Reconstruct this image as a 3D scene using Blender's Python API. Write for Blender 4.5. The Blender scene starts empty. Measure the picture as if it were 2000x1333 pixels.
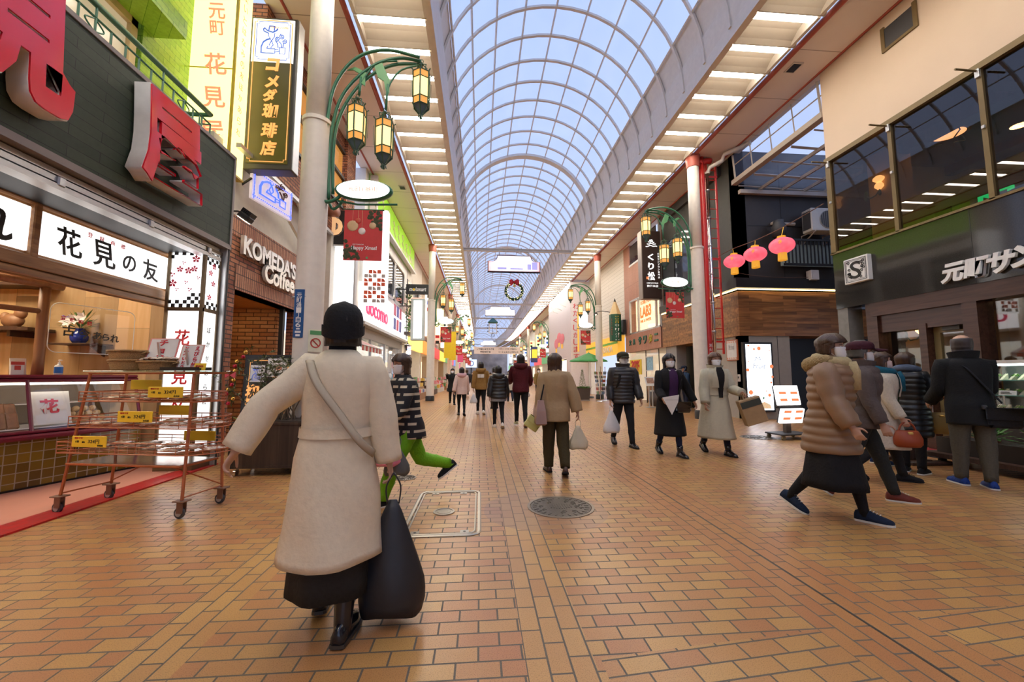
import bpy, math, random
from math import sin, cos, pi, radians as R, sqrt, atan2
from mathutils import Vector as V, Matrix, noise
from mathutils.geometry import tessellate_polygon
C = bpy.context
SC = C.scene
COL = SC.collection
random.seed(7)
EXPO, SKY = 0.1, 1.3

# ---------------------------------------------------------------- camera
FPX, CAMH, VPX, VPY = 778.0, 1.27, 938.0, 735.0      # 14 mm lens on 36 mm, eye height, vanishing point of the street
PITCH = math.atan((VPY - 666.5) / FPX)
YAW = math.atan((1000 - VPX) * cos(PITCH) / FPX)
cam = bpy.data.cameras.new('camera'); camo = bpy.data.objects.new('camera', cam); COL.objects.link(camo)
cam.sensor_width = 36.0; cam.lens = 36.0 * FPX / 2000; cam.clip_end = 600
camo.location = (0, 0, CAMH); camo.rotation_euler = (pi / 2 + PITCH, 0, -YAW)
SC.camera = camo
# ---------------------------------------------------------------- world, exposure
SC.view_settings.view_transform = 'Standard'; SC.view_settings.look = 'None'
SC.view_settings.exposure = EXPO; SC.view_settings.gamma = 1.0
SC.cycles.use_denoising = True
SC.cycles.max_bounces = 8; SC.cycles.diffuse_bounces = 3; SC.cycles.glossy_bounces = 3
SC.cycles.transmission_bounces = 4; SC.cycles.transparent_max_bounces = 12
SC.cycles.caustics_reflective = False; SC.cycles.caustics_refractive = False
SC.cycles.sample_clamp_indirect = 6.0
W = bpy.data.worlds.new('dusk_sky'); SC.world = W; W.use_nodes = True
_nt = W.node_tree; _bg = _nt.nodes['Background']
_tc = _nt.nodes.new('ShaderNodeTexCoord'); _sx = _nt.nodes.new('ShaderNodeSeparateXYZ'); _cr = _nt.nodes.new('ShaderNodeValToRGB')
_nt.links.new(_tc.outputs['Generated'], _sx.inputs[0]); _nt.links.new(_sx.outputs['Z'], _cr.inputs[0]); _nt.links.new(_cr.outputs[0], _bg.inputs[0])
_cr.color_ramp.elements[0].position = 0.0; _cr.color_ramp.elements[0].color = (0.54, 0.62, 0.86, 1)
_cr.color_ramp.elements[1].position = 0.75; _cr.color_ramp.elements[1].color = (0.42, 0.53, 0.88, 1)
_bg.inputs[1].default_value = SKY

# ---------------------------------------------------------------- helpers: a photo pixel to a point on a real plane
_f = V((sin(YAW) * cos(PITCH), cos(YAW) * cos(PITCH), sin(PITCH))); _r = V((cos(YAW), -sin(YAW), 0)); _u = _r.cross(_f)
def ray(px, py): return _f + _r * ((px - 1000) / FPX) + _u * ((666.5 - py) / FPX)
def on_x(px, py, x):
    d = ray(px, py); t = x / d.x; return V((x, d.y * t, CAMH + d.z * t))
def on_y(px, py, y):
    d = ray(px, py); t = y / d.y; return V((d.x * t, y, CAMH + d.z * t))
def on_z(px, py, z=0.0):
    d = ray(px, py); t = (z - CAMH) / d.z; return V((d.x * t, d.y * t, z))

# ---------------------------------------------------------------- mesh building
class MB:
    def __init__(s): s.v = []; s.f = []; s.m = []; s.k = 0
    def mat(s, k): s.k = k; return s
    def face(s, idx): s.f.append(tuple(idx)); s.m.append(s.k)
    def quad(s, *pts):
        n = len(s.v); s.v += [tuple(p) for p in pts]; s.face(range(n, n + len(pts))); return s
    def box(s, x0, x1, y0, y1, z0, z1, c=0.0, M=None):
        if x0 > x1: x0, x1 = x1, x0
        if y0 > y1: y0, y1 = y1, y0
        if z0 > z1: z0, z1 = z1, z0
        n = len(s.v); X = (x0, x1); Y = (y0, y1); Z = (z0, z1)
        c = min(c, (x1 - x0) * .45, (y1 - y0) * .45, (z1 - z0) * .45)
        if c <= 0:
            pts = [(X[i], Y[j], Z[k]) for i in (0, 1) for j in (0, 1) for k in (0, 1)]
            fs = [(0, 1, 3, 2), (4, 6, 7, 5), (0, 4, 5, 1), (2, 3, 7, 6), (0, 2, 6, 4), (1, 5, 7, 3)]
        else:
            pts = []; ix = {}
            for i in (0, 1):
                for j in (0, 1):
                    for k in (0, 1):
                        a = (1, -1)[i] * c; b = (1, -1)[j] * c; d = (1, -1)[k] * c
                        for ax in range(3):
                            ix[i, j, k, ax] = len(pts)
                            pts.append((X[i] + (0 if ax == 0 else a), Y[j] + (0 if ax == 1 else b), Z[k] + (0 if ax == 2 else d)))
            fs = []
            for i in (0, 1):
                q = [ix[i, 0, 0, 0], ix[i, 1, 0, 0], ix[i, 1, 1, 0], ix[i, 0, 1, 0]]; fs.append(q if i else q[::-1])
                q = [ix[0, i, 0, 1], ix[0, i, 1, 1], ix[1, i, 1, 1], ix[1, i, 0, 1]]; fs.append(q if i else q[::-1])
                q = [ix[0, 0, i, 2], ix[1, 0, i, 2], ix[1, 1, i, 2], ix[0, 1, i, 2]]; fs.append(q if i else q[::-1])
            for i in (0, 1):
                for j in (0, 1):
                    fs.append([ix[i, j, 0, 0], ix[i, j, 0, 1], ix[i, j, 1, 1], ix[i, j, 1, 0]])
                    fs.append([ix[i, 0, j, 0], ix[i, 0, j, 2], ix[i, 1, j, 2], ix[i, 1, j, 0]])
                    fs.append([ix[0, i, j, 1], ix[0, i, j, 2], ix[1, i, j, 2], ix[1, i, j, 1]])
                    for k in (0, 1): fs.append([ix[i, j, k, 0], ix[i, j, k, 1], ix[i, j, k, 2]])
        if M is not None: pts = [tuple(M @ V(p)) for p in pts]
        s.v += pts
        for q in fs: s.face([n + a for a in q])
        return s
    def cbox(s, c, d, ch=0.0, M=None):
        return s.box(c[0] - d[0] / 2, c[0] + d[0] / 2, c[1] - d[1] / 2, c[1] + d[1] / 2, c[2] - d[2] / 2, c[2] + d[2] / 2, ch, M)
    def loft(s, rings, cap=True, closed=True):
        n0 = len(s.v); n = len(rings[0])
        for r in rings: s.v += [tuple(p) for p in r]
        for i in range(len(rings) - 1):
            for j in range(n if closed else n - 1):
                a = n0 + i * n + j; b = n0 + i * n + (j + 1) % n
                s.face((a, b, b + n, a + n))
        if cap and closed:
            s.face([n0 + j for j in range(n)][::-1]); e = n0 + (len(rings) - 1) * n; s.face([e + j for j in range(n)])
        return s
    def tube(s, pts, r, n=8, loop=False, cap=True, flat=1.0):
        pts = [V(p) for p in pts]; m = len(pts); rr = r if isinstance(r, (list, tuple)) else [r] * m
        rings = []; up = None
        for i, p in enumerate(pts):
            t = (pts[(i + 1) % m] - pts[i - 1]) if loop else (pts[min(i + 1, m - 1)] - pts[max(i - 1, 0)])
            if t.length < 1e-9: t = V((0, 0, 1))
            t.normalize()
            if up is None: up = V((0, 0, 1)) if abs(t.z) < .9 else V((1, 0, 0))
            a = t.cross(up)
            if a.length < 1e-4: a = t.cross(V((0, 1, 0)))
            a.normalize(); b = a.cross(t); up = b
            rings.append([p + (a * cos(2 * pi * j / n) + b * sin(2 * pi * j / n) * flat) * rr[i] for j in range(n)])
        if loop: rings.append(rings[0])
        return s.loft(rings, cap and not loop)
    def lathe(s, prof, c=(0, 0, 0), n=24, M=None, sx=1.0, sy=1.0):
        rings = []
        for r, z in prof:
            ring = [V((c[0] + r * sx * cos(2 * pi * j / n), c[1] + r * sy * sin(2 * pi * j / n), c[2] + z)) for j in range(n)]
            if M is not None: ring = [M @ p for p in ring]
            rings.append(ring)
        return s.loft(rings)
    def ball(s, c, r, n=12, m=8, M=None):
        r = r if isinstance(r, (list, tuple)) else (r, r, r); rings = []
        for i in range(m + 1):
            a = -pi / 2 + pi * i / m; q = max(cos(a), .02)
            ring = [V((r[0] * q * cos(2 * pi * j / n), r[1] * q * sin(2 * pi * j / n), r[2] * sin(a))) for j in range(n)]
            rings.append([V(c) + (M @ p if M is not None else p) for p in ring])
        return s.loft(rings)
    def prism(s, poly, fr, depth):
        """POLY: 2D outline (u, v); FR: (origin, U, V, N) frame; extruded DEPTH along N."""
        o, U, Vv, Nn = fr; n = len(poly); n0 = len(s.v)
        a = [o + U * p[0] + Vv * p[1] for p in poly]; b = [p + Nn * depth for p in a]
        s.v += [tuple(p) for p in a + b]
        for t in tessellate_polygon([[V((p[0], p[1], 0)) for p in poly]]):
            s.face([n0 + t[2], n0 + t[1], n0 + t[0]]); s.face([n0 + n + t[0], n0 + n + t[1], n0 + n + t[2]])
        for j in range(n):
            k = (j + 1) % n; s.face((n0 + j, n0 + k, n0 + n + k, n0 + n + j))
        return s

def _mats(mat): return list(mat) if isinstance(mat, (list, tuple)) else [mat]
def obj(name, mb, mat, parent=None, smooth=False, world=False, base=None, mods=None, auto=None):
    me = bpy.data.meshes.new(name); vs = mb.v
    off = V((0, 0, 0))
    if parent is None and vs:
        xs = [p[0] for p in vs]; ys = [p[1] for p in vs]; zs = [p[2] for p in vs]
        off = V(((min(xs) + max(xs)) / 2, (min(ys) + max(ys)) / 2, min(zs)))
        vs = [(p[0] - off.x, p[1] - off.y, p[2] - off.z) for p in vs]
    me.from_pydata(vs, [], mb.f)
    for m in _mats(mat): me.materials.append(m)
    if len(me.materials) > 1: me.polygons.foreach_set('material_index', mb.m)
    if smooth: me.polygons.foreach_set('use_smooth', [True] * len(me.polygons))
    me.update()
    o = bpy.data.objects.new(name, me); COL.objects.link(o); o.location = off
    if parent is not None:
        o.parent = parent
        if world: o.location = -world_loc(parent)
    if smooth and auto:
        me.set_sharp_from_angle(angle=R(auto))
    return o
def world_loc(o):
    l = V(o.location)
    while o.parent is not None: o = o.parent; l = l + V(o.location)
    return l
def tag(o, label, cat, group=None, kind=None):
    o['label'] = label; o['category'] = cat
    if group: o['group'] = group
    if kind: o['kind'] = kind
    return o
def thing(name, label, cat, loc=(0, 0, 0), rz=0.0, group=None):
    o = bpy.data.objects.new(name, None); COL.objects.link(o); o.location = loc; o.rotation_euler = (0, 0, rz); o.empty_display_size = .1
    return tag(o, label, cat, group)
def struct(name, mb, mat, parent=None, smooth=False):
    o = obj(name, mb, mat, parent, smooth, world=parent is not None)
    if parent is None: o['kind'] = 'structure'
    return o
def kids(o): return list(o.children)
def dup(root, loc, rz=None, label=None, group=None, scale=None):
    r = root.copy(); COL.objects.link(r); r.location = loc
    if rz is not None: r.rotation_euler = (0, 0, rz)
    if scale: r.scale = scale
    if label: r['label'] = label
    if group: r['group'] = group
    def rec(a, b):
        for ch in KID.get(a.name, ()):
            c = ch.copy(); COL.objects.link(c); c.parent = b; rec(ch, c)
    rec(root, r)
    return r
KID = {}
def remember(root):
    """Notes the parts of a thing once so that copies need no scan of the scene."""
    for ch in COL.objects:
        if ch.parent is not None: KID.setdefault(ch.parent.name, [])
    for k in KID: KID[k] = []
    for ch in COL.objects:
        if ch.parent is not None: KID[ch.parent.name].append(ch)

# ---------------------------------------------------------------- materials
MC = {}
class NT:
    def __init__(s, name):
        s.m = bpy.data.materials.new(name); s.m.use_nodes = True; s.t = s.m.node_tree; s.b = s.t.nodes['Principled BSDF']; s.out = s.t.nodes['Material Output']
    def n(s, typ, ins=None, **kw):
        nd = s.t.nodes.new('ShaderNode' + typ)
        for k, v in kw.items(): setattr(nd, k, v)
        for k, v in (ins or {}).items(): s.set(nd.inputs[k], v)
        return nd
    def set(s, sock, v):
        if hasattr(v, 'is_output') or isinstance(v, bpy.types.NodeSocket): s.t.links.new(v, sock)
        elif isinstance(v, bpy.types.Node): s.t.links.new(v.outputs[0], sock)
        elif isinstance(v, (list, tuple)) and len(v) == 3 and sock.type == 'RGBA': sock.default_value = (*v, 1)
        else: sock.default_value = v
    def P(s, **kw):
        for k, v in kw.items(): s.set(s.b.inputs[k.replace('_', ' ')], v)
        return s
    def math(s, op, a, b=0.0, c=None):
        nd = s.n('Math', operation=op); s.set(nd.inputs[0], a); s.set(nd.inputs[1], b)
        if c is not None: s.set(nd.inputs[2], c)
        return nd.outputs[0]
    def mix(s, f, a, b, blend='MIX'):
        nd = s.n('Mix', data_type='RGBA', blend_type=blend); s.set(nd.inputs[0], f); s.set(nd.inputs[6], a); s.set(nd.inputs[7], b); return nd.outputs[2]
    def pos(s):
        g = s.n('NewGeometry'); x = s.n('SeparateXYZ'); s.t.links.new(g.outputs['Position'], x.inputs[0]); return x.outputs, g.outputs['Position']
    def vec(s, x, y, z=0.0):
        c = s.n('CombineXYZ'); s.set(c.inputs[0], x); s.set(c.inputs[1], y); s.set(c.inputs[2], z); return c.outputs[0]
def M(name, col, rough=.55, metal=0.0, emit=0.0, ecol=None, var=.06, alpha=1.0, trans=0.0, spec=.5, nscale=9.0, coat=0.0, bump=0.0, sheen=0.0):
    """A plain surface whose colour drifts a little with a noise."""
    if name in MC: return MC[name]
    t = NT(name); t.P(Roughness=rough, Metallic=metal)
    if var > 0:
        tc = t.n('TexCoord'); nz = t.n('TexNoise', {'Vector': tc.outputs['Object'], 'Scale': nscale, 'Detail': 3.0})
        lo = tuple(max(0, c * (1 - var * 2)) for c in col); hi = tuple(min(1, c * (1 + var * 1.2)) for c in col)
        t.P(Base_Color=t.mix(nz.outputs[0], lo, hi))
        if bump: t.P(Normal=t.n('Bump', {'Height': nz.outputs[0], 'Strength': bump, 'Distance': .02}))
    else: t.P(Base_Color=(*col, 1))
    t.b.inputs['Specular IOR Level'].default_value = spec
    if emit: t.P(Emission_Color=(*(ecol or col), 1), Emission_Strength=emit)
    if alpha < 1: t.P(Alpha=alpha)
    if trans: t.P(Transmission_Weight=trans)
    if coat: t.P(Coat_Weight=coat, Coat_Roughness=.08)
    if sheen: t.P(Sheen_Weight=sheen)
    MC[name] = t.m; return t.m
def glow(name, col, s): return M(name, tuple(min(.8, c) for c in col), .4, emit=s, ecol=col, var=0)
def glass(name, tint=(1, 1, 1), refl=.12, rough=.02):
    if name in MC: return MC[name]
    t = NT(name); tr = t.n('BsdfTransparent', {'Color': (*tint, 1)}); gl = t.n('BsdfGlossy', {'Roughness': rough})
    k = t.math('ADD', t.math('MULTIPLY', t.math('POWER', t.n('LayerWeight', {0: .5}).outputs[1], 5.0), .8), refl * .6)
    ms = t.n('MixShader', {0: k}); t.t.links.new(tr.outputs[0], ms.inputs[1]); t.t.links.new(gl.outputs[0], ms.inputs[2]); t.t.links.new(ms.outputs[0], t.out.inputs[0])
    t.t.nodes.remove(t.b); MC[name] = t.m; return t.m
def brickmat(name, c1, c2, mortar, bw, bh, mort=.006, rough=.6, off=.5, horiz='wall', bias=0.0, smooth=.1, bump=.3, squash=1.0, spec=.4):
    """Courses laid in world metres: on walls along x+y and up z, on floors along x and y."""
    if name in MC: return MC[name]
    t = NT(name); o, p = t.pos()
    vec = t.vec(t.math('ADD', o[0], o[1]), o[2]) if horiz == 'wall' else (t.vec(o[0], o[1]) if horiz == 'floor' else (t.vec(o[2], t.math('ADD', o[0], o[1])) if horiz == 'upright' else t.vec(o[1], o[0])))
    b = t.n('TexBrick', {'Vector': vec, 'Color1': (*c1, 1), 'Color2': (*c2, 1), 'Mortar': (*mortar, 1), 'Scale': 1.0, 'Mortar Size': mort, 'Mortar Smooth': smooth, 'Bias': bias, 'Brick Width': bw, 'Row Height': bh}, offset=off)
    nz = t.n('TexNoise', {'Vector': p, 'Scale': 22.0, 'Detail': 4.0})
    col = t.mix(.28, b.outputs[0], nz.outputs[0], 'OVERLAY')
    t.P(Base_Color=col, Roughness=rough); t.b.inputs['Specular IOR Level'].default_value = spec
    if bump: t.P(Normal=t.n('Bump', {'Height': b.outputs[1], 'Strength': bump, 'Distance': .01}, invert=True))
    MC[name] = t.m; return t.m
def woodmat(name, c1, c2, scale=1.0, rough=.45, axis='z', plank=None):
    if name in MC: return MC[name]
    t = NT(name); o, p = t.pos(); s = {'x': (2, 25, 25), 'y': (25, 2, 25), 'z': (25, 25, 1.6)}[axis]
    mp = t.n('Mapping', {'Vector': p, 'Scale': tuple(a * scale for a in s)}); nz = t.n('TexNoise', {'Vector': mp.outputs[0], 'Scale': 1.0, 'Detail': 5.0, 'Distortion': .6})
    cr = t.n('ValToRGB', {0: nz.outputs[0]}); cr.color_ramp.elements[0].position = .3; cr.color_ramp.elements[1].position = .7
    cr.color_ramp.elements[0].color = (*c1, 1); cr.color_ramp.elements[1].color = (*c2, 1); col = cr.outputs[0]
    if plank:
        b = t.n('TexBrick', {'Vector': t.vec(t.math('ADD', o[0], o[1]), o[2]) if plank[2] == 'h' else t.vec(o[2], t.math('ADD', o[0], o[1])), 'Color1': (.55, .55, .55, 1), 'Color2': (1.25, 1.25, 1.25, 1), 'Mortar': (.3, .3, .3, 1), 'Scale': 1.0, 'Mortar Size': .002, 'Brick Width': plank[0], 'Row Height': plank[1]}, offset=.37)
        col = t.mix(1.0, col, b.outputs[0], 'MULTIPLY')
    t.P(Base_Color=col, Roughness=rough); MC[name] = t.m; return t.m

# ---------------------------------------------------------------- lettering
def text_mesh(body, w, h, depth=.01, bold=.0, shear=0.0, vertical=False, res=3, keep=False):
    """Letters fitted to a w x h box, standing in the local XZ plane, facing -Y, centred."""
    cu = bpy.data.curves.new('t', 'FONT'); cu.body = '\n'.join(body) if vertical else body; cu.size = 1; cu.extrude = .5; cu.offset = bold; cu.shear = shear; cu.resolution_u = res
    cu.align_x = 'CENTER'; cu.space_line = 1.08 if vertical else 1.05
    ob = bpy.data.objects.new('t', cu); me = bpy.data.meshes.new_from_object(ob); bpy.data.objects.remove(ob); bpy.data.curves.remove(cu)
    xs = [v.co.x for v in me.vertices]; ys = [v.co.y for v in me.vertices]
    if not xs: return me
    x0, x1, y0, y1 = min(xs), max(xs), min(ys), max(ys); sx = w / (x1 - x0); sy = h / (y1 - y0)
    if keep: sx = sy = min(sx, sy)
    for v in me.vertices:
        v.co = ((v.co.x - (x0 + x1) / 2) * sx, -v.co.z * depth, (v.co.y - (y0 + y1) / 2) * sy)
    me.materials.clear()
    return me
def text(name, body, w, h, mat, M4, parent, depth=.01, bold=0.0, shear=0.0, vertical=False, res=3, keep=False):
    """Lettering as one part; M4 maps the local XZ plane (facing -Y) to its place in the world."""
    me = text_mesh(body, w, h, depth, bold, shear, vertical, res, keep); me.materials.append(mat); me.name = name
    o = bpy.data.objects.new(name, me); COL.objects.link(o)
    if parent is not None:
        o.parent = parent; o.matrix_local = Matrix.Translation(-world_loc(parent)) @ M4
    else: o.matrix_local = M4
    return o
def facing(loc, d):
    """Frame of a sign: d = '-y' faces the camera end, '+x' and '-x' face across the street, 'up' lies on a top."""
    a = {'-y': 0, '+x': pi / 2, '-x': -pi / 2, '+y': pi}[d]
    return Matrix.Translation(V(loc)) @ Matrix.Rotation(a, 4, 'Z')
# ---------------------------------------------------------------- palette
cream = M('cream_paint', (.80, .74, .66), .45); creamd = M('cream_panel', (.72, .66, .60), .5); white = M('white_paint', (.82, .80, .78), .45)
redp = M('red_paint', (.52, .05, .035), .4); rust = M('red_gutter', (.42, .09, .06), .5); black = M('black_paint', (.012, .012, .013), .45); darkgrey = M('dark_grey', (.05, .05, .055), .5)
steel = M('brushed_steel', (.55, .55, .56), .3, .9); chrome = M('chrome', (.75, .75, .76), .12, 1.0); alu = M('aluminium', (.62, .62, .61), .38, .7); bronze = M('bronze_frame', (.16, .11, .06), .4, .5)
green = M('green_enamel', (.035, .17, .09), .35); greenl = M('green_light', (.12, .36, .14), .4); gold = M('gold_paint', (.72, .48, .12), .35, .4)
wood = woodmat('warm_wood', (.22, .10, .04), (.42, .22, .09)); woodl = woodmat('light_wood', (.62, .40, .18), (.74, .52, .27), .5); woodd = woodmat('dark_wood', (.045, .022, .014), (.09, .045, .028))
woody = woodmat('wood_along', (.22, .10, .04), (.42, .22, .09), axis='y'); logw = woodmat('log_wood', (.20, .09, .045), (.34, .17, .08), .6)
lampw = glow('lamp_white', (1.0, .91, .77), 27.0); lamps = glow('lamp_side', (1.0, .90, .74), 5.0); signw = glow('sign_white', (1.0, .98, .96), 1.25); signb = glow('sign_cool_white', (.93, .97, 1.0), 1.7); signwarm = glow('sign_warm', (1.0, .93, .78), 1.2)
amber = glow('amber_glass', (1.0, .62, .22), 2.0); bulb = glow('warm_bulb', (1.0, .75, .42), 14.0)
ink = M('black_ink', (.015, .013, .012), .6, var=0); redink = M('red_ink', (.62, .02, .035), .5, var=0); whitel = M('white_letter', (.85, .85, .84), .5, var=0); yel = M('price_yellow', (.85, .58, .03), .5, var=.03)
burg = M('burgundy_trim', (.16, .012, .03), .3); rubber = M('black_rubber', (.02, .02, .02), .7); clear = glass('clear_glass'); clearl = glass('clear_acrylic', refl=.04); skin = M('skin', (.56, .33, .23), .5, var=.04); paper = M('white_paper', (.8, .79, .76), .7)
# ---------------------------------------------------------------- floor of the street
XL, XR, XC = -3.75, 7.75, 2.0            # building lines and centre line
def bend(y): return 0.0 if y < 62 else -(y - 62) ** 2 * .0016
def floor_material():
    t = NT('floor_tiles'); o, p = t.pos(); x, y = o[0], o[1]
    A = (.45, .195, .078, 1); B = (.54, .305, .10, 1); G = (.13, .105, .08, 1)
    def bricks(vec, ca, cb, off=.5):
        return t.n('TexBrick', {'Vector': vec, 'Color1': ca, 'Color2': cb, 'Mortar': G, 'Scale': 1.0, 'Mortar Size': .0052, 'Mortar Smooth': .2, 'Bias': 0.0, 'Brick Width': .2, 'Row Height': .1}, offset=off)
    field = bricks(t.vec(x, y), A, B)
    band = bricks(t.vec(y, t.math('ADD', x, -.01)), (.50, .26, .088, 1), (.57, .33, .11, 1))
    mid = bricks(t.vec(y, x), A, (.49, .24, .085, 1))
    a = R(5.5); rx = t.math('ADD', t.math('MULTIPLY', x, cos(a)), t.math('MULTIPLY', y, sin(a))); ry = t.math('SUBTRACT', t.math('MULTIPLY', y, cos(a)), t.math('MULTIPLY', x, sin(a)))
    turned = bricks(t.vec(rx, ry), A, B)
    def between(v, lo, hi): return t.math('MULTIPLY', t.math('GREATER_THAN', v, lo), t.math('LESS_THAN', v, hi))
    m = t.math('ABSOLUTE', t.math('SUBTRACT', x, 2.0))
    km = t.math('MAXIMUM', between(m, 1.48, 1.79), between(m, 3.3, 3.6)); kc = t.math('LESS_THAN', m, .3)
    kt = t.math('MULTIPLY', t.math('LESS_THAN', t.math('SUBTRACT', y, t.math('MULTIPLY', x, .095)), 1.83), t.math('GREATER_THAN', x, .55))
    col = field.outputs[0]; fac = field.outputs[1]
    for k, b in ((kt, turned), (km, band), (kc, mid)):
        col = t.mix(k, col, b.outputs[0]); f = t.n('Mix', {0: k, 2: fac, 3: b.outputs[1]}); fac = f.outputs[0]
    big = t.n('TexNoise', {'Vector': p, 'Scale': .8, 'Detail': 2.0}); fine = t.n('TexNoise', {'Vector': p, 'Scale': 210.0, 'Detail': 2.0, 'Roughness': .7})
    sp = t.n('ValToRGB', {0: fine.outputs[0]}); sp.color_ramp.elements[0].position = .34; sp.color_ramp.elements[1].position = .48
    sp.color_ramp.elements[0].color = (.48, .42, .36, 1); sp.color_ramp.elements[1].color = (1, 1, 1, 1)
    col = t.mix(.85, col, sp.outputs[0], 'MULTIPLY'); col = t.mix(.22, col, big.outputs[0], 'OVERLAY')
    drain = between(x, 1.985, 2.0); col = t.mix(drain, col, (.05, .04, .03, 1))
    old = t.n('VectorMath', {0: p, 1: (.62, 3.9, 0)}, operation='DISTANCE')                        # older, greyer tiles around the manhole
    worn = t.math('LESS_THAN', t.math('ADD', old.outputs['Value'], t.math('MULTIPLY', big.outputs[0], .2)), .68)
    col = t.mix(t.math('MULTIPLY', worn, .42), col, (.25, .15, .11, 1))
    rough = t.math('ADD', t.math('MULTIPLY', big.outputs[0], .16), t.math('MULTIPLY', fac, .3))
    t.P(Base_Color=col, Roughness=t.math('ADD', rough, .24)); t.b.inputs['Specular IOR Level'].default_value = .5
    t.P(Normal=t.n('Bump', {'Height': t.math('SUBTRACT', t.math('MULTIPLY', fine.outputs[0], .12), fac), 'Strength': .35, 'Distance': .006}))
    return t.m
mb = MB()
ys = [-18, 62] + list(range(68, 165, 6))
for i in range(len(ys) - 1):
    a, b = ys[i], ys[i + 1]
    mb.quad((-9 + bend(a), a, 0), (16 + bend(a), a, 0), (16 + bend(b), b, 0), (-9 + bend(b), b, 0))
floor = struct('floor', mb, floor_material())
pinkf = M('pink_floor', (.66, .30, .22), .35, var=.05, nscale=3)
redt = brickmat('red_border_tiles', (.50, .015, .02), (.42, .012, .02), (.35, .12, .1), .2, .085, .003, .3, horiz='along', bump=.15)
mb = MB(); mb.box(-8.2, -4.02, -2, 6.12, 0, .012); struct('floor_shop', mb, pinkf)
mb = MB(); mb.box(-4.02, -3.76, -2, 6.2, 0, .016); struct('trim_1', mb, redt)

# ---------------------------------------------------------------- roof of the arcade
GL, GR, ZS = -.98, 5.06, 8.2             # girders and soffit height
def vault_glass():
    t = NT('vault_glazing'); o, p = t.pos(); nz = t.n('TexNoise', {'Vector': p, 'Scale': .9, 'Detail': 3.0, 'Distortion': .4})
    tr = t.n('BsdfTransparent', {'Color': t.mix(nz.outputs[0], (.84, .88, .95), (.98, .99, 1.0))}); gl = t.n('BsdfGlossy', {'Roughness': .12}); df = t.n('BsdfTranslucent', {'Color': (.75, .8, .9, 1)})
    m1 = t.n('MixShader', {0: .12}); t.t.links.new(tr.outputs[0], m1.inputs[1]); t.t.links.new(df.outputs[0], m1.inputs[2])
    k = t.math('ADD', t.math('MULTIPLY', t.math('POWER', t.n('LayerWeight', {0: .5}).outputs[1], 5.0), .35), .03)
    m2 = t.n('MixShader', {0: k}); t.t.links.new(m1.outputs[0], m2.inputs[1]); t.t.links.new(gl.outputs[0], m2.inputs[2]); t.t.links.new(m2.outputs[0], t.out.inputs[0]); t.t.nodes.remove(t.b); return t.m
roof = bpy.data.objects.new('arcade_roof', None); COL.objects.link(roof); roof['kind'] = 'structure'
RV, ZV = 3.05, 8.35
def arc(n, a0=0.0, a1=pi, r=RV): return [(XC + .02 - cos(a0 + (a1 - a0) * i / n) * r, ZV + sin(a0 + (a1 - a0) * i / n) * r) for i in range(n + 1)]
yv = [-17.02 + .93 * k for k in range(0, 170)]
path = [y for y in yv if y < 62] + [62 + 4 * k for k in range(0, 25)]
mb = MB()
A0 = R(24)
prof = arc(20, A0, pi - A0)
mb.loft([[(x + bend(y), y, z) for x, z in prof] for y in path[::4]], cap=False, closed=False)
struct('glazing', mb, vault_glass(), roof, True)
mb = MB()
for sgn in (-1, 1):                      # opaque panels between girder and glass
    pr = arc(5, 0, A0, RV + .01)
    if sgn > 0: pr = [(2 * (XC + .02) - x, z) for x, z in pr]
    mb.loft([[(x + bend(y), y, z) for x, z in pr] for y in path[::4]], cap=False, closed=False)
struct('spandrel_panel', mb, cream, roof, True)
ribp = arc(24)
for k, y in enumerate(path):
    if y < 3: continue
    mb = MB(); big = k % 14 == 9; w, d = (.038, .06) if not big else (.15, .11)
    rings = []
    for i in range(25):
        a = pi * i / 24; c, s_ = -cos(a), sin(a)
        ring = [(XC + .02 + c * r_ + bend(y), y + dy, ZV + s_ * r_) for r_, dy in ((RV, -w), (RV, w), (RV - d, w), (RV - d, -w))]
        rings.append(ring)
    mb.loft(rings); struct('arch_rib', mb, cream, roof)
for i in range(9):                       # purlins along the vault
    a = A0 + (pi - 2 * A0) * i / 8; x, z = XC + .02 - cos(a) * (RV - .03), ZV + sin(a) * (RV - .03)
    mb = MB(); mb.tube([(x + bend(y), y, z) for y in path[4::4]], .028, 4); struct('purlin', mb, cream, roof)
def sweep(name, poly, mat, y0=-18, par=None):
    mb = MB(); mb.loft([[(x + bend(y), y, z) for x, z in poly] for y in [y0] + [q for q in path[::4] if q > y0]])
    return struct(name, mb, mat, par)
for k, (g, s_) in enumerate(((GL, -1), (GR, 1))):
    sweep('girder', [(g - .02 * s_, 8.12), (g + .1 * s_, 8.12), (g + .1 * s_, 8.42), (g + .03 * s_, 8.95), (g - .08 * s_, 8.95), (g - .02 * s_, 8.42)], cream, par=roof)
    # stepped louvre panel above the strip lights
    xo = (6.62 if s_ > 0 else -2.55); sweep('louvre_backing', [(g + .1 * s_, 8.38), (xo, 8.38), (xo, 8.46), (g + .1 * s_, 8.46)], creamd, par=roof)
def seam_material():
    t = NT('soffit_panels'); o, p = t.pos(); fr = t.math('FRACT', t.math('DIVIDE', o[1], 1.48)); k = t.math('LESS_THAN', fr, .012)
    nz = t.n('TexNoise', {'Vector': p, 'Scale': .7}); col = t.mix(k, t.mix(nz.outputs[0], (.84, .74, .68), (.88, .79, .73)), (.35, .28, .25)); t.P(Base_Color=col, Roughness=.45); return t.m
sof = seam_material()
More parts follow.
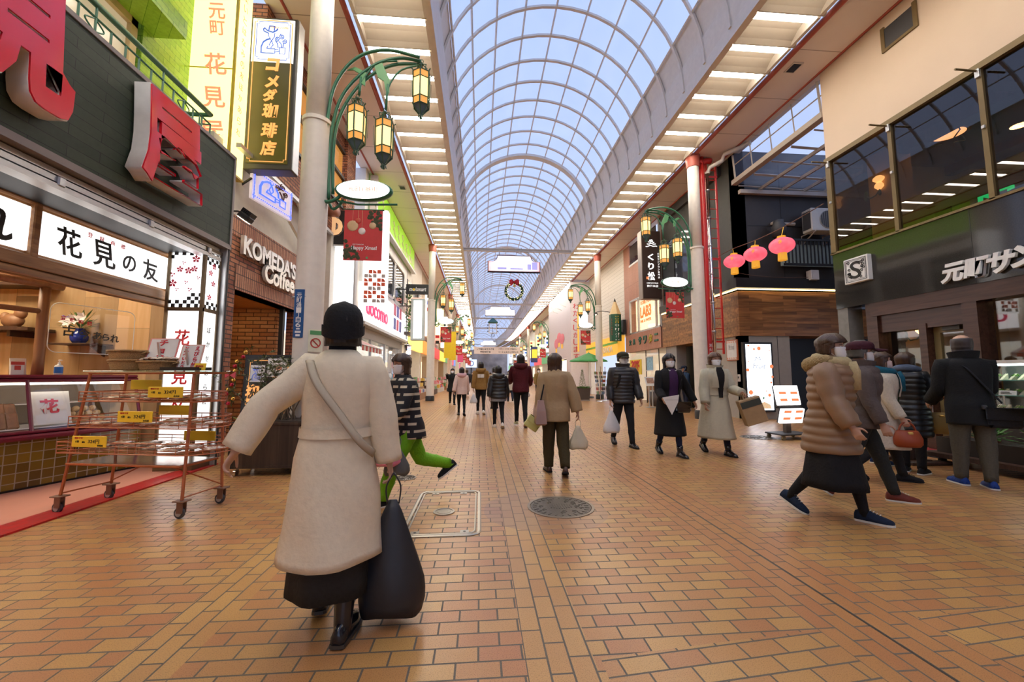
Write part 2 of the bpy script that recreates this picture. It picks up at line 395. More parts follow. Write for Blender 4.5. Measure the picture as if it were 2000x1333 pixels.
for s_, a, b in ((1, 6.66, 7.72), (-1, -2.6, -3.73)):
    sweep('soffit_panel', [(a, ZS + .02), (b + .32 * s_, ZS + .02), (b + .32 * s_, ZS + .1), (a, ZS + .1)], sof, par=roof)
    for xx, r_ in ((a, .055), (b, .03)):
        mb = MB(); mb.tube([(xx + bend(y), y, ZS + (.0 if r_ > .04 else .02)) for y in [-18] + path[4::4]], r_, 8); struct('red_gutter', mb, rust, roof, True)
# access hatches in the soffit
for px, py, s_ in ((1550, 133, 1), (786, 367, -1)):
    c = on_z(px, py, ZS); mb = MB().box(c.x - .12, c.x + .12, c.y - .15, c.y + .15, ZS - .005, ZS + .03).mat(1).box(c.x - .09, c.x + .09, c.y - .12, c.y + .12, ZS - .012, ZS)
    tag(obj('soffit_vent', mb, (creamd, black)), 'small dark square vent in the %s soffit panels' % ('right-hand' if s_ > 0 else 'left-hand'), 'vent', None)
# fluorescent strips: a bent reflector plate with a glowing lamp under it
refl = M('cream_reflector', (.52, .45, .37), .45, var=.03)
def strip(s_, y, full=True):
    x0, x1 = (5.2, 6.42) if s_ > 0 else (-2.4, -1.12)
    t = thing('strip_light', 'transverse fluorescent strip between the %s girder and the red gutter' % ('right-hand' if s_ > 0 else 'left-hand'), 'ceiling light', ((x0 + x1) / 2, y, 8.15), 0, 'fluorescent strips of the %s louvre row' % ('right-hand' if s_ > 0 else 'left-hand'))
    h = (x1 - x0) / 2
    mb = MB(); mb.loft([[(x, .085, .20), (x, .2, .215), (x, .40, .17), (x, .56, .07), (x, .63, -.01), (x, .65, -.01), (x, .58, .09), (x, .41, .19), (x, .2, .235), (x, .085, .22)] for x in (-h - .06, h + .12)]); obj('reflector', mb, refl, t)
    mb = MB(); mb.box(-h, h, -.05, .07, .0, .022).mat(1).box(-h, h, -.055, .075, .022, .06, .01); obj('lamp', mb, (lampw, lamps), t)
    mb = MB(); mb.box(-h - .07, -h, -.06, .62, -.01, .24); obj('end_plate', mb, cream, t)
    mb = MB(); mb.box(h, h + .07, -.06, .62, -.01, .24); obj('end_plate', mb, cream, t)
    return t
SL, SRr = strip(-1, 3.62 - .74 * 13), strip(1, 3.7 - .74 * 3)
remember(SL); 
for s_, src, y0 in ((-1, SL, 3.62), (1, SRr, 3.7)):
    for k in range(-12 if s_ < 0 else -2, 100):
        y = y0 + .74 * k
        l = V(src.location); l.y = y; l.x += bend(y); dup(src, l)

# plain continuation of the two building rows behind the camera
mb = MB().box(-4.6, XL, -17, -1.5, 0, 8.3); struct('wall_left', mb, M('rear_wall_left', (.55, .48, .40), .6))
mb = MB().box(XR, 8.6, -17, -2, 0, 8.3); struct('wall_right', mb, M('rear_wall_right', (.55, .48, .40), .6))
# ================================================================ LEFT: rice-cracker shop
FX = -3.75                                # fascia plane
slate = brickmat('slate_cladding', (.020, .032, .018), (.034, .048, .028), (.008, .010, .008), .62, .105, .004, .55, bump=.6, smooth=.3)
shop = thing('cracker_shop', 'cracker shop with slate fascia, wooden front and tiled counter', 'shop building', (-4.4, 3, 0))
def part(name, mb, mat, par, smooth=False, **k): return obj(name, mb, mat, par, smooth, world=True, **k)
part('fascia', MB().box(-4.05, FX, -1.5, 6.11, 3.22, 4.55), slate, shop)
part('fascia_trim', MB().box(-4.1, FX + .015, -1.5, 6.13, 4.55, 4.6).box(-4.05, FX + .012, 6.11, 6.15, 3.2, 4.6).box(-3.95, FX + .012, -1.5, 6.15, 3.15, 3.22), M('stone_trim', (.22, .18, .17), .4), shop)
mb = MB()
for dz, dx in ((3.12, .0), (3.05, .05), (2.98, .1)): mb.box(-4.0 + dx * .5, -3.84 + dx * .3, -1.5, 6.05, dz - .03, dz + .02)
part('awning_rail', mb, alu, shop)
part('awning_housing', MB().box(-4.42, -3.98, -1.5, 6.0, 2.98, 3.24), black, shop)
for k in range(6): part('rail_bracket', MB().cbox((-3.9, .8 + k * 1.0, 3.03), (.2, .07, .09), .01), steel, shop)
# wooden frieze holding the lit panels
TX = -4.4
pts = [on_x(*p, TX) for p in ((82.5, 412.5), (328.6, 502.6), (321, 567), (75, 496.6), (64.5, 402), (52.5, 489), (327, 600), (0, 528))]
za, zb = pts[3].z, pts[0].z; y0, y1 = pts[0].y, pts[1].y; zbeam = pts[6].z
part('frieze', MB().box(TX - .1, TX - .02, -1, 6.1, zbeam, 3.0), woody, shop)
mb = MB()
for a, b in ((zb + .03, zb + .13), (za - .16, za - .03), (zbeam, zbeam + .07)): mb.box(TX - .06, TX + .03, -1, 6.1, a, b, .012)
for yy in (y0 - .09, y1 + .01, y0 - 2.0): mb.box(TX - .06, TX + .035, yy, yy + .07, za - .05, zb + .05, .01)
part('moulding', mb, woody, shop)
part('corner_post', MB().box(TX - .08, TX + .05, 6.03, 6.11, 0, 3.0, .01), wood, shop)
def lightbox(name, label, x, ya, yb, z0, z1, group=None):
    t = thing(name, label, 'sign', (x, (ya + yb) / 2, z0), 0, group)
    part('panel', MB().box(x - .03, x + .01, ya, yb, z0, z1, .006), signw, t); return t
t = lightbox('lit_sign_panel', 'lit white panel lettered with four black brush characters in the wooden frieze', TX, y0, y1, za, zb)
yc, zc, ww, hh = (y0 + y1) / 2, (za + zb) / 2, y1 - y0, zb - za
for ch, f, s_, dz in (('花', .17, .27, -.01), ('見', .42, .27, -.02), ('の', .62, .18, -.03), ('友', .82, .25, -.03)):
    text('brush_character', ch, hh * s_ * 2.3, hh * s_ * 2.5, ink, facing((TX + .016, y0 + ww * f, zc + dz), '+x'), t, .006, .012, -.18 if ch != 'の' else 0)
for k, ch in enumerate('登録商標'): text('red_character', ch, .055, .055, redink, facing((TX + .016, y0 + ww * (.30 + .085 * k), zb - .07), '+x'), t, .004)
t = lightbox('lit_sign_panel', 'lit white panel with one black brush stroke cut by the picture edge', TX, y0 - 2.0, y0 - .1, za, zb)
text('brush_character', 'れ', .36, .36, ink, facing((TX + .016, y0 - .42, zc - .02), '+x'), t, .006, .015)
# fluorescent fittings under the canopy
for (pa, pb), lb in ((((160, 393), (365, 478)), 'farther'), (((-60, 280), (90, 352)), 'nearer')):
    a, b = on_x(*pa, -4.15), on_x(*pb, -4.15); z = (a.z + b.z) / 2
    t = thing('canopy_light', 'long white fluorescent fitting under the shop canopy, the %s one' % lb, 'light', (-4.15, (a.y + b.y) / 2, z))
    M4 = None
    part('diffuser', MB().box(-4.27, -4.05, a.y, b.y, z - .02, z + .06, .03), glow('canopy_lamp', (1, .95, .88), 14.0), t)
    part('end_cap', MB().box(-4.28, -4.04, a.y - .05, a.y, z - .03, z + .08, .02).box(-4.28, -4.04, b.y, b.y + .04, z - .03, z + .08, .02), white, t)
# interior shell
part('interior_side', MB().box(-8.6, TX - .05, 6.12, 6.2, 0, 3.3), woodmat('interior_panels', (.60, .37, .16), (.70, .47, .24), .6, plank=(1.2, .45, 'v')), shop)
part('interior_rear', MB().box(-8.7, -8.6, -1, 6.2, 0, 3.3), M('shop_ochre', (.72, .42, .13), .6), shop)
part('interior_side', MB().box(-8.7, -4.1, -1.6, -1.5, 0, 4.6), M('shop_ochre', (.72, .42, .13), .6), shop)
part('interior_ceiling', MB().box(-8.7, -4.4, -1, 6.2, 3.2, 3.3), M('shop_ceiling', (.7, .62, .5), .6), shop)
for k in range(2):
    t = thing('interior_lamp', 'flat lit ceiling panel inside the cracker shop', 'light', (-6.2, 2.6 + 2.2 * k, 3.15), 0, 'ceiling panels inside the cracker shop')  # ceiling panels added to brighten the shop interior
    obj('diffuser', MB().box(-.7, .7, -.25, .25, 0, .03), glow('interior_white', (1, .84, .60), 26.0), t); obj('frame', MB().box(-.75, .75, -.3, .3, .03, .045), white, t)
# counter with tiled base
A_, B_ = V((-5.62, 3.05, 0)), V((-4.70, 6.0, 0)); D = (B_ - A_).normalized(); Nn = V((D.y, -D.x, 0)); L_ = (B_ - A_).length
FR = Matrix.Translation(A_) @ Matrix(((D.x, Nn.x, 0, 0), (D.y, Nn.y, 0, 0), (0, 0, 1, 0), (0, 0, 0, 1)))   # local x along the counter, y out to the street
cnt = thing('display_counter', 'cracker counter with mustard tile base, burgundy rims and slanting glass', 'counter', (A_ + D * L_ / 2))
def tilemat():
    t = NT('mustard_tiles'); o, p = t.pos(); u = t.math('ADD', t.math('MULTIPLY', o[0], D.x), t.math('MULTIPLY', o[1], D.y))
    b = t.n('TexBrick', {'Vector': t.vec(u, o[2]), 'Color1': (.20, .115, .012, 1), 'Color2': (.085, .045, .008, 1), 'Mortar': (.30, .25, .17, 1), 'Scale': 1, 'Mortar Size': .005, 'Brick Width': .105, 'Row Height': .105, 'Bias': 0.0}, offset=0.0)
    t.P(Base_Color=b.outputs[0], Roughness=.18, Normal=t.n('Bump', {'Height': b.outputs[1], 'Strength': .4, 'Distance': .01}, invert=True)); return t.m
part('tiled_base', MB().box(0, L_, -.75, 0, .04, .56, 0, FR), tilemat(), cnt)
part('plinth', MB().box(0, L_, -.72, -.03, 0, .04, 0, FR), black, cnt)
part('lower_rim', MB().box(-.02, L_ + .05, -.78, .07, .56, .62, .02, FR).box(0, L_ + .03, -.78, .04, .625, .66, .012, FR), burg, cnt)
part('top_rim', MB().box(-.02, L_ + .03, -.80, -.13, 1.20, 1.25, .015, FR).box(0, L_, -.84, -.1, 1.25, 1.285, .012, FR), burg, cnt)
part('rear_panel', MB().box(0, L_, -.75, -.72, .6, 1.2, 0, FR), M('case_back', (.36, .30, .24), .3), cnt)
for a, b in ((.03, 1.97), (2.03, L_ - .03)):
    mb = MB(); q = [FR @ V(p) for p in ((a, .02, .66), (b, .02, .66), (b, -.14, 1.20), (a, -.14, 1.20))]; mb.quad(*q); part('glass_front', mb, clear, cnt)
for a in (0, 1.98, L_ - .03):
    mb = MB(); mb.tube([FR @ V((a + .015, .02, .64)), FR @ V((a + .015, -.14, 1.22))], .018, 6); part('glazing_bar', mb, burg, cnt)
for z in (.68, .94): part('case_shelf', MB().box(.02, L_ - .02, -.7, -.08 if z < .8 else -.4, z - .01, z, 0, FR), white, cnt)
part('case_lamp', MB().box(.1, L_ - .1, -.2, -.16, 1.17, 1.195, 0, FR), glow('case_lamp_glow', (1, .9, .7), 6.0), cnt)
# brown cracker slabs standing in two rows behind the glass
slab = M('cracker_brown', (.24, .085, .02), .35, var=.25, nscale=24, bump=.4)
src = None
for r_ in range(2):
    for k in range(8):
        l = FR @ V((1.22 + k * .1 + r_ * .04, -.14 - r_ * .12, .68 + r_ * .1)); lb = 'brown seaweed-dark cracker slab leaning in the glass counter'
        t = thing('cracker_slab', lb, 'cracker', l, atan2(D.y, D.x) + random.uniform(-.12, .12), 'cracker slabs behind the counter glass')
        mb = MB(); Mx = Matrix.Rotation(R(-24 + random.uniform(-5, 5)), 4, 'X'); mb.box(-.052, .052, -.02, .02, .0, .19, .012, Mx); obj('slab', mb, slab, t, True, auto=40)
        mb = MB(); mb.box(-.054, .054, -.024, .022, .175, .195, .006, Mx); obj('wrapper_edge', mb, clearl, t)
# cookies and a printed card in the far bay
for k in range(12):
    l = FR @ V((2.5 + (k % 4) * .085, -.2 - (k // 4) * .09, .685 + (k // 4) * .06)); o = obj('round_cracker', MB().lathe([(.0, .0), (.04, .0), (.046, .012), (.04, .026), (.0, .03)], n=14, M=Matrix.Rotation(R(55), 4, 'X') @ Matrix.Rotation(0, 4, 'Z')), M('cookie', (.62, .40, .19), .6, var=.2, nscale=60), None, True); o.location = l
    tag(o, 'round pale cracker in the far bay of the glass counter', 'cracker', 'round crackers in the counter')
def card(name, label, cat, l, w, h, rz, mat, tilt=0.0, group=None, thick=.012):
    t = thing(name, label, cat, l, rz, group); Mx = Matrix.Rotation(-tilt, 4, 'X')
    o = obj('board', MB().box(-w / 2, w / 2, 0, thick, 0, h, .002, Mx), mat, t); return t, Mx
def cardtext(t, Mx, body, w, h, x, z, mat, bold=.01, vertical=False, shear=0, depth=.003, keep=False):
    me = text_mesh(body, w, h, depth, bold, shear, vertical, keep=keep); me.materials.append(mat); me.name = 'lettering'
    o = bpy.data.objects.new('lettering', me); COL.objects.link(o); o.parent = t; o.matrix_local = Mx @ Matrix.Translation((x, -.002, z)); return o
cz = atan2(D.y, D.x)
t, Mx = card('case_notice', 'white printed notice standing in the far glass bay of the counter', 'notice', FR @ V((2.25, -.12, .70)), .34, .40, cz, paper, R(16)); cardtext(t, Mx, '花', .17, .18, -.02, .22, redink, .03)
t, Mx = card('price_notice', 'small white price notice behind the counter glass', 'notice', FR @ V((1.72, -.16, 1.0)), .12, .09, cz, paper, R(10)); cardtext(t, Mx, '国産米使用', .09, .02, 0, .055, redink, .0)
# things on the counter
ct = 1.285
t = thing('sanitizer_bottle', 'blue labelled pump bottle on the cracker counter', 'bottle', FR @ V((2.3, -.22, ct)), cz)
obj('bottle_body', MB().lathe([(0, 0), (.036, 0), (.038, .01), (.038, .105), (.03, .12), (.014, .126), (.014, .135), (0, .135)], n=20), M('bottle_white', (.8, .82, .84), .3), t, True)
obj('paper_label', MB().lathe([(.0388, .018), (.0392, .02), (.0392, .095), (.0388, .097)], n=20), M('label_blue', (.02, .16, .55), .4), t, True)
obj('pump', MB().lathe([(0, .135), (.013, .135), (.013, .15), (.005, .152), (.005, .175), (0, .175)], n=10).box(-.008, .008, -.045, .01, .17, .185, .004), white, t)
t, Mx = card('payment_sign', 'red and white payment card stand on the counter', 'sign', FR @ V((1.98, -.28, ct)), .11, .15, cz, paper, R(5))
obj('header', MB().box(-.055, .055, -.004, 0, .115, .15, 0, Mx).box(-.025, .025, -.004, 0, .055, .105, .0, Mx), redp, t); cardtext(t, Mx, 'P', .022, .032, 0, .08, whitel, .02)
t, Mx = card('menu_card', 'white sheet menu card leaning behind the log post', 'card', FR @ V((2.12, -.55, ct)), .14, .2, cz, paper, R(8)); cardtext(t, Mx, 'おかき詰合せ', .1, .02, 0, .15, redink, 0)
for k, (px, py, s_) in enumerate(((15, 640, 1.0), (75, 620, .8))):
    pass
# log frame on the counter
t = thing('log_frame', 'rustic frame of barked logs standing on the cracker counter', 'log frame', FR @ V((2.23, -.45, ct)))
pp = FR @ V((2.23, -.45, ct)); top = pp + V((0, 0, 1.08))
part('log_post', MB().tube([pp, pp + V((.004, 0, .2)), pp + V((-.004, 0, .7)), top], [.055, .05, .052, .05], 12), logw, t, True)
part('log_beam', MB().tube([top + D * .16 + V((0, 0, .04)), top + D * -.4 + V((0, 0, .045)), top + D * -2.0 + V((0, 0, .04))], [.048, .052, .05], 12), logw, t, True)
part('log_rail', MB().tube([top + V((0, 0, -.3)), top + D * -.9 + V((0, 0, -.295)), top + D * -2 + V((0, 0, -.3))], .032, 10), logw, t, True)
# shelf with plates and pots behind
sh = thing('back_shelf', 'dark wooden wall shelf behind the log frame', 'shelf', (-6.9, 5.9, 1.8)); part('board', MB().box(-8.5, -6.0, 5.75, 6.1, 1.88, 1.92).box(-8.5, -6.0, 5.8, 6.1, 2.5, 2.54), woodd, sh)
for k in range(2): part('bracket', MB().box(-6.3 - k * 1.4, -6.26 - k * 1.4, 5.8, 6.1, 1.8, 1.88), woodd, sh)
t = thing('display_plate', 'white plate with brush writing propped on the back shelf', 'plate', (-6.85, 5.85, 1.92)); Mx = Matrix.Translation((0, 0, .17)) @ Matrix.Rotation(R(75), 4, 'X')
obj('plate', MB().lathe([(0, .0), (.12, .0), (.17, .018), (.172, .022), (.12, .008), (0, .008)], n=28, M=Mx), M('porcelain', (.82, .82, .84), .15), t, True)
for k in range(3): 
    me = text_mesh('茶の友', .16, .035, .003, .0); me.materials.append(ink); o = bpy.data.objects.new('brush_line', me); COL.objects.link(o); o.parent = t; o.matrix_local = Matrix.Translation((0, -.03, .23 - .055 * k))
t = thing('clay_pot', 'dark glazed pot on the back shelf beside the plate', 'pot', (-7.25, 5.9, 1.92)); obj('body', MB().lathe([(0, 0), (.08, 0), (.14, .08), (.15, .15), (.1, .22), (.08, .25), (.09, .27), (.07, .27), (0, .2)], n=20), M('pot_glaze', (.03, .022, .02), .2), t, True); obj('lid', MB().lathe([(0, .27), (.085, .272), (.06, .3), (.02, .31), (.02, .33), (0, .335)], n=16), M('pot_glaze', (.03, .022, .02), .2), t, True)
t = thing('wooden_ornament', 'carved brown ornament on the back shelf', 'ornament', (-6.35, 5.9, 1.92)); obj('carving', MB().ball((0, 0, .1), (.13, .08, .1)).ball((.09, 0, .2), (.07, .06, .08)).ball((-.1, 0, .15), (.05, .05, .07)), logw, t, True); obj('stand', MB().box(-.16, .16, -.09, .09, 0, .02), woodd, t)
# acrylic guard with lettering
ga, gb = FR @ V((2.12, -.12, ct + .27)), FR @ V((2.98, -.12, ct + .27)); gd = (gb - ga).normalized()
gz = atan2(gd.y, gd.x)
t = thing('acrylic_guard', 'clear acrylic splash guard with black brush lettering on the counter', 'guard', ga, gz)
def rrect(w, h, r, n=6, x0=0, z0=0):
    return [(x0 + cx + r * cos(a), z0 + cz_ + r * sin(a)) for cx, cz_, a0 in ((w - r, h - r, 0), (r, h - r, pi / 2), (r, r, pi), (w - r, r, 1.5 * pi)) for a in [a0 + pi / 2 * i / n for i in range(n + 1)]]
fr0 = (V((0, 0, 0)), V((1, 0, 0)), V((0, 0, 1)), V((0, 1, 0)))
obj('sheet', MB().prism(rrect(.88, .6, .09), fr0, .006), clearl, t)
ed = [V((p[0], -.001, p[1])) for p in rrect(.88, .6, .09)]; obj('sheet_edge', MB().tube(ed, .005, 4, loop=True), M('acrylic_edge', (.8, .85, .85), .2), t)
for ch, x, z, s_ in (('古', .18, .27, .12), ('今', .33, .25, .12), ('あ', .47, .235, .09), ('ら', .56, .225, .08), ('れ', .66, .215, .095)): 
    me = text_mesh(ch, s_, s_ * 1.1, .004, .02); me.materials.append(ink); o = bpy.data.objects.new('brush_character', me); COL.objects.link(o); o.parent = t; o.matrix_local = Matrix.Translation((x, -.006, z))
for k, ch in enumerate('登録商標'):
    me = text_mesh(ch, .05, .05, .004, .02); me.materials.append(redink); o = bpy.data.objects.new('red_character', me); COL.objects.link(o); o.parent = t; o.matrix_local = Matrix.Translation((.12 + .085 * k, -.006, .42 - .012 * k))
for x in (.1, .78): obj('foot', MB().cbox((x, .0, -.255), (.06, .1, .03), .004).box(x - .008, x + .008, -.002, .008, -.25, .03), clearl, t)
# flowers in a blue vase on a bracket shelf
vs = on_y(158, 672, 6.0)
t = thing('bracket_shelf', 'small dark bracket shelf on the light wood panels', 'shelf', vs); part('board', MB().box(vs.x - .28, vs.x + .32, 5.82, 6.12, vs.z - .02, vs.z, .004), woodd, t); part('bracket', MB().prism([(0, 0), (0, -.16), (-.24, 0)], (V((vs.x + .2, 6.12, vs.z - .02)), V((0, 1, 0)), V((0, 0, 1)), V((1, 0, 0))), .02), woodd, t)
t = thing('flower_vase', 'blue glass vase of white lilies and purple stems on the bracket shelf', 'vase', (vs.x, 5.97, vs.z))
obj('vase', MB().lathe([(0, 0), (.06, 0), (.09, .05), (.095, .1), (.06, .16), (.045, .19), (.055, .21), (.05, .21), (.04, .19), (0, .18)], n=22), M('cobalt_glass', (.01, .03, .28), .1), t, True)
lf = M('leaf_green', (.10, .24, .05), .5, var=.2); petal = M('lily_white', (.85, .78, .78), .5, var=.1); purp = M('purple_petal', (.25, .16, .50), .5)
def leafblade(mb, p, d, ln, w, up=V((0, 0, 1))):
    d = d.normalized(); s_ = d.cross(up); s_ = s_.normalized() if s_.length > .01 else V((1, 0, 0)); p = V(p)
    mb.quad(p, p + d * ln * .5 + s_ * w, p + d * ln + V((0, 0, -ln * .1)), p + d * ln * .5 - s_ * w)
mb = MB(); rnd = random.Random(3)
for k in range(70):
    a = rnd.uniform(0, 2 * pi); e = rnd.uniform(.1, 1.2); d = V((cos(a) * cos(e), sin(a) * cos(e) * .6, sin(e))); leafblade(mb, V((0, 0, .2)) + d * rnd.uniform(.02, .2), d, rnd.uniform(.08, .16), .012)
obj('foliage', mb, lf, t)
for k, (x, z) in enumerate(((.0, .33), (.1, .36), (-.08, .30))):
    mb = MB()
    for j in range(6):
        a = 2 * pi * j / 6; d = V((cos(a) * .8, -.5, sin(a) * .8)); leafblade(mb, V((x, -.08, z)), d, .1, .028, V((0, -1, .2)))
    obj('lily', mb, petal, t)
mb = MB()
for k in range(30): mb.ball((-.15 + rnd.uniform(-.04, .04), -.05 + rnd.uniform(-.03, .03), .32 + rnd.uniform(-.06, .06)), .014, 6, 4)
obj('purple_blossom', mb, purp, t)
# lantern column with checks and petals
ly = 5.76
a, b = on_y(335, 484.6, ly), on_y(399, 601, ly); la, lb_, lz0, lz1 = a.x, b.x + .02, b.z, a.z
lx1 = -3.84
t = thing('lantern_column', 'lit corner column box with black checks and red blossoms at the shop end', 'sign column', ((la + lx1) / 2, ly + .16, 0))
part('upper_box', MB().box(la, lx1, ly, ly + .32, lz0, lz1), signb, t); part('lower_box', MB().box(la, lx1, ly, ly + .32, .25, lz0 - .05), signw, t)
part('frame', MB().box(la - .02, lx1 + .02, ly - .012, ly + .34, lz0 - .05, lz0, .0).box(lx1 - .02, lx1 + .02, ly - .02, ly + .02, .2, lz1 + .02).box(la - .02, la + .02, ly - .02, ly + .02, .2, lz1 + .02).box(lx1 - .02, lx1 + .015, ly + .3, ly + .36, .2, lz1 + .02).box(la - .02, lx1 + .02, ly - .012, ly + .34, lz1, lz1 + .04).box(la - .02, lx1 + .02, ly - .01, ly + .34, .0, .25), bronze, t)
mb = MB(); q = (lx1 - la) / 9
for i in range(9):
    for j in range(4):
        if (i + j) % 2 == 0 and not (j > 1 and i > 3 - j): mb.box(la + i * q, la + (i + 1) * q, ly - .004, ly, lz1 - (j + 1) * q, lz1 - j * q)
        if (i + j) % 2 == 1 and not (j > 1 and i < 5): mb.box(la + i * q, la + (i + 1) * q, ly - .004, ly, lz0 + j * q, lz0 + (j + 1) * q)
for i in range(6):
    for j in range(5):
        if (i + j) % 2 == 0:
            if j < 3 + i % 2: mb.box(lx1, lx1 + .004, ly + .03 + i * q, ly + .03 + (i + 1) * q, lz1 - (j + 1) * q, lz1 - j * q)
            if j < 2: mb.box(lx1, lx1 + .004, ly + .03 + i * q, ly + .03 + (i + 1) * q, lz0 + j * q, lz0 + (j + 1) * q)
part('check_pattern', mb, ink, t)
mb = MB()
def blossom(mb, c, U, Vv, Nn, r, n=5):
    for k in range(n):
        a = 2 * pi * k / n + .3; d = U * cos(a) + Vv * sin(a); s_ = U * -sin(a) + Vv * cos(a)
        mb.quad(c, c + d * r * .6 + s_ * r * .34, c + d * r, c + d * r * .6 - s_ * r * .34)
for fx, fz, r_ in ((.75, .82, .06), (.55, .62, .055), (.3, .64, .05), (.72, .65, .05), (.12, .4, .06), (.8, .95, .05), (.1, .55, .04), (.5, .42, .03), (.85, .5, .03), (.25, .3, .03), (.62, .3, .035), (.4, .75, .03)):
    blossom(mb, V((la + (lx1 - la) * fx, ly - .006, lz0 + (lz1 - lz0) * fz)), V((1, 0, 0)), V((0, 0, 1)), V((0, -1, 0)), r_, 5 if r_ > .04 else 3)
for fy, fz in ((.4, .62), (.6, .45), (.4, .2), (.6, .75)): blossom(mb, V((lx1 + .006, ly + .32 * fy, lz0 + (lz1 - lz0) * fz)), V((0, 1, 0)), V((0, 0, 1)), V((1, 0, 0)), .05)
part('petals', mb, M('petal_red', (.75, .05, .10), .5, var=0), t)
for ch, z in (('花', lz0 - .42), ('見', lz0 - .95), ('友', lz0 - 1.3)): text('brush_character', ch, .2, .22, redink, facing(((la + lx1) / 2, ly - .004, z), '-y'), t, .004, .02)
for k, ch in enumerate('ぼかせあられ'): text('small_character', ch, .07, .08, ink, facing((lx1 + .004, ly + .17, lz0 - .3 - .2 * k), '+x'), t, .004, .0)
t = thing('shutter_frame', 'vertical silver shutter guide at the end of the cracker shop', 'frame', (-3.8, 6.14, 0)); part('guide', MB().box(-3.88, -3.76, 6.1, 6.17, 0, 3.2, .008), alu, t); part('channel', MB().box(-3.765, -3.752, 6.12, 6.15, 0, 3.2), black, t)
# big red characters on the fascia
fr = M('gloss_red', (.72, .012, .03), .18, coat=.6, var=0); fw = M('gloss_white', (.78, .76, .74), .3, var=.08)
for ch, (pa, pb), lb in (('屋', ((262, 236), (385, 392)), 'big red fascia character standing off the slate, nearest the coffee shop'), ('見', ((-95, -60), (128, 222)), 'big red fascia character at the picture edge above the lamps')):
    a, b = on_x(*pa, FX + .1), on_x(*pb, FX + .1); y_, yy_ = sorted((a.y, b.y))
    w = (yy_ - y_) * .92; yc = (y_ + yy_) / 2; z0_, z1_ = (3.38, 4.42) if ch == '屋' else (3.42, 4.62); h = z1_ - z0_
    t = thing('fascia_character', lb, 'sign letter', (FX, yc, z0_))
    text('letter_side', ch, w * 1.02, h * 1.02, fw, facing((FX + .10, yc, (z0_ + z1_) / 2), '+x'), t, .16, .045, -.1)
    text('letter_face', ch, w, h, fr, facing((FX + .18, yc, (z0_ + z1_) / 2), '+x'), t, .03, .04, -.1)
# balcony above the fascia
bx, be = -3.86, on_x(412, 225, -3.86)
t = thing('balcony_railing', 'green iron balcony railing above the slate fascia', 'railing', (bx, 3, 4.6))
ze = be.z
part('handrail', MB().tube([(bx, -1.5, ze), (bx, be.y, ze), (-4.6, be.y, ze)], .032, 8), green, t, True)
mb = MB(); mb.tube([(bx, -1.5, ze - .14), (bx, be.y, ze - .14), (-4.6, be.y, ze - .14)], .012, 6).tube([(bx, -1.5, 4.66), (bx, be.y, 4.66), (-4.6, be.y, 4.66)], .014, 6); part('rail', mb, green, t)
y = be.y
while y > .2:
    part('baluster', MB().tube([(bx, y, 4.6), (bx, y, ze - (.14 if int(y * 10) % 4 else 0))], .011, 6), green, t); y -= .17
for k in range(5): part('end_baluster', MB().tube([(bx - .15 * (k + 1), be.y, 4.6), (bx - .15 * (k + 1), be.y, ze)], .011, 6), green, t)
for yy in (4.0, 5.2):
    mb = MB()
    for s_ in (-1, 1): mb.tube([(bx, yy + s_ * (.05 - .05 * cos(q)), 4.68 + (ze - .82 - 4) * q / 6.28) for q in [i * .52 for i in range(13)]], .008, 5)
    part('scroll', mb, green, t)
# upper storey: green tiles, window, ledge
lime = brickmat('lime_tiles', (.22, .42, .03), (.32, .52, .06), (.12, .26, .02), .2, .1, .004, .25, bump=.2)
up = thing('tiled_storey', 'lime green tiled upper storey with framed window above the slate fascia', 'building', (-5, 3, 4.6))
part('tiled_face', MB().box(-5.2, -4.72, 5.55, 6.5, 4.6, 8.2).box(-5.2, -4.72, -1.5, 5.55, 6.35, 8.2), lime, up)
part('tiled_ledge', MB().box(-4.75, -4.3, -1.5, 5.75, 6.15, 6.42), lime, up)
part('balcony_floor', MB().box(-4.75, -3.9, -1.5, 6.1, 4.5, 4.57), creamd, up)
wfr = M('window_ochre', (.66, .50, .26), .45)
for k in range(3):
    a = 5.5 - 2.3 * (k + 1); f = part('window', MB().box(-4.85, -4.75, a, a + .1, 4.65, 6.15).box(-4.85, -4.75, a + 2.2, a + 2.3, 4.65, 6.15).box(-4.85, -4.75, a, a + 2.3, 6.05, 6.15).box(-4.85, -4.75, a, a + 2.3, 4.6, 4.72).box(-4.85, -4.76, a + 1.1, a + 1.2, 4.65, 6.15), wfr, up)
    obj('pane', MB().box(-4.82, -4.81, a, a + 2.3, 4.65, 6.15), M('lit_room_glass', (.45, .38, .26), .15, emit=.35, ecol=(1, .8, .5), var=.3, nscale=1.2), f, world=True)
# tall yellow lightbox
ya = 6.42; p0, p1 = on_y(372, 60, ya), on_y(462, 60, ya); q0 = on_y(462, 318, ya)
t = thing('yellow_lightbox', 'tall glowing yellow lightbox with faded red characters above the slate fascia', 'sign', ((p0.x + p1.x) / 2, ya + .2, q0.z))
ylw = glow('sign_yellow', (1.0, .84, .28), 2.0); x0, x1, z0, z1 = p0.x, p1.x, q0.z - .1, 9.2
part('box', MB().box(x0, x1, ya, ya + .4, z0, 8.15, .01), ylw, t); part('edge_frame', MB().box(x0 - .015, x0 + .02, ya - .01, ya + .4, z0, 8.15).box(x1 - .02, x1 + .015, ya - .01, ya + .02, z0, 8.15).box(x0, x1 + .01, ya - .01, ya + .41, z0 - .03, z0).box(x0, x1, ya - .006, ya, 6.25, 6.27), M('yellow_frame', (.62, .45, .05), .4), t)
rf = M('faded_red', (.80, .22, .12), .5, emit=.7, ecol=(1, .35, .18), var=0)
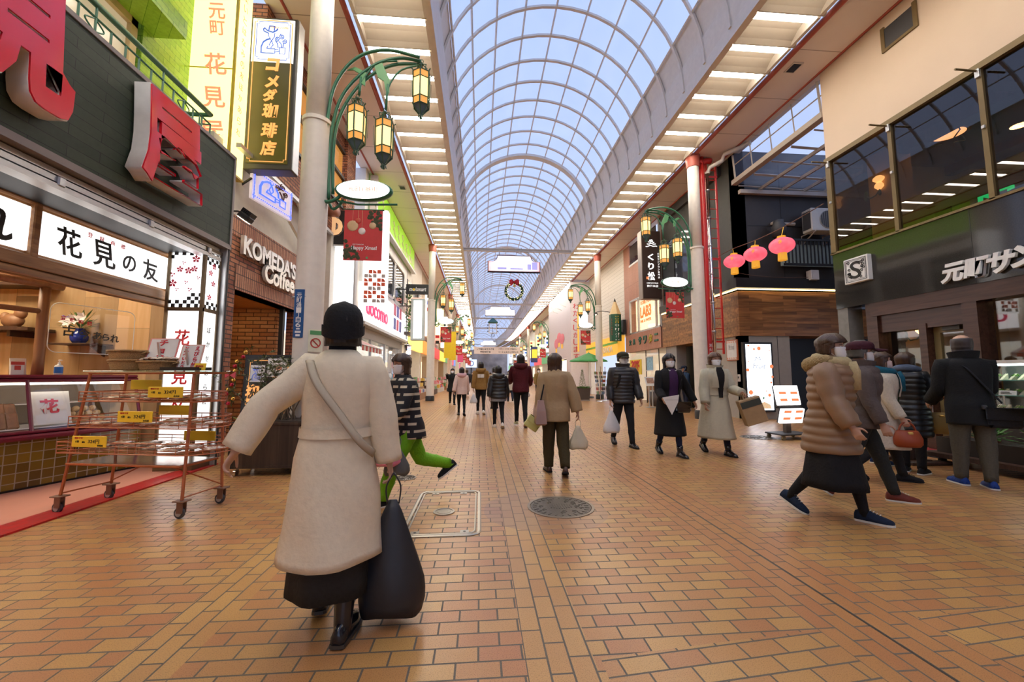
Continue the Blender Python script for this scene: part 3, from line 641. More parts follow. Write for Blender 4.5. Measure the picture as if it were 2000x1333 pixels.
for ch, py, s_ in (('元', 22, .27), ('町', 55, .24), ('花', 125, .36), ('見', 190, .34), ('屋', 258, .36)):
    c = on_y(425 - py * .03, py, ya); text('red_character', ch, s_, s_ * 1.05, rf, facing((c.x, ya - .006, c.z), '-y'), t, .004, .015, -.15)
for k, ch in enumerate('ちょいとはなみの友ほかあられ'): text('small_character', ch, .1, .12, rf, facing((x1 + .004, ya + .2, 7.9 - .2 * k), '+x'), t, .004, .0)
# ================================================================ rolling cart of cracker packs in front of the counter
orange = M('orange_enamel', (.44, .115, .03), .4, var=.12, nscale=30)
CM = Matrix.Translation((-3.235, 4.235, 0)) @ Matrix.Rotation(R(-11), 4, 'Z')
cart = thing('snack_cart', 'orange steel rolling cart with three wire tiers of cracker packs', 'cart', (-3.235, 4.235, 0), R(-11))
W2, D2 = .63, .215
wheel = M('caster_wheel', (.05, .05, .055), .5); hub = M('caster_hub', (.45, .44, .42), .45, .5)
legs = {}
for sx in (-1, 1):
    for sy in (-1, 1):
        b = V((sx * W2, sy * D2, .15)); tp = V((sx * (.55 if sx < 0 else .57), sy * (.12 if sy < 0 else .21), 1.30)); legs[sx, sy] = (b, tp)
        obj('leg', MB().tube([b, tp], .0135, 6), orange, cart)
        c = obj('caster', MB().cbox((b.x, b.y, .155), (.11, .09, .012), .003).box(b.x - .03, b.x + .03, b.y - .022, b.y - .016, .05, .15).box(b.x - .03, b.x + .03, b.y + .016, b.y + .022, .05, .15), M('caster_fork', (.22, .12, .08), .5, .4), cart)
        Mx = Matrix.Translation((b.x - .015, b.y, .05)) @ Matrix.Rotation(pi / 2, 4, 'X')
        obj('wheel', MB().lathe([(0, -.014), (.036, -.014), (.048, -.010), (.05, 0), (.048, .010), (.036, .014), (0, .014)], n=20, M=Mx), wheel, c, True, auto=40)
        obj('wheel_hub', MB().lathe([(0, -.016), (.03, -.016), (.03, .016), (0, .016)], n=14, M=Mx), hub, c)
def lrp(a, b, z): k = (z - a.z) / (b.z - a.z); return a + (b - a) * k
obj('lower_shelf', MB().box(-.62, .58, -.21, .21, .435, .455, .004), orange, cart)
obj('shelf_sheet', MB().box(-.6, .56, -.195, .195, .4555, .459), M('shelf_metal', (.45, .44, .43), .12, .85), cart)
obj('brace', MB().tube([V((-W2, D2, .19)), V((0, D2 * .2, .43))], .007, 5), orange, cart); obj('brace', MB().tube([V((W2, D2, .19)), V((.05, D2 * .2, .43))], .007, 5), orange, cart)
for sx in (-1, 1): obj('side_rail', MB().tube([V((sx * W2, -D2, .18)), V((sx * W2, D2, .18))], .007, 5), orange, cart)
def oblong(x0, x1, hw, n=8):
    r_ = hw; return [V((x0, -hw, 0)), V((x1 - r_, -hw, 0))] + [V((x1 - r_ + r_ * sin(a), -hw * cos(a), 0)) for a in [pi * i / n for i in range(1, n)]] + [V((x1 - r_, hw, 0)), V((x0, hw, 0))]
BK = ((.56, -.64, .86, .27, .10), (.79, -.59, .80, .235, .10), (1.03, -.55, .74, .2, .09))
for z, x0, x1, hw, hh in BK:
    ol = oblong(x0, x1, hw); mb = MB()
    for k in range(4): mb.tube([p + V((0, 0, z + hh * k / 3)) for p in ol], .0055 if k in (0, 3) else .0035, 5, loop=True)
    for j in range(len(ol)):
        a, b = ol[j], ol[(j + 1) % len(ol)]; n = max(1, int((b - a).length / .2))
        for i in range(n): p = a + (b - a) * i / n; mb.tube([p + V((0, 0, z)), p + V((0, 0, z + hh))], .004, 4)
    for k in range(9): y = -hw + 2 * hw * (k + .5) / 9; mb.tube([V((x0, y, z)), V((x1 - hw * .3, y, z))], .003, 4)
    obj('wire_basket', mb, orange, cart)
obj('top_frame', MB().tube([V((-.55, -.13, 1.3)), V((.6, -.13, 1.3)), V((.6, .22, 1.3)), V((-.55, .22, 1.3))], .011, 5, loop=True), orange, cart)
obj('glass_top', MB().box(-.58, .68, -.17, .24, 1.312, 1.32, .003), glass('green_glass', (.75, .9, .85), .15), cart)
# packs: flat clear pouches with brown and white crackers
def packmat():
    t = NT('cracker_pack'); tc = t.n('TexCoord'); v = t.n('TexVoronoi', {'Vector': tc.outputs['Object'], 'Scale': 32.0}); cr = t.n('ValToRGB', {0: v.outputs['Color']})
    cr.color_ramp.elements[0].color = (.28, .09, .03, 1); cr.color_ramp.elements[1].color = (.80, .66, .52, 1); cr.color_ramp.elements[0].position = .25; cr.color_ramp.elements[1].position = .6
    t.P(Base_Color=cr.outputs[0], Roughness=.25, Coat_Weight=.8, Coat_Roughness=.1); return t.m
pm = packmat(); pk = None; rnd = random.Random(5)
for bi, (z, x0, x1, hw, hh) in enumerate(BK):
    for k in range(9):
        l = CM @ V((x0 + .16 + k * (x1 - x0 - .3) / 8, rnd.uniform(-.5, .3) * hw, z + .012 + .022 * (k % 2)))
        gl_ = 'clear pouch of small crackers lying in the %s wire tier of the orange cart' % ('lowest', 'middle', 'top')[bi]; gg = 'cracker pouches in the %s tier' % ('lowest', 'middle', 'top')[bi]
        if pk is None:
            pk = thing('cracker_pouch', gl_, 'snack pack', l, 0, gg); mb = MB(); rings = []
            for i in range(7):
                x = -.075 + .15 * i / 6; th = .022 * max(.06, sin(pi * (i + .3) / 6.6)); rings.append([V((x, cos(a) * .085, sin(a) * th + .015 + .004 * sin(5 * a + i * 2))) for a in [2 * pi * j / 14 for j in range(14)]])
            mb.loft(rings); obj('pouch', mb, pm, pk, True); obj('seal', MB().box(-.1, -.073, -.08, .08, .012, .016).box(.073, .1, -.08, .08, .012, .016), clearl, pk); remember(pk)
        else: o = dup(pk, l, rnd.uniform(-.5, .5), gl_, gg)
# yellow price cards
for px, py, yy, yl, lb in ((342, 766, -.225, 'top tier', 'front'), (281, 813, -.26, 'middle tier', 'front'), (183, 862, -.295, 'lowest tier', 'front'), (272, 752, .2, 'top tier', 'rear'), (336, 802, .22, 'middle tier', 'rear'), (388, 852, .26, 'lowest tier', 'rear')):
    p = on_y(px, py, 4.03 if lb == 'front' else 4.42); lw = CM.inverted() @ p; lw.y = yy; p = CM @ lw
    t = thing('price_card', 'yellow price card clipped to the %s rim of the cart, %s' % (lb, yl), 'price card', (p.x, p.y, p.z - .05), R(-11))
    obj('card', MB().box(-.18, .18, -.004, .004, 0, .1, .003), yel, t); obj('clip', MB().box(-.02, .02, .004, .012, .02, .08), clearl, t)
    if lb == 'front':
        for body, w, h, x, z, m in (('324円', .115, .036, .05, .052, ink), ('御菓子司', .08, .014, -.11, .082, redink), ('1袋', .035, .02, -.12, .05, ink), ('税込', .03, .016, -.055, .045, ink), ('花見屋', .06, .016, .12, .016, ink)):
            cardtext(t, Matrix.Translation((0, -.003, 0)), body, w, h, x, z, m, .0)
# baskets and boards on the glass top
wick = M('wicker', (.42, .24, .09), .6, var=.3, nscale=120, bump=.8)
def wicker(name, label, l, rx, ry, h, rz=0, tall=None):
    t = thing(name, label, 'basket', l, rz); n = 26; mb = MB(); rings = []
    for i in range(8):
        k = i / 7; s_ = .84 + .16 * k; rings.append([V((rx * s_ * cos(2 * pi * j / n) * (1 + .012 * (-1) ** (i + j)), ry * s_ * sin(2 * pi * j / n) * (1 + .012 * (-1) ** (i + j)), h * k)) for j in range(n)])
    rings += [[V((rx * .95 * cos(2 * pi * j / n), ry * .95 * sin(2 * pi * j / n), h)) for j in range(n)], [V((rx * .8 * cos(2 * pi * j / n), ry * .8 * sin(2 * pi * j / n), .02)) for j in range(n)]]
    mb.loft(rings); obj('weave', mb, wick, t, True)
    mb = MB(); mb.tube([V((rx * cos(2 * pi * j / n), ry * sin(2 * pi * j / n), h)) for j in range(n)], .012, 6, loop=True); obj('rim', mb, wick, t, True)
    for s_ in (-1, 1): obj('handle', MB().tube([V((s_ * rx * (.98 + .1 * sin(a)), ry * .35 * cos(a), h + .02 * sin(a) - .03)) for a in [pi * i / 8 for i in range(9)]], .007, 5), wick, t, True)
    return t
def onc(px, z=1.325, y=0.02):
    q = on_y(px, 725, 4.2); l = CM.inverted() @ q; l.y = y; l.z = z; return CM @ l
wicker('wicker_basket', 'deep oval wicker basket, lower of the two stacked on the cart top', onc(226), .19, .12, .1, R(-11))
p = onc(222); p.z += .1; wicker('wicker_basket', 'oval wicker basket stacked on top of another at the cart top', p, .18, .115, .095, R(-5))
bk = onc(299); wicker('wicker_basket', 'shallow wicker basket of white pouches beside the stacked pair', bk, .2, .125, .085, R(-11))
for k in range(7): 
    q = bk + V((-.12 + .04 * k, rnd.uniform(-.05, .05), .085 + rnd.uniform(0, .02)))
    dup(pk, q, rnd.uniform(0, 6), 'white pouch heaped in the shallow wicker basket', 'pouches in the shallow wicker basket', (.7, .7, .9))
pinkb = M('board_pink', (.78, .28, .26), .5)
def board(label, l, w, h, rz, cols, edge):
    t = thing('sign_board', label, 'sign', l, rz); Mx = Matrix.Rotation(R(-14), 4, 'X')
    obj('frame', MB().box(-w / 2, w / 2, 0, .012, 0, h, .003, Mx), edge, t); obj('sheet', MB().box(-w / 2 + .02, w / 2 - .012, -.003, 0, .015, h - .012, 0, Mx), paper, t); obj('stay', MB().box(-.01, .01, .02, .03, 0, h * .8, 0, Matrix.Rotation(R(12), 4, 'X')), alu, t)
    for body, x, hh, ww in cols: cardtext(t, Matrix.Translation((0, 0, 0)) @ Mx @ Matrix.Translation((0, -.004, 0)), body, ww, hh, x, h * .52, redink, .03, vertical=True)
    return t
p = onc(292); p += V((0, .03, .07)); board('pink-edged board lettered in red katakana standing in the shallow basket', p, .31, .27, R(-5), (('チョコ', .0, .22, .085),), pinkb)
p = onc(366); board('white board with two columns of red brush hiragana on the cart top', p, .24, .27, R(-8), (('えびら紬', .06, .22, .055), ('こんぺいとう', -.055, .24, .05)), M('board_rose', (.80, .48, .40), .5))
p = onc(378, y=-.04); t = thing('black_tray', 'low black tray under the white board on the cart top', 'tray', p, R(-11)); obj('tray', MB().box(-.2, .2, -.07, .07, 0, .02, .004), black, t); [obj('rim', MB().box(-.205, .205, y_ - .005, y_ + .005, 0, .03), black, t) for y_ in (-.07, .07)]
p = onc(415, y=-.08); t, Mx = card('price_card', 'small yellow card at the right end of the cart top', 'price card', p, .12, .07, R(-11), yel, R(12)); cardtext(t, Mx, '新商品', .08, .02, 0, .04, redink, .0)

# ================================================================ LEFT: brick coffee house
KX = -4.1
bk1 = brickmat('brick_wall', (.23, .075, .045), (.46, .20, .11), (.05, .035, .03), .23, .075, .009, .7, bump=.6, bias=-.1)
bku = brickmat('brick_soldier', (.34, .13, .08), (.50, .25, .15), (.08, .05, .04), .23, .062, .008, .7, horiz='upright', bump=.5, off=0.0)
bkw = brickmat('brick_lit', (.52, .19, .07), (.72, .36, .15), (.12, .06, .03), .3, .085, .009, .7, bump=.5)  # brighter brick copy, the recess's warm light put into its colour
kom = thing('coffee_house', 'brick coffee house front with soldier course, recessed door and upper windows', 'shop building', (-4.5, 8.4, 0))
dy0, dy1, dz = 6.9, 9.35, 2.72
part('brick_front', MB().box(-4.4, KX, 6.2, dy0, 0, 3.62).box(-4.4, KX, dy1, 10.6, 0, 3.62).box(-4.4, KX, dy0, dy1, dz + .42, 3.62), bk1, kom)
part('soldier_course', MB().box(-4.38, KX + .012, dy0 - .02, 10.6, dz, dz + .42).box(-4.38, KX + .012, 6.2, 10.6, 3.62, 3.95), bku, kom)
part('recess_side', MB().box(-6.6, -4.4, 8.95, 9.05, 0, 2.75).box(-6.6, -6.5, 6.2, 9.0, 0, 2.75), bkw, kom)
orw = woodmat('orange_wood', (.42, .15, .03), (.60, .25, .06), .8, .35)
part('recess_ceiling', MB().box(-6.6, KX - .02, 6.2, 9.4, dz + .0, dz + .06), orw, kom)
part('door_frame', MB().box(-4.45, KX - .06, dy0 + .0, dy0 + .1, 0, dz).box(-5.2, -4.4, dy0 - .02, dy0 + .03, 0, dz), orw, kom)
part('door_handle', MB().tube([(-4.36, dy0 + .12, 1.55), (-4.36, dy0 + .12, 1.85)], .012, 6), gold, kom)
part('steel_post', MB().box(-4.32, -4.24, 8.86, 8.95, 0, dz), black, kom)
part('upper_band', MB().box(-4.4, KX - .03, 6.2, 10.6, 3.95, 5.05), M('beige_band', (.62, .57, .48), .6), kom)
part('brick_storey', MB().box(-4.4, -4.0, 7.2, 12.2, 5.05, 6.05).box(-4.4, -3.9, 11.45, 12.2, 6.05, 8.2).box(-4.4, -4.0, 7.2, 12.2, 7.75, 8.2), bk1, kom)
for k in range(4):
    a = 7.22 + k * 1.05; f = part('window', MB().box(-4.1, -3.95, a, a + .07, 6.05, 7.75).box(-4.1, -3.95, a, a + 1.05, 6.05, 6.12).box(-4.1, -3.95, a, a + 1.05, 6.9, 6.98).box(-4.1, -3.95, a, a + 1.05, 7.68, 7.75), black, kom)
    obj('pane', MB().box(-4.04, -4.03, a, a + 1.05, 6.05, 7.75), M('amber_room', (.20, .09, .03), .1, emit=.5, ecol=(.9, .38, .08), var=.5, nscale=.8), f, world=True)
part('vent_pipe', MB().tube([(-4.0, 10.4, 5.55), (-3.72, 10.3, 5.5)], .13, 14), M('copper_pipe', (.36, .16, .1), .4, .3), kom, True)
part('steel_frame', MB().box(-3.98, -3.9, 6.5, 10.6, 4.98, 5.05).tube([(-3.95, 7.2, 4.98), (-4.05, 9.6, 4.0)], .03, 4).tube([(-3.95, 8.6, 4.98), (-4.05, 10.5, 4.2)], .03, 4), alu, kom)
t = thing('downlight', 'small glowing downlight in the coffee house recess ceiling', 'light', (-5.0, 8.3, dz)); obj('rim', MB().lathe([(0, -.012), (.07, -.012), (.07, 0), (0, 0)]), gold, t); obj('lamp', MB().lathe([(0, -.02), (.05, -.02), (.05, -.012), (0, -.012)]), glow('downlight_glow', (1, .72, .4), 60.0), t)
t = thing('downlight', 'second glowing downlight nearer the door of the coffee house', 'light', (-5.3, 7.4, dz)); obj('rim', MB().lathe([(0, -.012), (.07, -.012), (.07, 0), (0, 0)]), gold, t); obj('lamp', MB().lathe([(0, -.02), (.05, -.02), (.05, -.012), (0, -.012)]), glow('downlight_glow', (1, .72, .4), 60.0), t)
# standing metal letters
silver = M('letter_silver', (.78, .76, .72), .25, .55)
t = thing('shop_lettering', "silver metal coffee house letters standing off the brick in two lines", 'sign', (KX, 7.8, 3.1))
def letters(body, pa, pb, hgt):
    a, b = on_x(*pa, KX), on_x(*pb, KX); text('letter_row', body, b.y - a.y, hgt, silver, facing((KX + .06, (a.y + b.y) / 2, (a.z + b.z) / 2), '+x'), t, .06, .035)
letters("KOMEDA'S", (466, 478), (570, 532), .34); letters('Coffee', (508, 530), (567, 560), .36)
# spotlight above the letters
p = on_y(480, 425, 6.5)
t = thing('spotlight', 'black finned floodlight glowing down on the brick letters', 'light', p); Mx = Matrix.Rotation(R(35), 4, 'Y')
obj('housing', MB().cbox((0, 0, 0), (.2, .16, .1), .02, Mx), black, t)
for k in range(6): obj('fin', MB().cbox((-.08 + .032 * k, 0, .08), (.008, .15, .07), 0, Mx), black, t)
obj('lens', MB().cbox((0, 0, -.053), (.16, .12, .006), 0, Mx), glow('flood_glow', (1, .8, .55), 30.0), t); obj('arm', MB().tube([(0, 0, .05), (-.15, .05, .12), (-.4, .05, .12)], .015, 5), black, t)
# the coffee sign logo drawn with strokes (u to the right, v up, unit square)
LOGO = [([(.12, .08), (.12, .28), (.18, .42), (.30, .50), (.40, .53)], .030), ([(.10, .08), (.55, .08)], .02), ([(.30, .22), (.58, .22), (.58, .08)], .02), ([(.34, .30), (.30, .22)], .018), ([(.58, .48), (.66, .38), (.68, .26)], .022),
        ([(.40, .54), (.44, .46), (.50, .54)], .02), ([(.44, .46), (.38, .34), (.44, .25), (.51, .34), (.46, .46)], .018), ([(.72, .27), (.92, .27), (.91, .07), (.73, .07), (.72, .27)], .018), ([(.58, .2), (.68, .21), (.74, .16), (.58, .12)], .014),
        ([(.16, .82), (.20, .86), (.30, .78), (.48, .74), (.60, .80), (.64, .86)], .032), ([(.16, .82), (.18, .76), (.34, .70)], .03), ([(.34, .80), (.36, .93), (.54, .93), (.52, .80)], .026), ([(.34, .70), (.33, .62), (.40, .55)], .016), ([(.55, .72), (.54, .60), (.50, .55)], .016)]
def spiral(cx, cy, r0, turns=1.6, a0=0.0): return [(cx + r0 * (1 - k / 26) * cos(a0 + k * turns * 2 * pi / 22), cy + r0 * (1 - k / 26) * sin(a0 + k * turns * 2 * pi / 22)) for k in range(23)]
STEAM = [(spiral(.64, .52, .085), .018), (spiral(.80, .62, .09, a0=2), .018), (spiral(.90, .48, .08, a0=3), .018), ([(.70, .46), (.78, .38), (.80, .28)], .02), ([(.86, .42), (.84, .28)], .02)]
def drawing(name, strokes, o, U, Vv, Nn, su, sv, mat, par, world=True):
    mb = MB()
    for pts, w in strokes: mb.tube([o + U * (p[0] * su) + Vv * (p[1] * sv) for p in pts], w * su * .8, 5, flat=1)
    return obj(name, mb, mat, par, world=world)
blue = M('logo_blue', (.04, .13, .62), .4, emit=.25, ecol=(.1, .25, 1.0), var=0); orl = M('sign_orange', (.85, .36, .10), .4, emit=.55, ecol=(1, .5, .16), var=0)
ky = 6.85
a, b, c = on_y(492.5, 31.5, ky), on_y(583.5, 33, ky), on_y(472, 329, ky); kx0, kx1, kz1, kz0 = c.x, on_y(568, 330, ky).x, a.z, c.z
t = thing('coffee_sign', 'tall dark lightbox with a blue coffee emblem over orange brush katakana', 'sign', ((kx0 + kx1) / 2, ky + .12, kz0))
kw = kx1 - kx0; kh = kz1 - kz0; ke = kz1 - .86
part('case', MB().box(kx0, kx1, ky, ky + .26, kz0, kz1, .012), M('sign_case', (.06, .055, .05), .4), t); part('side_panel', MB().box(kx1, kx1 + .012, ky + .03, ky + .24, kz0 + .02, kz1), alu, t)
part('dark_face', MB().box(kx0 + .06, kx1 - .06, ky - .012, ky, kz0 + .1, ke), M('sign_olive', (.07, .055, .012), .3, emit=.12, ecol=(.35, .27, .03), var=.4, nscale=1.5), t)
part('emblem_panel', MB().box(kx0 + .05, kx1 - .05, ky - .014, ky, ke, kz1 - .05), glow('emblem_white', (.93, .97, 1.0), .9), t)
U, Vz, Ny = V((1, 0, 0)), V((0, 0, 1)), V((0, -1, 0)); eo = V((kx0 + .15, ky - .016, ke + .12)); es = kw - .3
drawing('emblem', LOGO + STEAM, eo, U, Vz, Ny, es, .6, blue, t)
def chamfer(x0, x1, z0, z1, c): return [(x0 + c, z0), (x1 - c, z0), (x1 - c, z0 + c), (x1, z0 + c), (x1, z1 - c), (x1 - c, z1 - c), (x1 - c, z1), (x0 + c, z1), (x0 + c, z1 - c), (x0, z1 - c), (x0, z0 + c), (x0 + c, z0 + c)]
part('emblem_border', MB().tube([V((p[0], ky - .016, p[1])) for p in chamfer(kx0 + .12, kx1 - .12, ke + .05, kz1 - .1, .04)], .006, 4, loop=True), blue, t)
part('orange_border', MB().tube([V((p[0], ky - .016, p[1])) for p in chamfer(kx0 + .085, kx1 - .085, kz0 + .13, kz1 - .075, .04)], .009, 4, loop=True), orl, t)
text('emblem_name', "KOMEDA'S COFFEE", es * .6, .035, orl, facing((kx0 + kw * .62, ky - .016, kz1 - .2), '-y'), t, .004, .01)
for ch, py in (('コ', 127), ('メ', 160), ('ダ', 187), ('珈', 217), ('琲', 255), ('店', 290)):
    cpt = on_y(523 - (py - 127) * .05, py, ky); s_ = .235 if ch in 'コメダ' else .27
    text('brush_character', ch, s_, s_, orl, facing(((kx0 + kx1) / 2 + (.02 if ch != 'ダ' else 0), ky - .016, cpt.z), '-y'), t, .01, .055 if ch in 'コメダ' else .03, .12)
part('bracket', MB().tube([(kx0 + .1, ky + .13, kz0 - .1), (-4.3, ky + .13, kz0 - .35)], .02, 5).tube([(kx0 + .1, ky + .13, kz0 + .6), (-4.3, ky + .13, kz0 + .5)], .02, 5), black, t)
# LED emblem board under it
A1, B1 = on_x(491, 386, KX + .08), on_y(569, 429, 8.05); A1.y = 7.0; A1 = on_y(491, 386, 7.0)
dU = V((B1.x - A1.x, B1.y - A1.y, 0)); lw_ = dU.length; dU.normalize(); nU = V((dU.y, -dU.x, 0)); z0, z1 = min(A1.z, B1.z), kz0 + .12
t = thing('led_board', 'white board edged with blue LED dots showing the coffee emblem', 'sign', (A1 + B1) / 2)
mb = MB(); o_ = V((A1.x, A1.y, z0)); mb.prism([(0, 0), (lw_, 0), (lw_, z1 - z0), (0, z1 - z0)], (o_, dU, Vz, nU * -1), .05); part('panel', mb, M('led_panel', (.75, .66, .66), .4, emit=.35, ecol=(1, .85, .9)), t)
led = glow('led_blue', (.05, .12, 1.0), 1.5); mb = MB()
for i in range(22):
    for p in ((lw_ * (i + .5) / 22, .06), (lw_ * (i + .5) / 22, z1 - z0 - .05), (.04, (z1 - z0) * (i + .5) / 22), (lw_ - .04, (z1 - z0) * (i + .5) / 22)): mb.ball(o_ + dU * p[0] + Vz * p[1] + nU * .012, .012, 6, 4)
part('led_dots', mb, led, t)['kind'] = 'stuff'
drawing('emblem', [s_ for s_ in LOGO[:9]], o_ + dU * .08 + Vz * .1 + nU * .01, dU, Vz, nU, lw_ * .8, (z1 - z0) * 1.25, glow('led_blue', (.05, .12, 1.0), 1.5), t)
drawing('steam', STEAM, o_ + dU * .08 + Vz * .1 + nU * .01, dU, Vz, nU, lw_ * .8, (z1 - z0) * 1.25, M('led_brown', (.12, .03, .02), .4), t)
# A-board behind the planter
ay = 6.35; a, b = on_y(471, 692, ay), on_y(570, 696, ay)
t = thing('menu_board', 'black standing menu board with orange brush katakana by the coffee house door', 'sign', ((a.x + b.x) / 2, ay, 0)); aw = b.x - a.x; ah = a.z
Mx = Matrix.Rotation(R(-4), 4, 'X')
obj('frame', MB().box(-aw / 2, aw / 2, 0, .05, .06, ah, .01, Mx), M('board_black', (.015, .016, .02), .35), t); obj('face', MB().box(-aw / 2 + .05, aw / 2 - .05, -.006, 0, .12, ah - .05, 0, Mx), M('board_face', (.02, .018, .016), .3), t)
for sx in (-1, 1): obj('leg', MB().tube([(sx * aw * .42, .04, .3), (sx * aw * .42, .3, 0)], .012, 5), black, t); 
obj('orange_line', MB().tube([Mx @ V((p[0], -.008, p[1])) for p in chamfer(-aw / 2 + .09, aw / 2 - .09, .16, ah - .09, .03)], .006, 4, loop=True), orl, t)
ep = obj('emblem_panel', MB().box(-aw * .36, -aw * .08, -.012, -.004, ah - .42, ah - .16, 0, Mx), white, t)
drawing('emblem', LOGO, Mx @ V((-aw * .34, -.014, ah - .41)), U, Vz, Ny, aw * .24, .23, blue, t, world=False)
obj('poster', MB().box(-.02, aw * .36, -.014, -.004, ah - .34, ah - .06, 0, Mx), paper, t); obj('poster_print', MB().lathe([(0, -.004), (.05, -.004), (.05, 0), (0, 0)], n=18, M=Mx @ Matrix.Translation((aw * .2, -.018, ah - .2)) @ Matrix.Rotation(pi / 2, 4, 'X')), M('poster_orange', (.8, .35, .22), .5), t)
for ch, x, z, s_ in (('珈', -.22, .50, .2), ('琲', -.22, .70, .2), ('店', -.22, .90, .19), ('コ', .14, .34, .16), ('メ', .14, .5, .16), ('ダ', .12, .66, .2)): cardtext(t, Mx @ Matrix.Translation((0, -.01, 0)), ch, s_, s_, x * aw / .77, ah - .06 - z, orl, .05, shear=.1)
# garland on the door frame
gp = on_y(452, 720, 6.55)
t = thing('christmas_garland', 'gold and red bauble garland hanging on the coffee house door frame', 'garland', (gp.x, 6.6, .9)); rnd = random.Random(11)
path_g = [V((gp.x + .28 * (k / 24) ** 3 + .03 * sin(k), 6.6, .85 + k * .036)) for k in range(25)]
mb = MB()
for p in path_g:
    for k in range(9):
        a = rnd.uniform(0, 2 * pi); d = V((cos(a), -abs(rnd.uniform(.2, 1)), sin(a))); leafblade(mb, p, d, rnd.uniform(.05, .1), .008)
obj('tinsel', mb, M('garland_green', (.09, .13, .03), .5, var=.3), t, world=True)
for k in range(12):
    p = path_g[2 * k] + V((rnd.uniform(-.05, .05), -.07, 0)); obj('bauble', MB().ball(p, .03, 12, 8), (M('bauble_red', (.45, .01, .03), .12, .3), M('bauble_gold', (.75, .42, .08), .15, .8))[k % 2], t, True, world=True)
obj('bow', MB().prism([(0, 0), (.08, .05), (.08, -.05), (0, 0.001), (-.08, -.05), (-.08, .05)], (path_g[12] + V((0, -.1, 0)), U, Vz, Ny), .02), M('bow_red', (.5, .01, .03), .4), t, world=True)
# planter with olive bush
pa, pb = on_z(448, 930), V((-2.28, 5.4, 0)); px0, px1, py0, py1 = pa.x, pa.x + .92, 5.42, 5.9
t = thing('planter_box', 'dark wooden planter box on casters with an olive bush', 'planter', ((px0 + px1) / 2, 5.66, 0))
dk = woodmat('planter_slats', (.03, .018, .012), (.06, .038, .026), .8, .55, plank=(2, .11, 'v'))
part('box', MB().box(px0, px1, py0, py1, .12, .66, .006), dk, t); part('rim', MB().box(px0 - .012, px1 + .012, py0 - .012, py1 + .012, .64, .68, .004), dk, t); part('base_band', MB().box(px0 - .008, px1 + .008, py0 - .008, py1 + .008, .1, .135), dk, t); part('soil', MB().box(px0 + .03, px1 - .03, py0 + .03, py1 - .03, .675, .69), M('soil', (.04, .025, .015), .9, var=.3), t)
for sx in (px0 + .08, px1 - .08):
    for sy in (py0 + .06, py1 - .06): part('caster', MB().tube([(sx - .015, sy, .045), (sx + .015, sy, .045)], .045, 12).box(sx - .03, sx + .03, sy - .03, sy + .03, .085, .1), chrome, t, True, auto=30)
t = thing('olive_bush', 'wispy olive bush growing in the dark wooden planter', 'shrub', ((px0 + px1) / 2, 5.66, .69))
olive = M('olive_leaf', (.16, .20, .09), .55, var=.35, nscale=3); bark = M('olive_bark', (.16, .12, .08), .8)
mb = MB(); ml = MB(); rnd = random.Random(21)
for k in range(38):
    a = rnd.uniform(0, 2 * pi); b0 = V(((px0 + px1) / 2 + rnd.uniform(-.3, .3), 5.66 + rnd.uniform(-.12, .12), .69)); p = b0; d = V((cos(a) * .45, sin(a) * .25, 1)).normalized(); pts = [p]
    for s_ in range(9):
        d = (d + V((rnd.uniform(-.18, .18), rnd.uniform(-.15, .15), rnd.uniform(-.05, .05)))).normalized(); p = p + d * rnd.uniform(.06, .12); pts.append(p)
        if s_ > 1:
            for j in range(9):
                e = rnd.uniform(0, 2 * pi); leafblade(ml, p, (d * .5 + V((cos(e), sin(e), rnd.uniform(-.3, .5)))), rnd.uniform(.06, .1), .011)
    mb.tube(pts, [.008 - .0007 * i for i in range(10)], 4)
part('branches', mb, bark, t); part('foliage', ml, olive, t)
ml = MB()
for k in range(60):
    a = rnd.uniform(0, 2 * pi); leafblade(ml, V((px0 + .2 + rnd.uniform(-.1, .15), 5.5 + rnd.uniform(-.04, .1), .69)), V((cos(a), sin(a) * .6, rnd.uniform(.3, 1.2))), rnd.uniform(.08, .17), .03)
part('low_leaves', ml, M('fresh_leaf', (.10, .34, .05), .5, var=.2), t)
# ================================================================ arcade columns with lantern arms
def column(name, label, x, y, top=8.2, r=.17):
    t = thing(name, label, 'column', (x, y, 0), 0); t['kind'] = 'thing'
    obj('shaft', MB().lathe([(r, 5.2), (r, top)], n=24), cream, t, True); obj('lower_shaft', MB().lathe([(r + .03, .25), (r + .03, 5.2), (r, 5.22)], n=24), cream, t, True, auto=40)
    obj('collar', MB().lathe([(r + .03, 5.17), (r + .05, 5.18), (r + .05, 5.24), (r, 5.25)], n=24), cream, t, True, auto=40)
    obj('base', MB().lathe([(r + .06, 0), (r + .06, .22), (r + .03, .26)], n=24), black, t, True, auto=40); obj('red_capital', MB().lathe([(r + .01, top - .38), (r + .02, top - .38), (r + .05, top), (0, top)], n=20), rust, t, True, auto=40)
    return t
amb2 = glow('amber_low', (.75, .34, .07), .7); iron = M('lantern_iron', (.05, .12, .075), .45, .2)
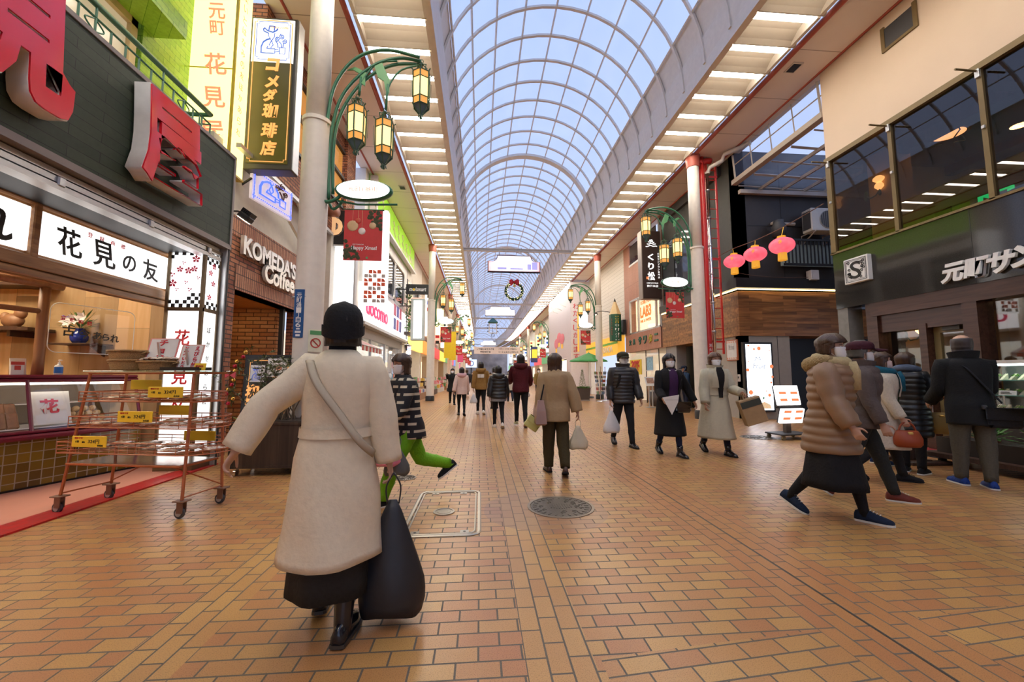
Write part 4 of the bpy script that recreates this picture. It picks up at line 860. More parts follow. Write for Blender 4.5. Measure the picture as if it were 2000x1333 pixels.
def lantern_proto():
    t = thing('hanging_lantern', 'x', 'lantern', (0, 0, 0)); n = 6
    def hexr(r, z): return [V((r * cos(pi / 6 + 2 * pi * j / n), r * sin(pi / 6 + 2 * pi * j / n), z)) for j in range(n)]
    obj('amber_pane', MB().loft([hexr(.122, -.62), hexr(.13, -.30)]), amber, t); obj('upper_pane', MB().loft([hexr(.13, -.30), hexr(.135, -.19)]), amb2, t); obj('lower_pane', MB().loft([hexr(.118, -.74), hexr(.124, -.62)]), amb2, t)
    obj('blue_cup', MB().loft([hexr(.02, -.87), hexr(.125, -.745)]), M('cup_glass', (.10, .16, .20), .2), t)
    mb = MB()
    for j in range(n):
        a = hexr(.14, 0)[j]; mb.tube([(a.x * .95, a.y * .95, -.755), (a.x, a.y, -.6), (a.x * 1.02, a.y * 1.02, -.18), (a.x * 1.25, a.y * 1.25, -.15)], .011, 4); mb.tube([(a.x * .93, a.y * .93, -.75), (a.x * .2, a.y * .2, -.88), (a.x * .3, a.y * .3, -.94)], .009, 4); mb.tube([(a.x, a.y, -.19), (a.x * .5, a.y * .5, -.14), (a.x * .62, a.y * .62, -.05), (a.x * .1, a.y * .1, -.02)], .011, 4)
        mb.tube([(a.x * 1.2, a.y * 1.2, -.62), (a.x * 1.2, a.y * 1.2, -.3)], .004, 3)
    for z, r_ in ((-.745, .13), (-.62, .128), (-.30, .135), (-.185, .14)): mb.tube(hexr(r_, z), .010, 4, loop=True)
    mb.ball((0, 0, -.94), .025, 6, 4); mb.ball((0, 0, -.02), .03, 6, 4); obj('iron_frame', mb, iron, t)
    obj('ring', MB().tube([(.025 * cos(a), 0, .03 + .03 * sin(a)) for a in [2 * pi * i / 10 for i in range(10)]], .006, 4, loop=True), iron, t)
    return t
LP = lantern_proto(); remember(LP); LPused = [False]
ARC1 = [(.16, 3.9), (.14, 4.6), (.17, 5.2), (.24, 5.75), (.42, 6.13), (.66, 6.36), (.94, 6.46), (1.2, 6.46), (1.56, 6.38)]
ARC2 = [(.22, 4.0), (.2, 4.6), (.22, 5.1), (.32, 5.6), (.52, 5.95), (.8, 6.22), (1.05, 6.35), (1.3, 6.4), (1.58, 6.36)]
ARC3 = [(.26, 4.1), (.24, 4.7), (.27, 5.2), (.4, 5.6), (.62, 5.95), (.9, 6.2), (1.2, 6.33), (1.58, 6.35)]
def smooth(pts, n=4):
    out = []
    for i in range(len(pts) - 1):
        p0, p1, p2, p3 = (V(pts[max(i - 1, 0)]), V(pts[i]), V(pts[i + 1]), V(pts[min(i + 2, len(pts) - 1)]))
        for k in range(n):
            t = k / n; out.append(.5 * ((2 * p1) + (p2 - p0) * t + (2 * p0 - 5 * p1 + 4 * p2 - p3) * t * t + (3 * p1 - p0 - 3 * p2 + p3) * t ** 3))
    return out + [V(pts[-1])]
signoval = glow('oval_white', (1, .97, .95), 1.7); gold2 = M('bauble_matt_gold', (.70, .48, .26), .35, var=.15)
banred = M('banner_red', (.62, .045, .045), .6, var=.08); pinel = M('pine_print', (.07, .08, .035), .8, var=.4, nscale=40)
def lamp_post(x, y, s, where, detail=True):
    """s = +1: arm reaches towards +x."""
    t = thing('lamp_arm', 'green iron lamp arm curling from %s' % where, 'street lamp', (x, y, 0))
    P = lambda u, z, d=0.0: V((s * u, d, z))
    for q, d in ((ARC1, -.06), (ARC2, .0), (ARC3, .05)): obj('arm_tube', MB().tube([P(u, z, d) for u, z in smooth(q)], .026, 7), green, t, True)
    obj('lower_curl', MB().tube([P(u, z, -.05) for u, z in smooth([(.14, 4.6), (.12, 4.05), (.2, 3.93), (.34, 3.97), (.42, 4.05)])], .026, 7), green, t, True)
    obj('lower_curl', MB().tube([P(u, z, .03) for u, z in smooth([(.2, 4.6), (.19, 4.1), (.26, 3.86), (.36, 3.9), (.42, 4.0)])], .022, 7), green, t, True)
    for a, b, c, d in (((.42, 6.13), (.60, 6.17), (.70, 6.08), (.62, 5.72)), ((.84, 6.24), (1.0, 6.2), (1.08, 5.98), (1.04, 5.5))):
        obj('hanger', MB().tube([P(*d), P(d[0] + .02, c[1] - .05)], .02, 6), green, t, True); e = (c[0] + .02, c[1])
        obj('fork_web', MB().prism([(p[0] * s, p[1]) for p in (a, (a[0] + .12, a[1] + .06), b, (c[0] + .01, c[1] + .03), (c[0] + .005, c[1] - .2), (c[0] - .05, c[1] - .16), (c[0] - .08, c[1] + .0), (c[0] - .18, c[1] + .06))], (V((0, .01, 0)), V((1, 0, 0)), V((0, 0, 1)), V((0, -1, 0))), .02), greenl, t)
        obj('fork', MB().tube([P(u, z) for u, z in smooth([(d[0] + .02, c[1] - .15), (c[0] + .04, c[1] + .02), (c[0] + .2, c[1] + .22), (c[0] + .5, c[1] + .32 if c[1] < 6 else 6.34)])], .015, 6), green, t, True)
    for u, z, lb in ((.60, 5.68, 'inner'), (1.03, 5.47, 'middle'), (1.59, 6.33, 'outermost')):
        l = V((x + s * u, y, z)); lab = 'amber lantern, the %s one on the arm of %s' % (lb, where)
        if LPused[0]: dup(LP, l, None, lab, 'amber lanterns on the lamp arms')
        else: LP.location = l; LP['label'] = lab; LP['group'] = 'amber lanterns on the lamp arms'; LPused[0] = True
    # oval lit sign on the lower arm
    o = thing('oval_sign', 'white oval lit street-name sign hanging under the lamps of %s' % where, 'sign', (x + s * .77, y - .05, 3.95), 0, 'oval street-name signs')
    Mx = Matrix.Rotation(R(-62), 4, 'X')
    n = 32; face = lambda r_, d: [V((r_ * .41 * cos(2 * pi * j / n), d, .16 + r_ * .155 * sin(2 * pi * j / n))) for j in range(n)]
    obj('lit_face', MB().loft([face(.98, -.075), face(.93, -.085), face(.3, -.09)]), signoval, o, True); obj('green_rim', MB().loft([face(1.0, .05), face(1.06, .0), face(1.05, -.06), face(.98, -.078)]), green, o, True)
    if detail: text('lettering', '元町1番街', .44, .075, M('sign_salmon', (.9, .35, .22), .5, emit=.5, ecol=(1, .4, .25), var=0), facing((x + s * .77, y - .05 - .092, 4.11), '-y'), o, .004, .004)
    obj('support', MB().tube([V((-s * .4, .0, .0)), V((-s * .1, -.0, -.05)), V((s * .5, 0, -.03))], .016, 6), green, o, True)
    # red banner
    b = thing('xmas_banner', 'red Christmas banner with gold baubles under the sign of %s' % where, 'banner', (x + s * .77, y - .05, 3.02), 0, 'red Christmas banners')
    w, h = .285, .8
    obj('cloth', MB().box(-w, w, -.004, .004, 0, h), banred, b); obj('rod', MB().tube([(-w - .02, 0, h), (w + .02, 0, h)], .01, 6), green, b); 
    for sx in (-.17, .17): obj('hook', MB().tube([(sx, 0, h), (sx, 0, h + .08)], .006, 4), chrome, b)
    mb = MB()
    for c, k in (((w, h), (-1, -1)), ((-w, 0), (1, 1))):
        mb = MB()
        for j in range(26 if detail else 8):
            u, v = random.random(), random.random()
            if u + v > 1: u, v = 1 - u, 1 - v
            mb.lathe([(0, 0), (.03, 0), (0, .004)], (0, 0, 0), 7, Matrix.Translation((c[0] + k[0] * (u * .3 + .02), -.006, c[1] + k[1] * (v * .32 + .02))) @ Matrix.Rotation(pi / 2, 4, 'X'))
        obj('pine_print', mb, pinel, b)
    for bx_, bz, br, m in ((-.16, .54, .085, gold2), (.14, .55, .055, gold2), (-.02, .46, .055, M('bauble_white', (.8, .72, .66), .4)), (-.08, .62, .045, M('bauble_print_red', (.6, .08, .04), .4))):
        obj('bauble_print', MB().ball((bx_, -.004, bz), (br, .012, br), 14, 8), m, b, True)
        if detail: obj('bauble_string', MB().box(bx_ - .002, bx_ + .002, -.007, -.004, bz + br, h - .01), gold2, b)
    if detail: text('lettering', 'Happy Xmas!', .38, .075, whitel, facing((x + s * .77 + .02, y - .056, 3.02 + .19), '-y'), b, .004, .02); text('small_lettering', 'MOTOMACHI', .16, .016, whitel, facing((x + s * .77 - .07, y - .056, 3.02 + .25), '-y'), b, .004, .0); obj('corner_mark', MB().box(.05, .08, -.007, -.004, .03, .06), greenl, b)
    else: obj('white_line', MB().box(-.18, .2, -.008, -.004, .16, .2), whitel, b)
LCOL = [6.14, 20.9, 33.9, 44.9, 55.5, 66.0]; RCOL = [11.57, 21.9, 37.3, 54.9, 66.0]
NTH = ['first', 'second', 'third', 'fourth', 'fifth', 'sixth']
for k, y in enumerate(LCOL):
    x = -2.57 + bend(y); column('arcade_column', 'cream round arcade column, %s along the left row' % NTH[k], x, y); lamp_post(x, y, 1, 'the %s left column' % NTH[k], k < 2)
for k, y in enumerate(RCOL):
    x = 6.65 + bend(y); column('arcade_column', 'cream round arcade column, %s along the right row' % NTH[k], x, y); lamp_post(x, y, -1, 'the %s right column' % NTH[k], k < 2)
# blue address plate, stickers
p = on_y(588, 571, 5.93)
t = thing('address_plate', 'blue enamel address plate strapped to the nearest left column', 'plate', (p.x - .02, 5.93, 1.82)); 
obj('plate', MB().box(-.07, .07, 0, .012, 0, .71, .01), M('plate_blue', (.02, .10, .30), .3, var=.12), t); obj('strap', MB().lathe([(.205, 0), (.207, 0), (.207, .012), (.205, .012)], (.02, .21, .6), 20), steel, t)
for k, ch in enumerate('元町通一丁目6'): 
    me = text_mesh(ch, .07, .07, .003, .01); me.materials.append(whitel); o = bpy.data.objects.new('plate_character', me); COL.objects.link(o); o.parent = t; o.matrix_local = Matrix.Translation((0, -.003, .62 - .072 * k))
o = obj('plate_small_print', MB().box(-.03, .03, -.003, 0, .02, .05).box(-.04, .04, -.003, 0, .07, .1).box(-.025, .025, -.003, 0, .12, .14), whitel, t)
p = on_y(622, 635, 5.97); t = thing('no_smoking_sticker', 'round red no-smoking sticker with green bar on the nearest left column', 'sticker', (-2.40, 6.0, 1.75)); Mx = Matrix.Rotation(R(40), 4, 'Z') @ Matrix.Rotation(pi / 2, 4, 'X')
obj('sheet', MB().box(-.1, .1, -.13, .2, -.002, .002, 0, Mx), M('sticker_cream', (.8, .78, .6), .5), t); obj('red_ring', MB().tube([Mx @ V((.065 * cos(a), .065 * sin(a), .004)) for a in [2 * pi * i / 20 for i in range(20)]], .01, 4, loop=True).tube([Mx @ V((-.045, .045, .004)), Mx @ V((.045, -.045, .004))], .008, 4), redp, t); obj('green_bar', MB().box(-.08, .08, .12, .18, .002, .004, 0, Mx), greenl, t)
# ================================================================ LEFT: shops beyond the coffee house
def boxpart(name, par, mat, *bs, c=0.0):
    mb = MB()
    for b in bs: mb.box(*b, c)
    return part(name, mb, mat, par)
def boxparts(name, par, mat, *bs):
    for b in bs: boxpart(name, par, mat, b)
mirrorg = M('dark_window', (.03, .035, .05), .06, spec=.8, var=0); shopg = glass('shop_window', (.96, .98, .98), .16)
beige = M('beige_render', (.66, .60, .52), .6, bump=.1); whitew = M('white_cladding', (.80, .79, .77), .4); greyw = M('grey_cladding', (.42, .41, .40), .5)
# narrow shop with the framed character sign
t = thing('narrow_shop', 'narrow pale shop front between the coffee house and the phone shop', 'shop building', (-4.2, 11.9, 0))
boxpart('front', t, beige, (-4.6, -3.95, 10.6, 13.1, 2.6, 5.05), (-4.6, -3.95, 10.6, 10.8, 0, 2.6), (-4.6, -3.95, 12.9, 13.1, 0, 2.6)); boxpart('shop_glass', t, shopg, (-4.3, -4.28, 10.8, 12.9, 0, 2.6)); boxpart('lit_interior', t, M('lit_shop', (.7, .6, .48), .6, emit=.8, ecol=(1, .85, .65), var=.25, nscale=2), (-6.2, -6.1, 10.6, 13.1, 0, 2.6)); boxpart('sill', t, alu, (-4.35, -3.93, 10.75, 12.95, 2.55, 2.62))  # the rear wall glows itself in place of a lit shop
a, b = on_y(622, 410, 10.75), on_y(671, 478, 10.75)
t = thing('framed_character_sign', 'black square sign with peach brush character outlined white beside the column', 'sign', ((a.x + b.x) / 2, 10.75, b.z)); boxpart('case', t, black, (a.x, b.x, 10.75, 10.95, b.z, a.z)); boxpart('cap', t, alu, (a.x - .05, b.x + .02, 10.72, 10.97, b.z - .05, b.z - .01))
cx, cz = (a.x + b.x) / 2, (a.z + b.z) / 2; text('character_outline', 'ゆ', .62, .78, whitel, facing((cx + .03, 10.74, cz), '-y'), t, .012, .09); text('character', 'ゆ', .56, .72, M('peach_letter', (.85, .52, .26), .4, emit=.5, ecol=(1, .6, .3), var=0), facing((cx + .03, 10.73, cz), '-y'), t, .012, .05)
a, b = on_y(630, 480, 10.9), on_y(689, 668, 10.9)
t = thing('blank_lightbox', 'tall blank white lightbox behind the beanie of the walking woman', 'sign', ((a.x + b.x) / 2, 10.9, b.z)); boxpart('lit_face', t, signb, (a.x + .04, b.x - .04, 10.89, 10.9, b.z + .04, a.z - .04)); boxpart('case', t, alu, (a.x, b.x, 10.9, 11.1, b.z, a.z), c=.01)
a, b = on_y(618, 648, 10.4), on_y(668, 690, 10.4)
t = thing('striped_awning', 'small red and white striped awning under the blank lightbox', 'awning', (-3.9, 11.4, 2.1)); mb = MB()
for k in range(12): mb.mat(k % 2); y = 10.7 + k * .18; mb.quad((-3.95, y, 2.5), (-3.95, y + .18, 2.5), (-3.1, y + .18, 2.1), (-3.1, y, 2.1)); mb.quad((-3.1, y, 2.1), (-3.1, y + .18, 2.1), (-3.1, y + .18, 1.95), (-3.1, y, 1.95))
part('canvas', mb, (M('awning_red', (.55, .06, .05), .6), M('awning_white', (.8, .76, .7), .6)), t); part('front_bar', MB().tube([(-3.1, 10.7, 2.1), (-3.1, 12.86, 2.1)], .015, 5), alu, t); part('arm', MB().tube([(-3.95, 10.75, 2.1), (-3.1, 10.75, 2.08)], .012, 5), alu, t)
# phone shop
t = thing('phone_shop', 'white phone shop with rounded upper windows and glass doors', 'shop building', (-4.3, 17, 0))
boxpart('upper_front', t, whitew, (-4.6, -3.85, 13.1, 20.8, 4.35, 4.6), (-4.6, -3.85, 13.1, 20.8, 6.4, 8.2), (-4.6, -3.85, 13.1, 13.3, 4.6, 6.4), (-4.6, -3.85, 20.0, 20.8, 4.6, 6.4))
for k in range(3):
    y = 13.4 + 2.2 * k; f = part('window_frame', MB().tube([(-3.83, p[0], p[1]) for p in rrect(2.1, 1.7, .25, 4, y, 4.65)], .05, 6, loop=True), alu, t); obj('pane', MB().box(-3.87, -3.85, y, y + 2.1, 4.62, 6.38), mirrorg, f, world=True)
lightf = part('lit_fascia', MB().box(-4.0, -3.75, 13.1, 20.8, 3.05, 4.35, .03), glow('docomo_white', (1, .96, .98), 1.35), t)
boxpart('fascia_edge', t, alu, (-4.0, -3.72, 13.1, 20.85, 2.95, 3.05)); boxpart('lintel', t, greyw, (-4.6, -4.0, 13.1, 20.8, 2.6, 3.0)); boxpart('end_pier', t, whitew, (-4.6, -3.9, 20.2, 20.8, 0, 3.0)); boxpart('door_post', t, alu, (-4.1, -4.02, 15.0, 15.08, 0, 2.6)); boxpart('door_post', t, alu, (-4.1, -4.02, 17.2, 17.28, 0, 2.6)); boxpart('shop_glass', t, shopg, (-4.08, -4.06, 13.1, 20.2, 0, 2.6))
boxpart('lit_interior', t, M('lit_white_shop', (.75, .72, .66), .6, emit=1.0, ecol=(1, .92, .8), var=.3, nscale=1.4), (-7.1, -7.0, 13.1, 20.8, 0, 2.9), (-7.0, -4.1, 20.7, 20.8, 0, 2.9))  # rear and end wall emit, standing in for the shop's own lighting
doc = M('docomo_red', (.75, .02, .12), .4, emit=.5, ecol=(.9, .03, .16), var=0)
text('lettering', 'docomo', 3.0, .62, doc, facing((-3.735, 14.75, 3.62), '+x'), t, .03, .008)
for k, (y, z, m) in enumerate(((17.4, 3.9, 0), (17.4, 3.3, 1), (18.0, 3.9, 1), (18.0, 3.3, 0), (18.6, 3.9, 0), (18.6, 3.3, 1))): boxpart('colour_square', t, (M('square_red', (.75, .1, .2), .4), M('square_blue', (.12, .14, .5), .4))[m], (-3.748, -3.735, y, y + .45, z, z + .5))
a, b = on_y(712, 410, 12.95), on_y(754, 596, 12.95); a.x = b.x - .76
t = thing('tile_pattern_sign', 'white projecting sign with red and grey quarter-circle tiles at its foot', 'sign', ((a.x + b.x) / 2, 13, b.z)); part('case', MB().prism(rrect(b.x - a.x, a.z - b.z, .06, 4, a.x, b.z), (V((0, 13.15, 0)), V((1, 0, 0)), V((0, 0, 1)), V((0, -1, 0))), .2), signw, t)
tr_, tg_ = M('tile_red', (.68, .10, .04), .5, var=0), M('tile_grey', (.45, .38, .36), .5, var=0); q = (b.x - a.x - .08) / 5
for i in range(5):
    for j in range(8):
        if (i * 7 + j * 5) % 4 == 3: continue
        x, z = a.x + .04 + i * q, b.z + .06 + j * q; c_ = [(x + .01, z + .01)] + [(x + .01 + (q - .02) * cos(e), z + .01 + (q - .02) * sin(e)) for e in [pi / 2 * k / 5 for k in range(6)]] if (i + j) % 2 else [(x + .01, z + .01), (x + q - .01, z + .01), (x + q - .01, z + q - .01), (x + .01, z + q - .01)]
        part('pattern_tile', MB().prism(c_, (V((0, 12.948, 0)), V((1, 0, 0)), V((0, 0, 1)), V((0, -1, 0))), .006), (tr_, tg_)[(i * 3 + j) % 3 == 0], t)
# lime green hoarding high up
t = thing('green_hoarding', 'bright lime green hoarding with pale brush strokes high over the phone shop', 'sign', (-3.7, 17.5, 7)); boxpart('panel', t, M('lime_panel', (.26, .52, .02), .5, emit=.45, ecol=(.45, .85, .05), var=.25, nscale=.8), (-3.78, -3.68, 13.6, 21.9, 6.98, 8.15)); boxpart('end_face', t, creamd, (-3.8, -3.55, 13.45, 13.6, 6.9, 8.15)); boxpart('lower_rail', t, alu, (-3.8, -3.6, 13.5, 22, 6.88, 6.98))
for k in range(7):
    y = 14.6 + k * .95; part('brush_stroke', MB().tube([(-3.67, y, 7.9 - .1 * (k % 3)), (-3.67, y + .25, 7.6), (-3.67, y + .05, 7.45), (-3.67, y + .55, 7.2)], [.05, .03, .035, .02], 4), M('stroke_cream', (.8, .82, .5), .5), t)
for k in range(9): boxpart('pale_stripe', t, M('stroke_cream', (.8, .82, .5), .5), (-3.685, -3.67, 18.2 + k * .4, 18.4 + k * .4, 7.1 + .03 * (k % 4), 7.16 + .05 * k))
# brochure rack and flowers at the doors
p = on_z(790, 812); t = thing('brochure_rack', 'slanted white brochure rack at the phone shop door', 'rack', (-3.2, 16.2, 0)); boxpart('leg', t, alu, (-3.5, -3.47, 15.9, 15.93, 0, 1.2)); boxpart('leg', t, alu, (-3.5, -3.47, 16.5, 16.53, 0, 1.2)); boxpart('foot', t, alu, (-3.7, -3.1, 15.85, 16.55, 0, .03))
for k in range(3): part('pocket', MB().quad((-3.45, 15.9, .5 + .3 * k), (-3.45, 16.5, .5 + .3 * k), (-3.6, 16.5, .78 + .3 * k), (-3.6, 15.9, .78 + .3 * k)).box(-3.47, -3.4, 15.9, 16.5, .48 + .3 * k, .52 + .3 * k), paper, t)
for k in range(9): tag(obj('leaflet', MB().box(-3.44, -3.43, 15.92 + .19 * (k % 3), 16.08 + .19 * (k % 3), .52 + .3 * (k // 3), .76 + .3 * (k // 3)), (M('leaflet_blue', (.1, .4, .6), .5), M('leaflet_red', (.65, .15, .1), .5), M('leaflet_cream', (.75, .7, .55), .5))[k % 3]), 'coloured leaflet standing in the brochure rack', 'leaflet', 'leaflets in the brochure rack')
# projecting signs by the second column
t = thing('projecting_sign', 'black projecting sign with white lettering and one yellow dot', 'sign', (-3.0, 19, 5.16)); boxpart('case', t, black, (-3.55, -2.5, 19, 19.15, 5.16, 5.64), c=.01); text('lettering', 'mo/smart', .8, .2, whitel, facing((-3.0, 18.995, 5.4), '-y'), t, .006, .02, .2); part('yellow_dot', MB().lathe([(0, 0), (.06, 0), (0, .01)], (0, 0, 0), 12, Matrix.Translation((-3.18, 18.99, 5.38)) @ Matrix.Rotation(pi / 2, 4, 'X')), yel, t); part('bracket', MB().tube([(-3.95, 19.07, 5.4), (-3.5, 19.07, 5.4)], .03, 6).tube([(-3.5, 19.07, 3.0), (-3.5, 19.07, 5.9)], .02, 6), darkgrey, t)
t = thing('slim_lightbox', 'slim white lightbox in a green-grey case under the black projecting sign', 'sign', (-2.97, 19, 2.95)); boxpart('case', t, M('case_mint', (.55, .62, .58), .4), (-3.3, -2.66, 19, 19.25, 2.95, 4.95), c=.02); part('bracket', MB().tube([(-3.95, 19.12, 4.6), (-3.3, 19.12, 4.6)], .025, 5), darkgrey, t); boxpart('lit_face', t, signb, (-3.17, -2.78, 18.985, 19, 3.05, 4.85))
t = thing('barber_lamp', 'small lit barber lamp in blue white and red by the phone shop pier', 'lamp', (-3.45, 19.6, 2.3)); part('tube', MB().lathe([(.09, 0), (.09, .4)], (-3.45, 19.6, 2.3), 12), signb, t); part('cap', MB().lathe([(0, 0), (.11, 0), (.11, .06), (0, .08)], (-3.45, 19.6, 2.7), 12).lathe([(0, -.06), (.11, -.06), (.11, 0), (0, 0)], (-3.45, 19.6, 2.3), 12), chrome, t)
part('bracket', MB().tube([(-3.9, 19.6, 2.8), (-3.45, 19.6, 2.8), (-3.45, 19.6, 2.75)], .02, 5), chrome, t)
for k in range(3): part('stripe', MB().tube([(-3.45 + .093 * cos(e), 19.6 + .093 * sin(e), 2.34 + .1 * k + .03 * e) for e in [.5 * i for i in range(13)]], .014, 4), (doc, blue, doc)[k], t)
# shops to the far end of the left side: each its own building with windows, fascia and signs
FACADE = [((.74, .70, .64), (1, .86, .66), (.80, .62, .16)), ((.50, .40, .30), (1, .78, .5), (.78, .30, .06)), ((.70, .62, .50), (1, .8, .6), (.60, .05, .05)), ((.35, .26, .18), (1, .7, .4), (.85, .62, .08)), ((.68, .66, .62), (1, .9, .75), (.10, .30, .12)), ((.62, .50, .38), (1, .82, .6), (.7, .08, .1)), ((.72, .70, .68), (1, .9, .8), (.12, .2, .5)), ((.5, .44, .38), (1, .8, .55), (.75, .45, .1)), ((.70, .66, .6), (1, .88, .7), (.6, .1, .2)), ((.6, .56, .5), (1, .85, .6), (.2, .4, .2))]
WORDS = ['white', 'brown', 'ochre', 'dark timber', 'grey', 'tan', 'pale', 'stone', 'ivory', 'sand']
ORD = ['first', 'second', 'third', 'fourth', 'fifth', 'sixth', 'seventh', 'eighth', 'ninth', 'tenth']
def shop_front(s, k, y0, y1, hgt=8.15):
    """s = -1 left, +1 right side of the street."""
    side = 'left' if s < 0 else 'right'; fc, lc, sc = FACADE[(k + (3 if s > 0 else 0)) % 10]; bx = (XL if s < 0 else XR); dx = bend((y0 + y1) / 2)
    X = lambda d: bx + dx + s * d
    t = thing('shop_building', '%s shop building, %s beyond the %s on the %s side' % (WORDS[(k + (3 if s > 0 else 0)) % 10], ORD[k], 'phone shop' if s < 0 else 'orange-fronted shop', side), 'shop building', (X(.4), (y0 + y1) / 2, 0))
    wm = M('facade_%s_%d' % (side, k), fc, .6, bump=.1)
    def bp(n, m, d0, d1, a, b, z0, z1, par=t): return part(n, MB().box(X(d0), X(d1), a, b, z0, z1), m, par)
    bp('upper_wall', wm, .1, .7, y0, y1, 4.0, hgt); bp('pier', wm, .1, .7, y0, y0 + .3, 0, 4); bp('pier', wm, .1, .7, y1 - .3, y1, 0, 4)
    bp('fascia', M('fascia_%s_%d' % (side, k), sc, .5, emit=.55 if k % 3 else .9, ecol=tuple(min(1, c * 1.3) for c in sc), var=.1), -.05, .15, y0 + .1, y1 - .1, 2.75, 3.6)
    bp('lit_interior', M('interior_%s_%d' % (side, k), tuple(c * .7 for c in lc), .6, emit=1.1, ecol=lc, var=.6, nscale=1.1), 2.4, 2.5, y0, y1, 0, 2.75); bp('soffit', creamd, .1, 2.5, y0, y1, 2.75, 2.85)  # emissive rear wall takes the place of lamps in the shop
    n = max(2, int((y1 - y0) / 1.6))
    for i in range(n):
        a = y0 + .4 + (y1 - y0 - .8) * i / n; b = a + (y1 - y0 - .8) / n - .25; w = bp('window', mirrorg if (k + i) % 3 else M('lit_window', (.6, .5, .35), .3, emit=.8, ecol=(1, .8, .5)), .08, .12, a, b, 4.7, 6.3)
        part('window_frame', MB().box(X(.06), X(.12), a - .05, b + .05, 4.62, 4.7).box(X(.06), X(.12), a - .05, b + .05, 6.3, 6.38).box(X(.06), X(.1), (a + b) / 2 - .03, (a + b) / 2 + .03, 4.7, 6.3), alu, w)
    # goods: bright boxes on a stepped stand at the front
    g = thing('goods_stand', 'stepped stand of bright goods before the %s shop on the %s' % (ORD[k], side), 'stand', (X(-.35), (y0 + y1) / 2, 0))
    mb = MB()
    for i in range(3): mb.box(X(-.6 + .25 * i), X(.2), y0 + .5, y1 - 1.2, 0, .35 + .3 * i)
    part('steps', mb, (wood, woodd, creamd)[k % 3], g)
    for i in range(3):
        for j in range(5):
            a = y0 + .55 + (y1 - y0 - 1.8) * j / 5; c_ = random.choice(((.7, .08, .08), (.8, .55, .1), (.75, .7, .62), (.15, .35, .15), (.12, .2, .5), (.75, .3, .35)))
            part('goods_box', MB().box(X(-.55 + .25 * i), X(-.38 + .25 * i), a, a + (y1 - y0 - 1.8) / 5 - .06, .35 + .3 * i, .5 + .3 * i + random.random() * .12), M('goods_%d%d%d' % tuple(int(q * 9) for q in c_), c_, .5), g)
    # projecting sign
    sc2 = random.choice(((1, .95, .85), (1, .82, .3), (1, .4, .3), (.9, .95, 1), (.7, .9, .4)))
    v = thing('side_sign', 'vertical lit sign projecting from the %s building on the %s side' % (ORD[k], side), 'sign', (X(-.35), y0 + .6, 3.9)); zt = 5.0 + random.random() * 2
    part('lit_box', MB().box(X(-.65), X(-.05), y0 + .5, y0 + .7, 3.9, zt, .01), M('side_sign_%s_%d' % (side, k), sc2, .5, emit=1.0, ecol=sc2, var=.15, nscale=5), v); part('sign_bracket', MB().tube([(X(-.05), y0 + .6, zt - .2), (X(.15), y0 + .6, zt - .2)], .03, 5), darkgrey, v)
    for i in range(3): part('sign_character', MB().box(X(-.5), X(-.2), y0 + .485, y0 + .5, zt - .45 - .45 * i, zt - .2 - .45 * i), (redink, ink, blue)[(k + i) % 3], v)
lys = [20.9, 26.0, 31.2, 36.8, 42.5, 49, 56, 63, 71, 80, 92]
for k in range(10): shop_front(-1, k, lys[k], lys[k + 1])
rnd = random.Random(9)
for k, (px, py0, py1, y, m, lb) in enumerate(((859, 603, 655, 28, glow('sign_yellow2', (1, .85, .4), 1.6), 'tall yellow lit sign behind the second left column'), (875, 655, 700, 30, M('banner_yellow', (.80, .62, .02), .6), 'long yellow hanging banner beyond the second left column'), (884, 648, 704, 32.5, M('banner_yellow', (.80, .62, .02), .6), 'second long yellow banner further along'), (899, 692, 708, 40, M('banner_pink', (.8, .1, .3), .6), 'narrow pink hanging banner far along the left side'))):
    a, b = on_y(px, py0, y), on_y(px, py1, y); w = .28; t = thing('hanging_banner', lb, 'banner', (a.x, y, b.z)); boxpart('cloth', t, m, (a.x - w, a.x + w, y, y + .04, b.z, a.z)); part('rod', MB().tube([(-3.95, y + .02, a.z), (a.x + w, y + .02, a.z)], .02, 5), darkgrey, t)
# ivy on the wall by the second column
t = thing('ivy_planting', 'green ivy hanging on the wall beside the second left column', 'plant', (-3.7, 20.5, 4)); mb = MB(); rnd = random.Random(31)
for k in range(260):
    p = V((-3.62 + rnd.uniform(-.1, .12), 20.3 + rnd.uniform(-.45, .45), rnd.uniform(3.4, 5.8))); a = rnd.uniform(0, 6.28); leafblade(mb, p, V((cos(a), -.6, sin(a))), rnd.uniform(.1, .18), .05)
part('foliage', mb, M('ivy_green', (.10, .22, .06), .6, var=.4), t); part('trough', MB().box(-3.75, -3.5, 19.8, 20.8, 3.3, 3.45), woodd, t)
t = thing('wall_lantern', 'small black wall lantern with a warm bulb by the second left column', 'lamp', (-3.65, 20.3, 2.3)); part('bulb', MB().ball((-3.65, 20.3, 2.45), .07, 10, 8), bulb, t); part('cage', MB().lathe([(.1, 0), (.12, .25), (.02, .38), (0, .4)], (-3.65, 20.3, 2.55), 6).tube([(-3.65, 20.3, 2.3), (-3.85, 20.3, 2.3)], .02, 5), black, t)
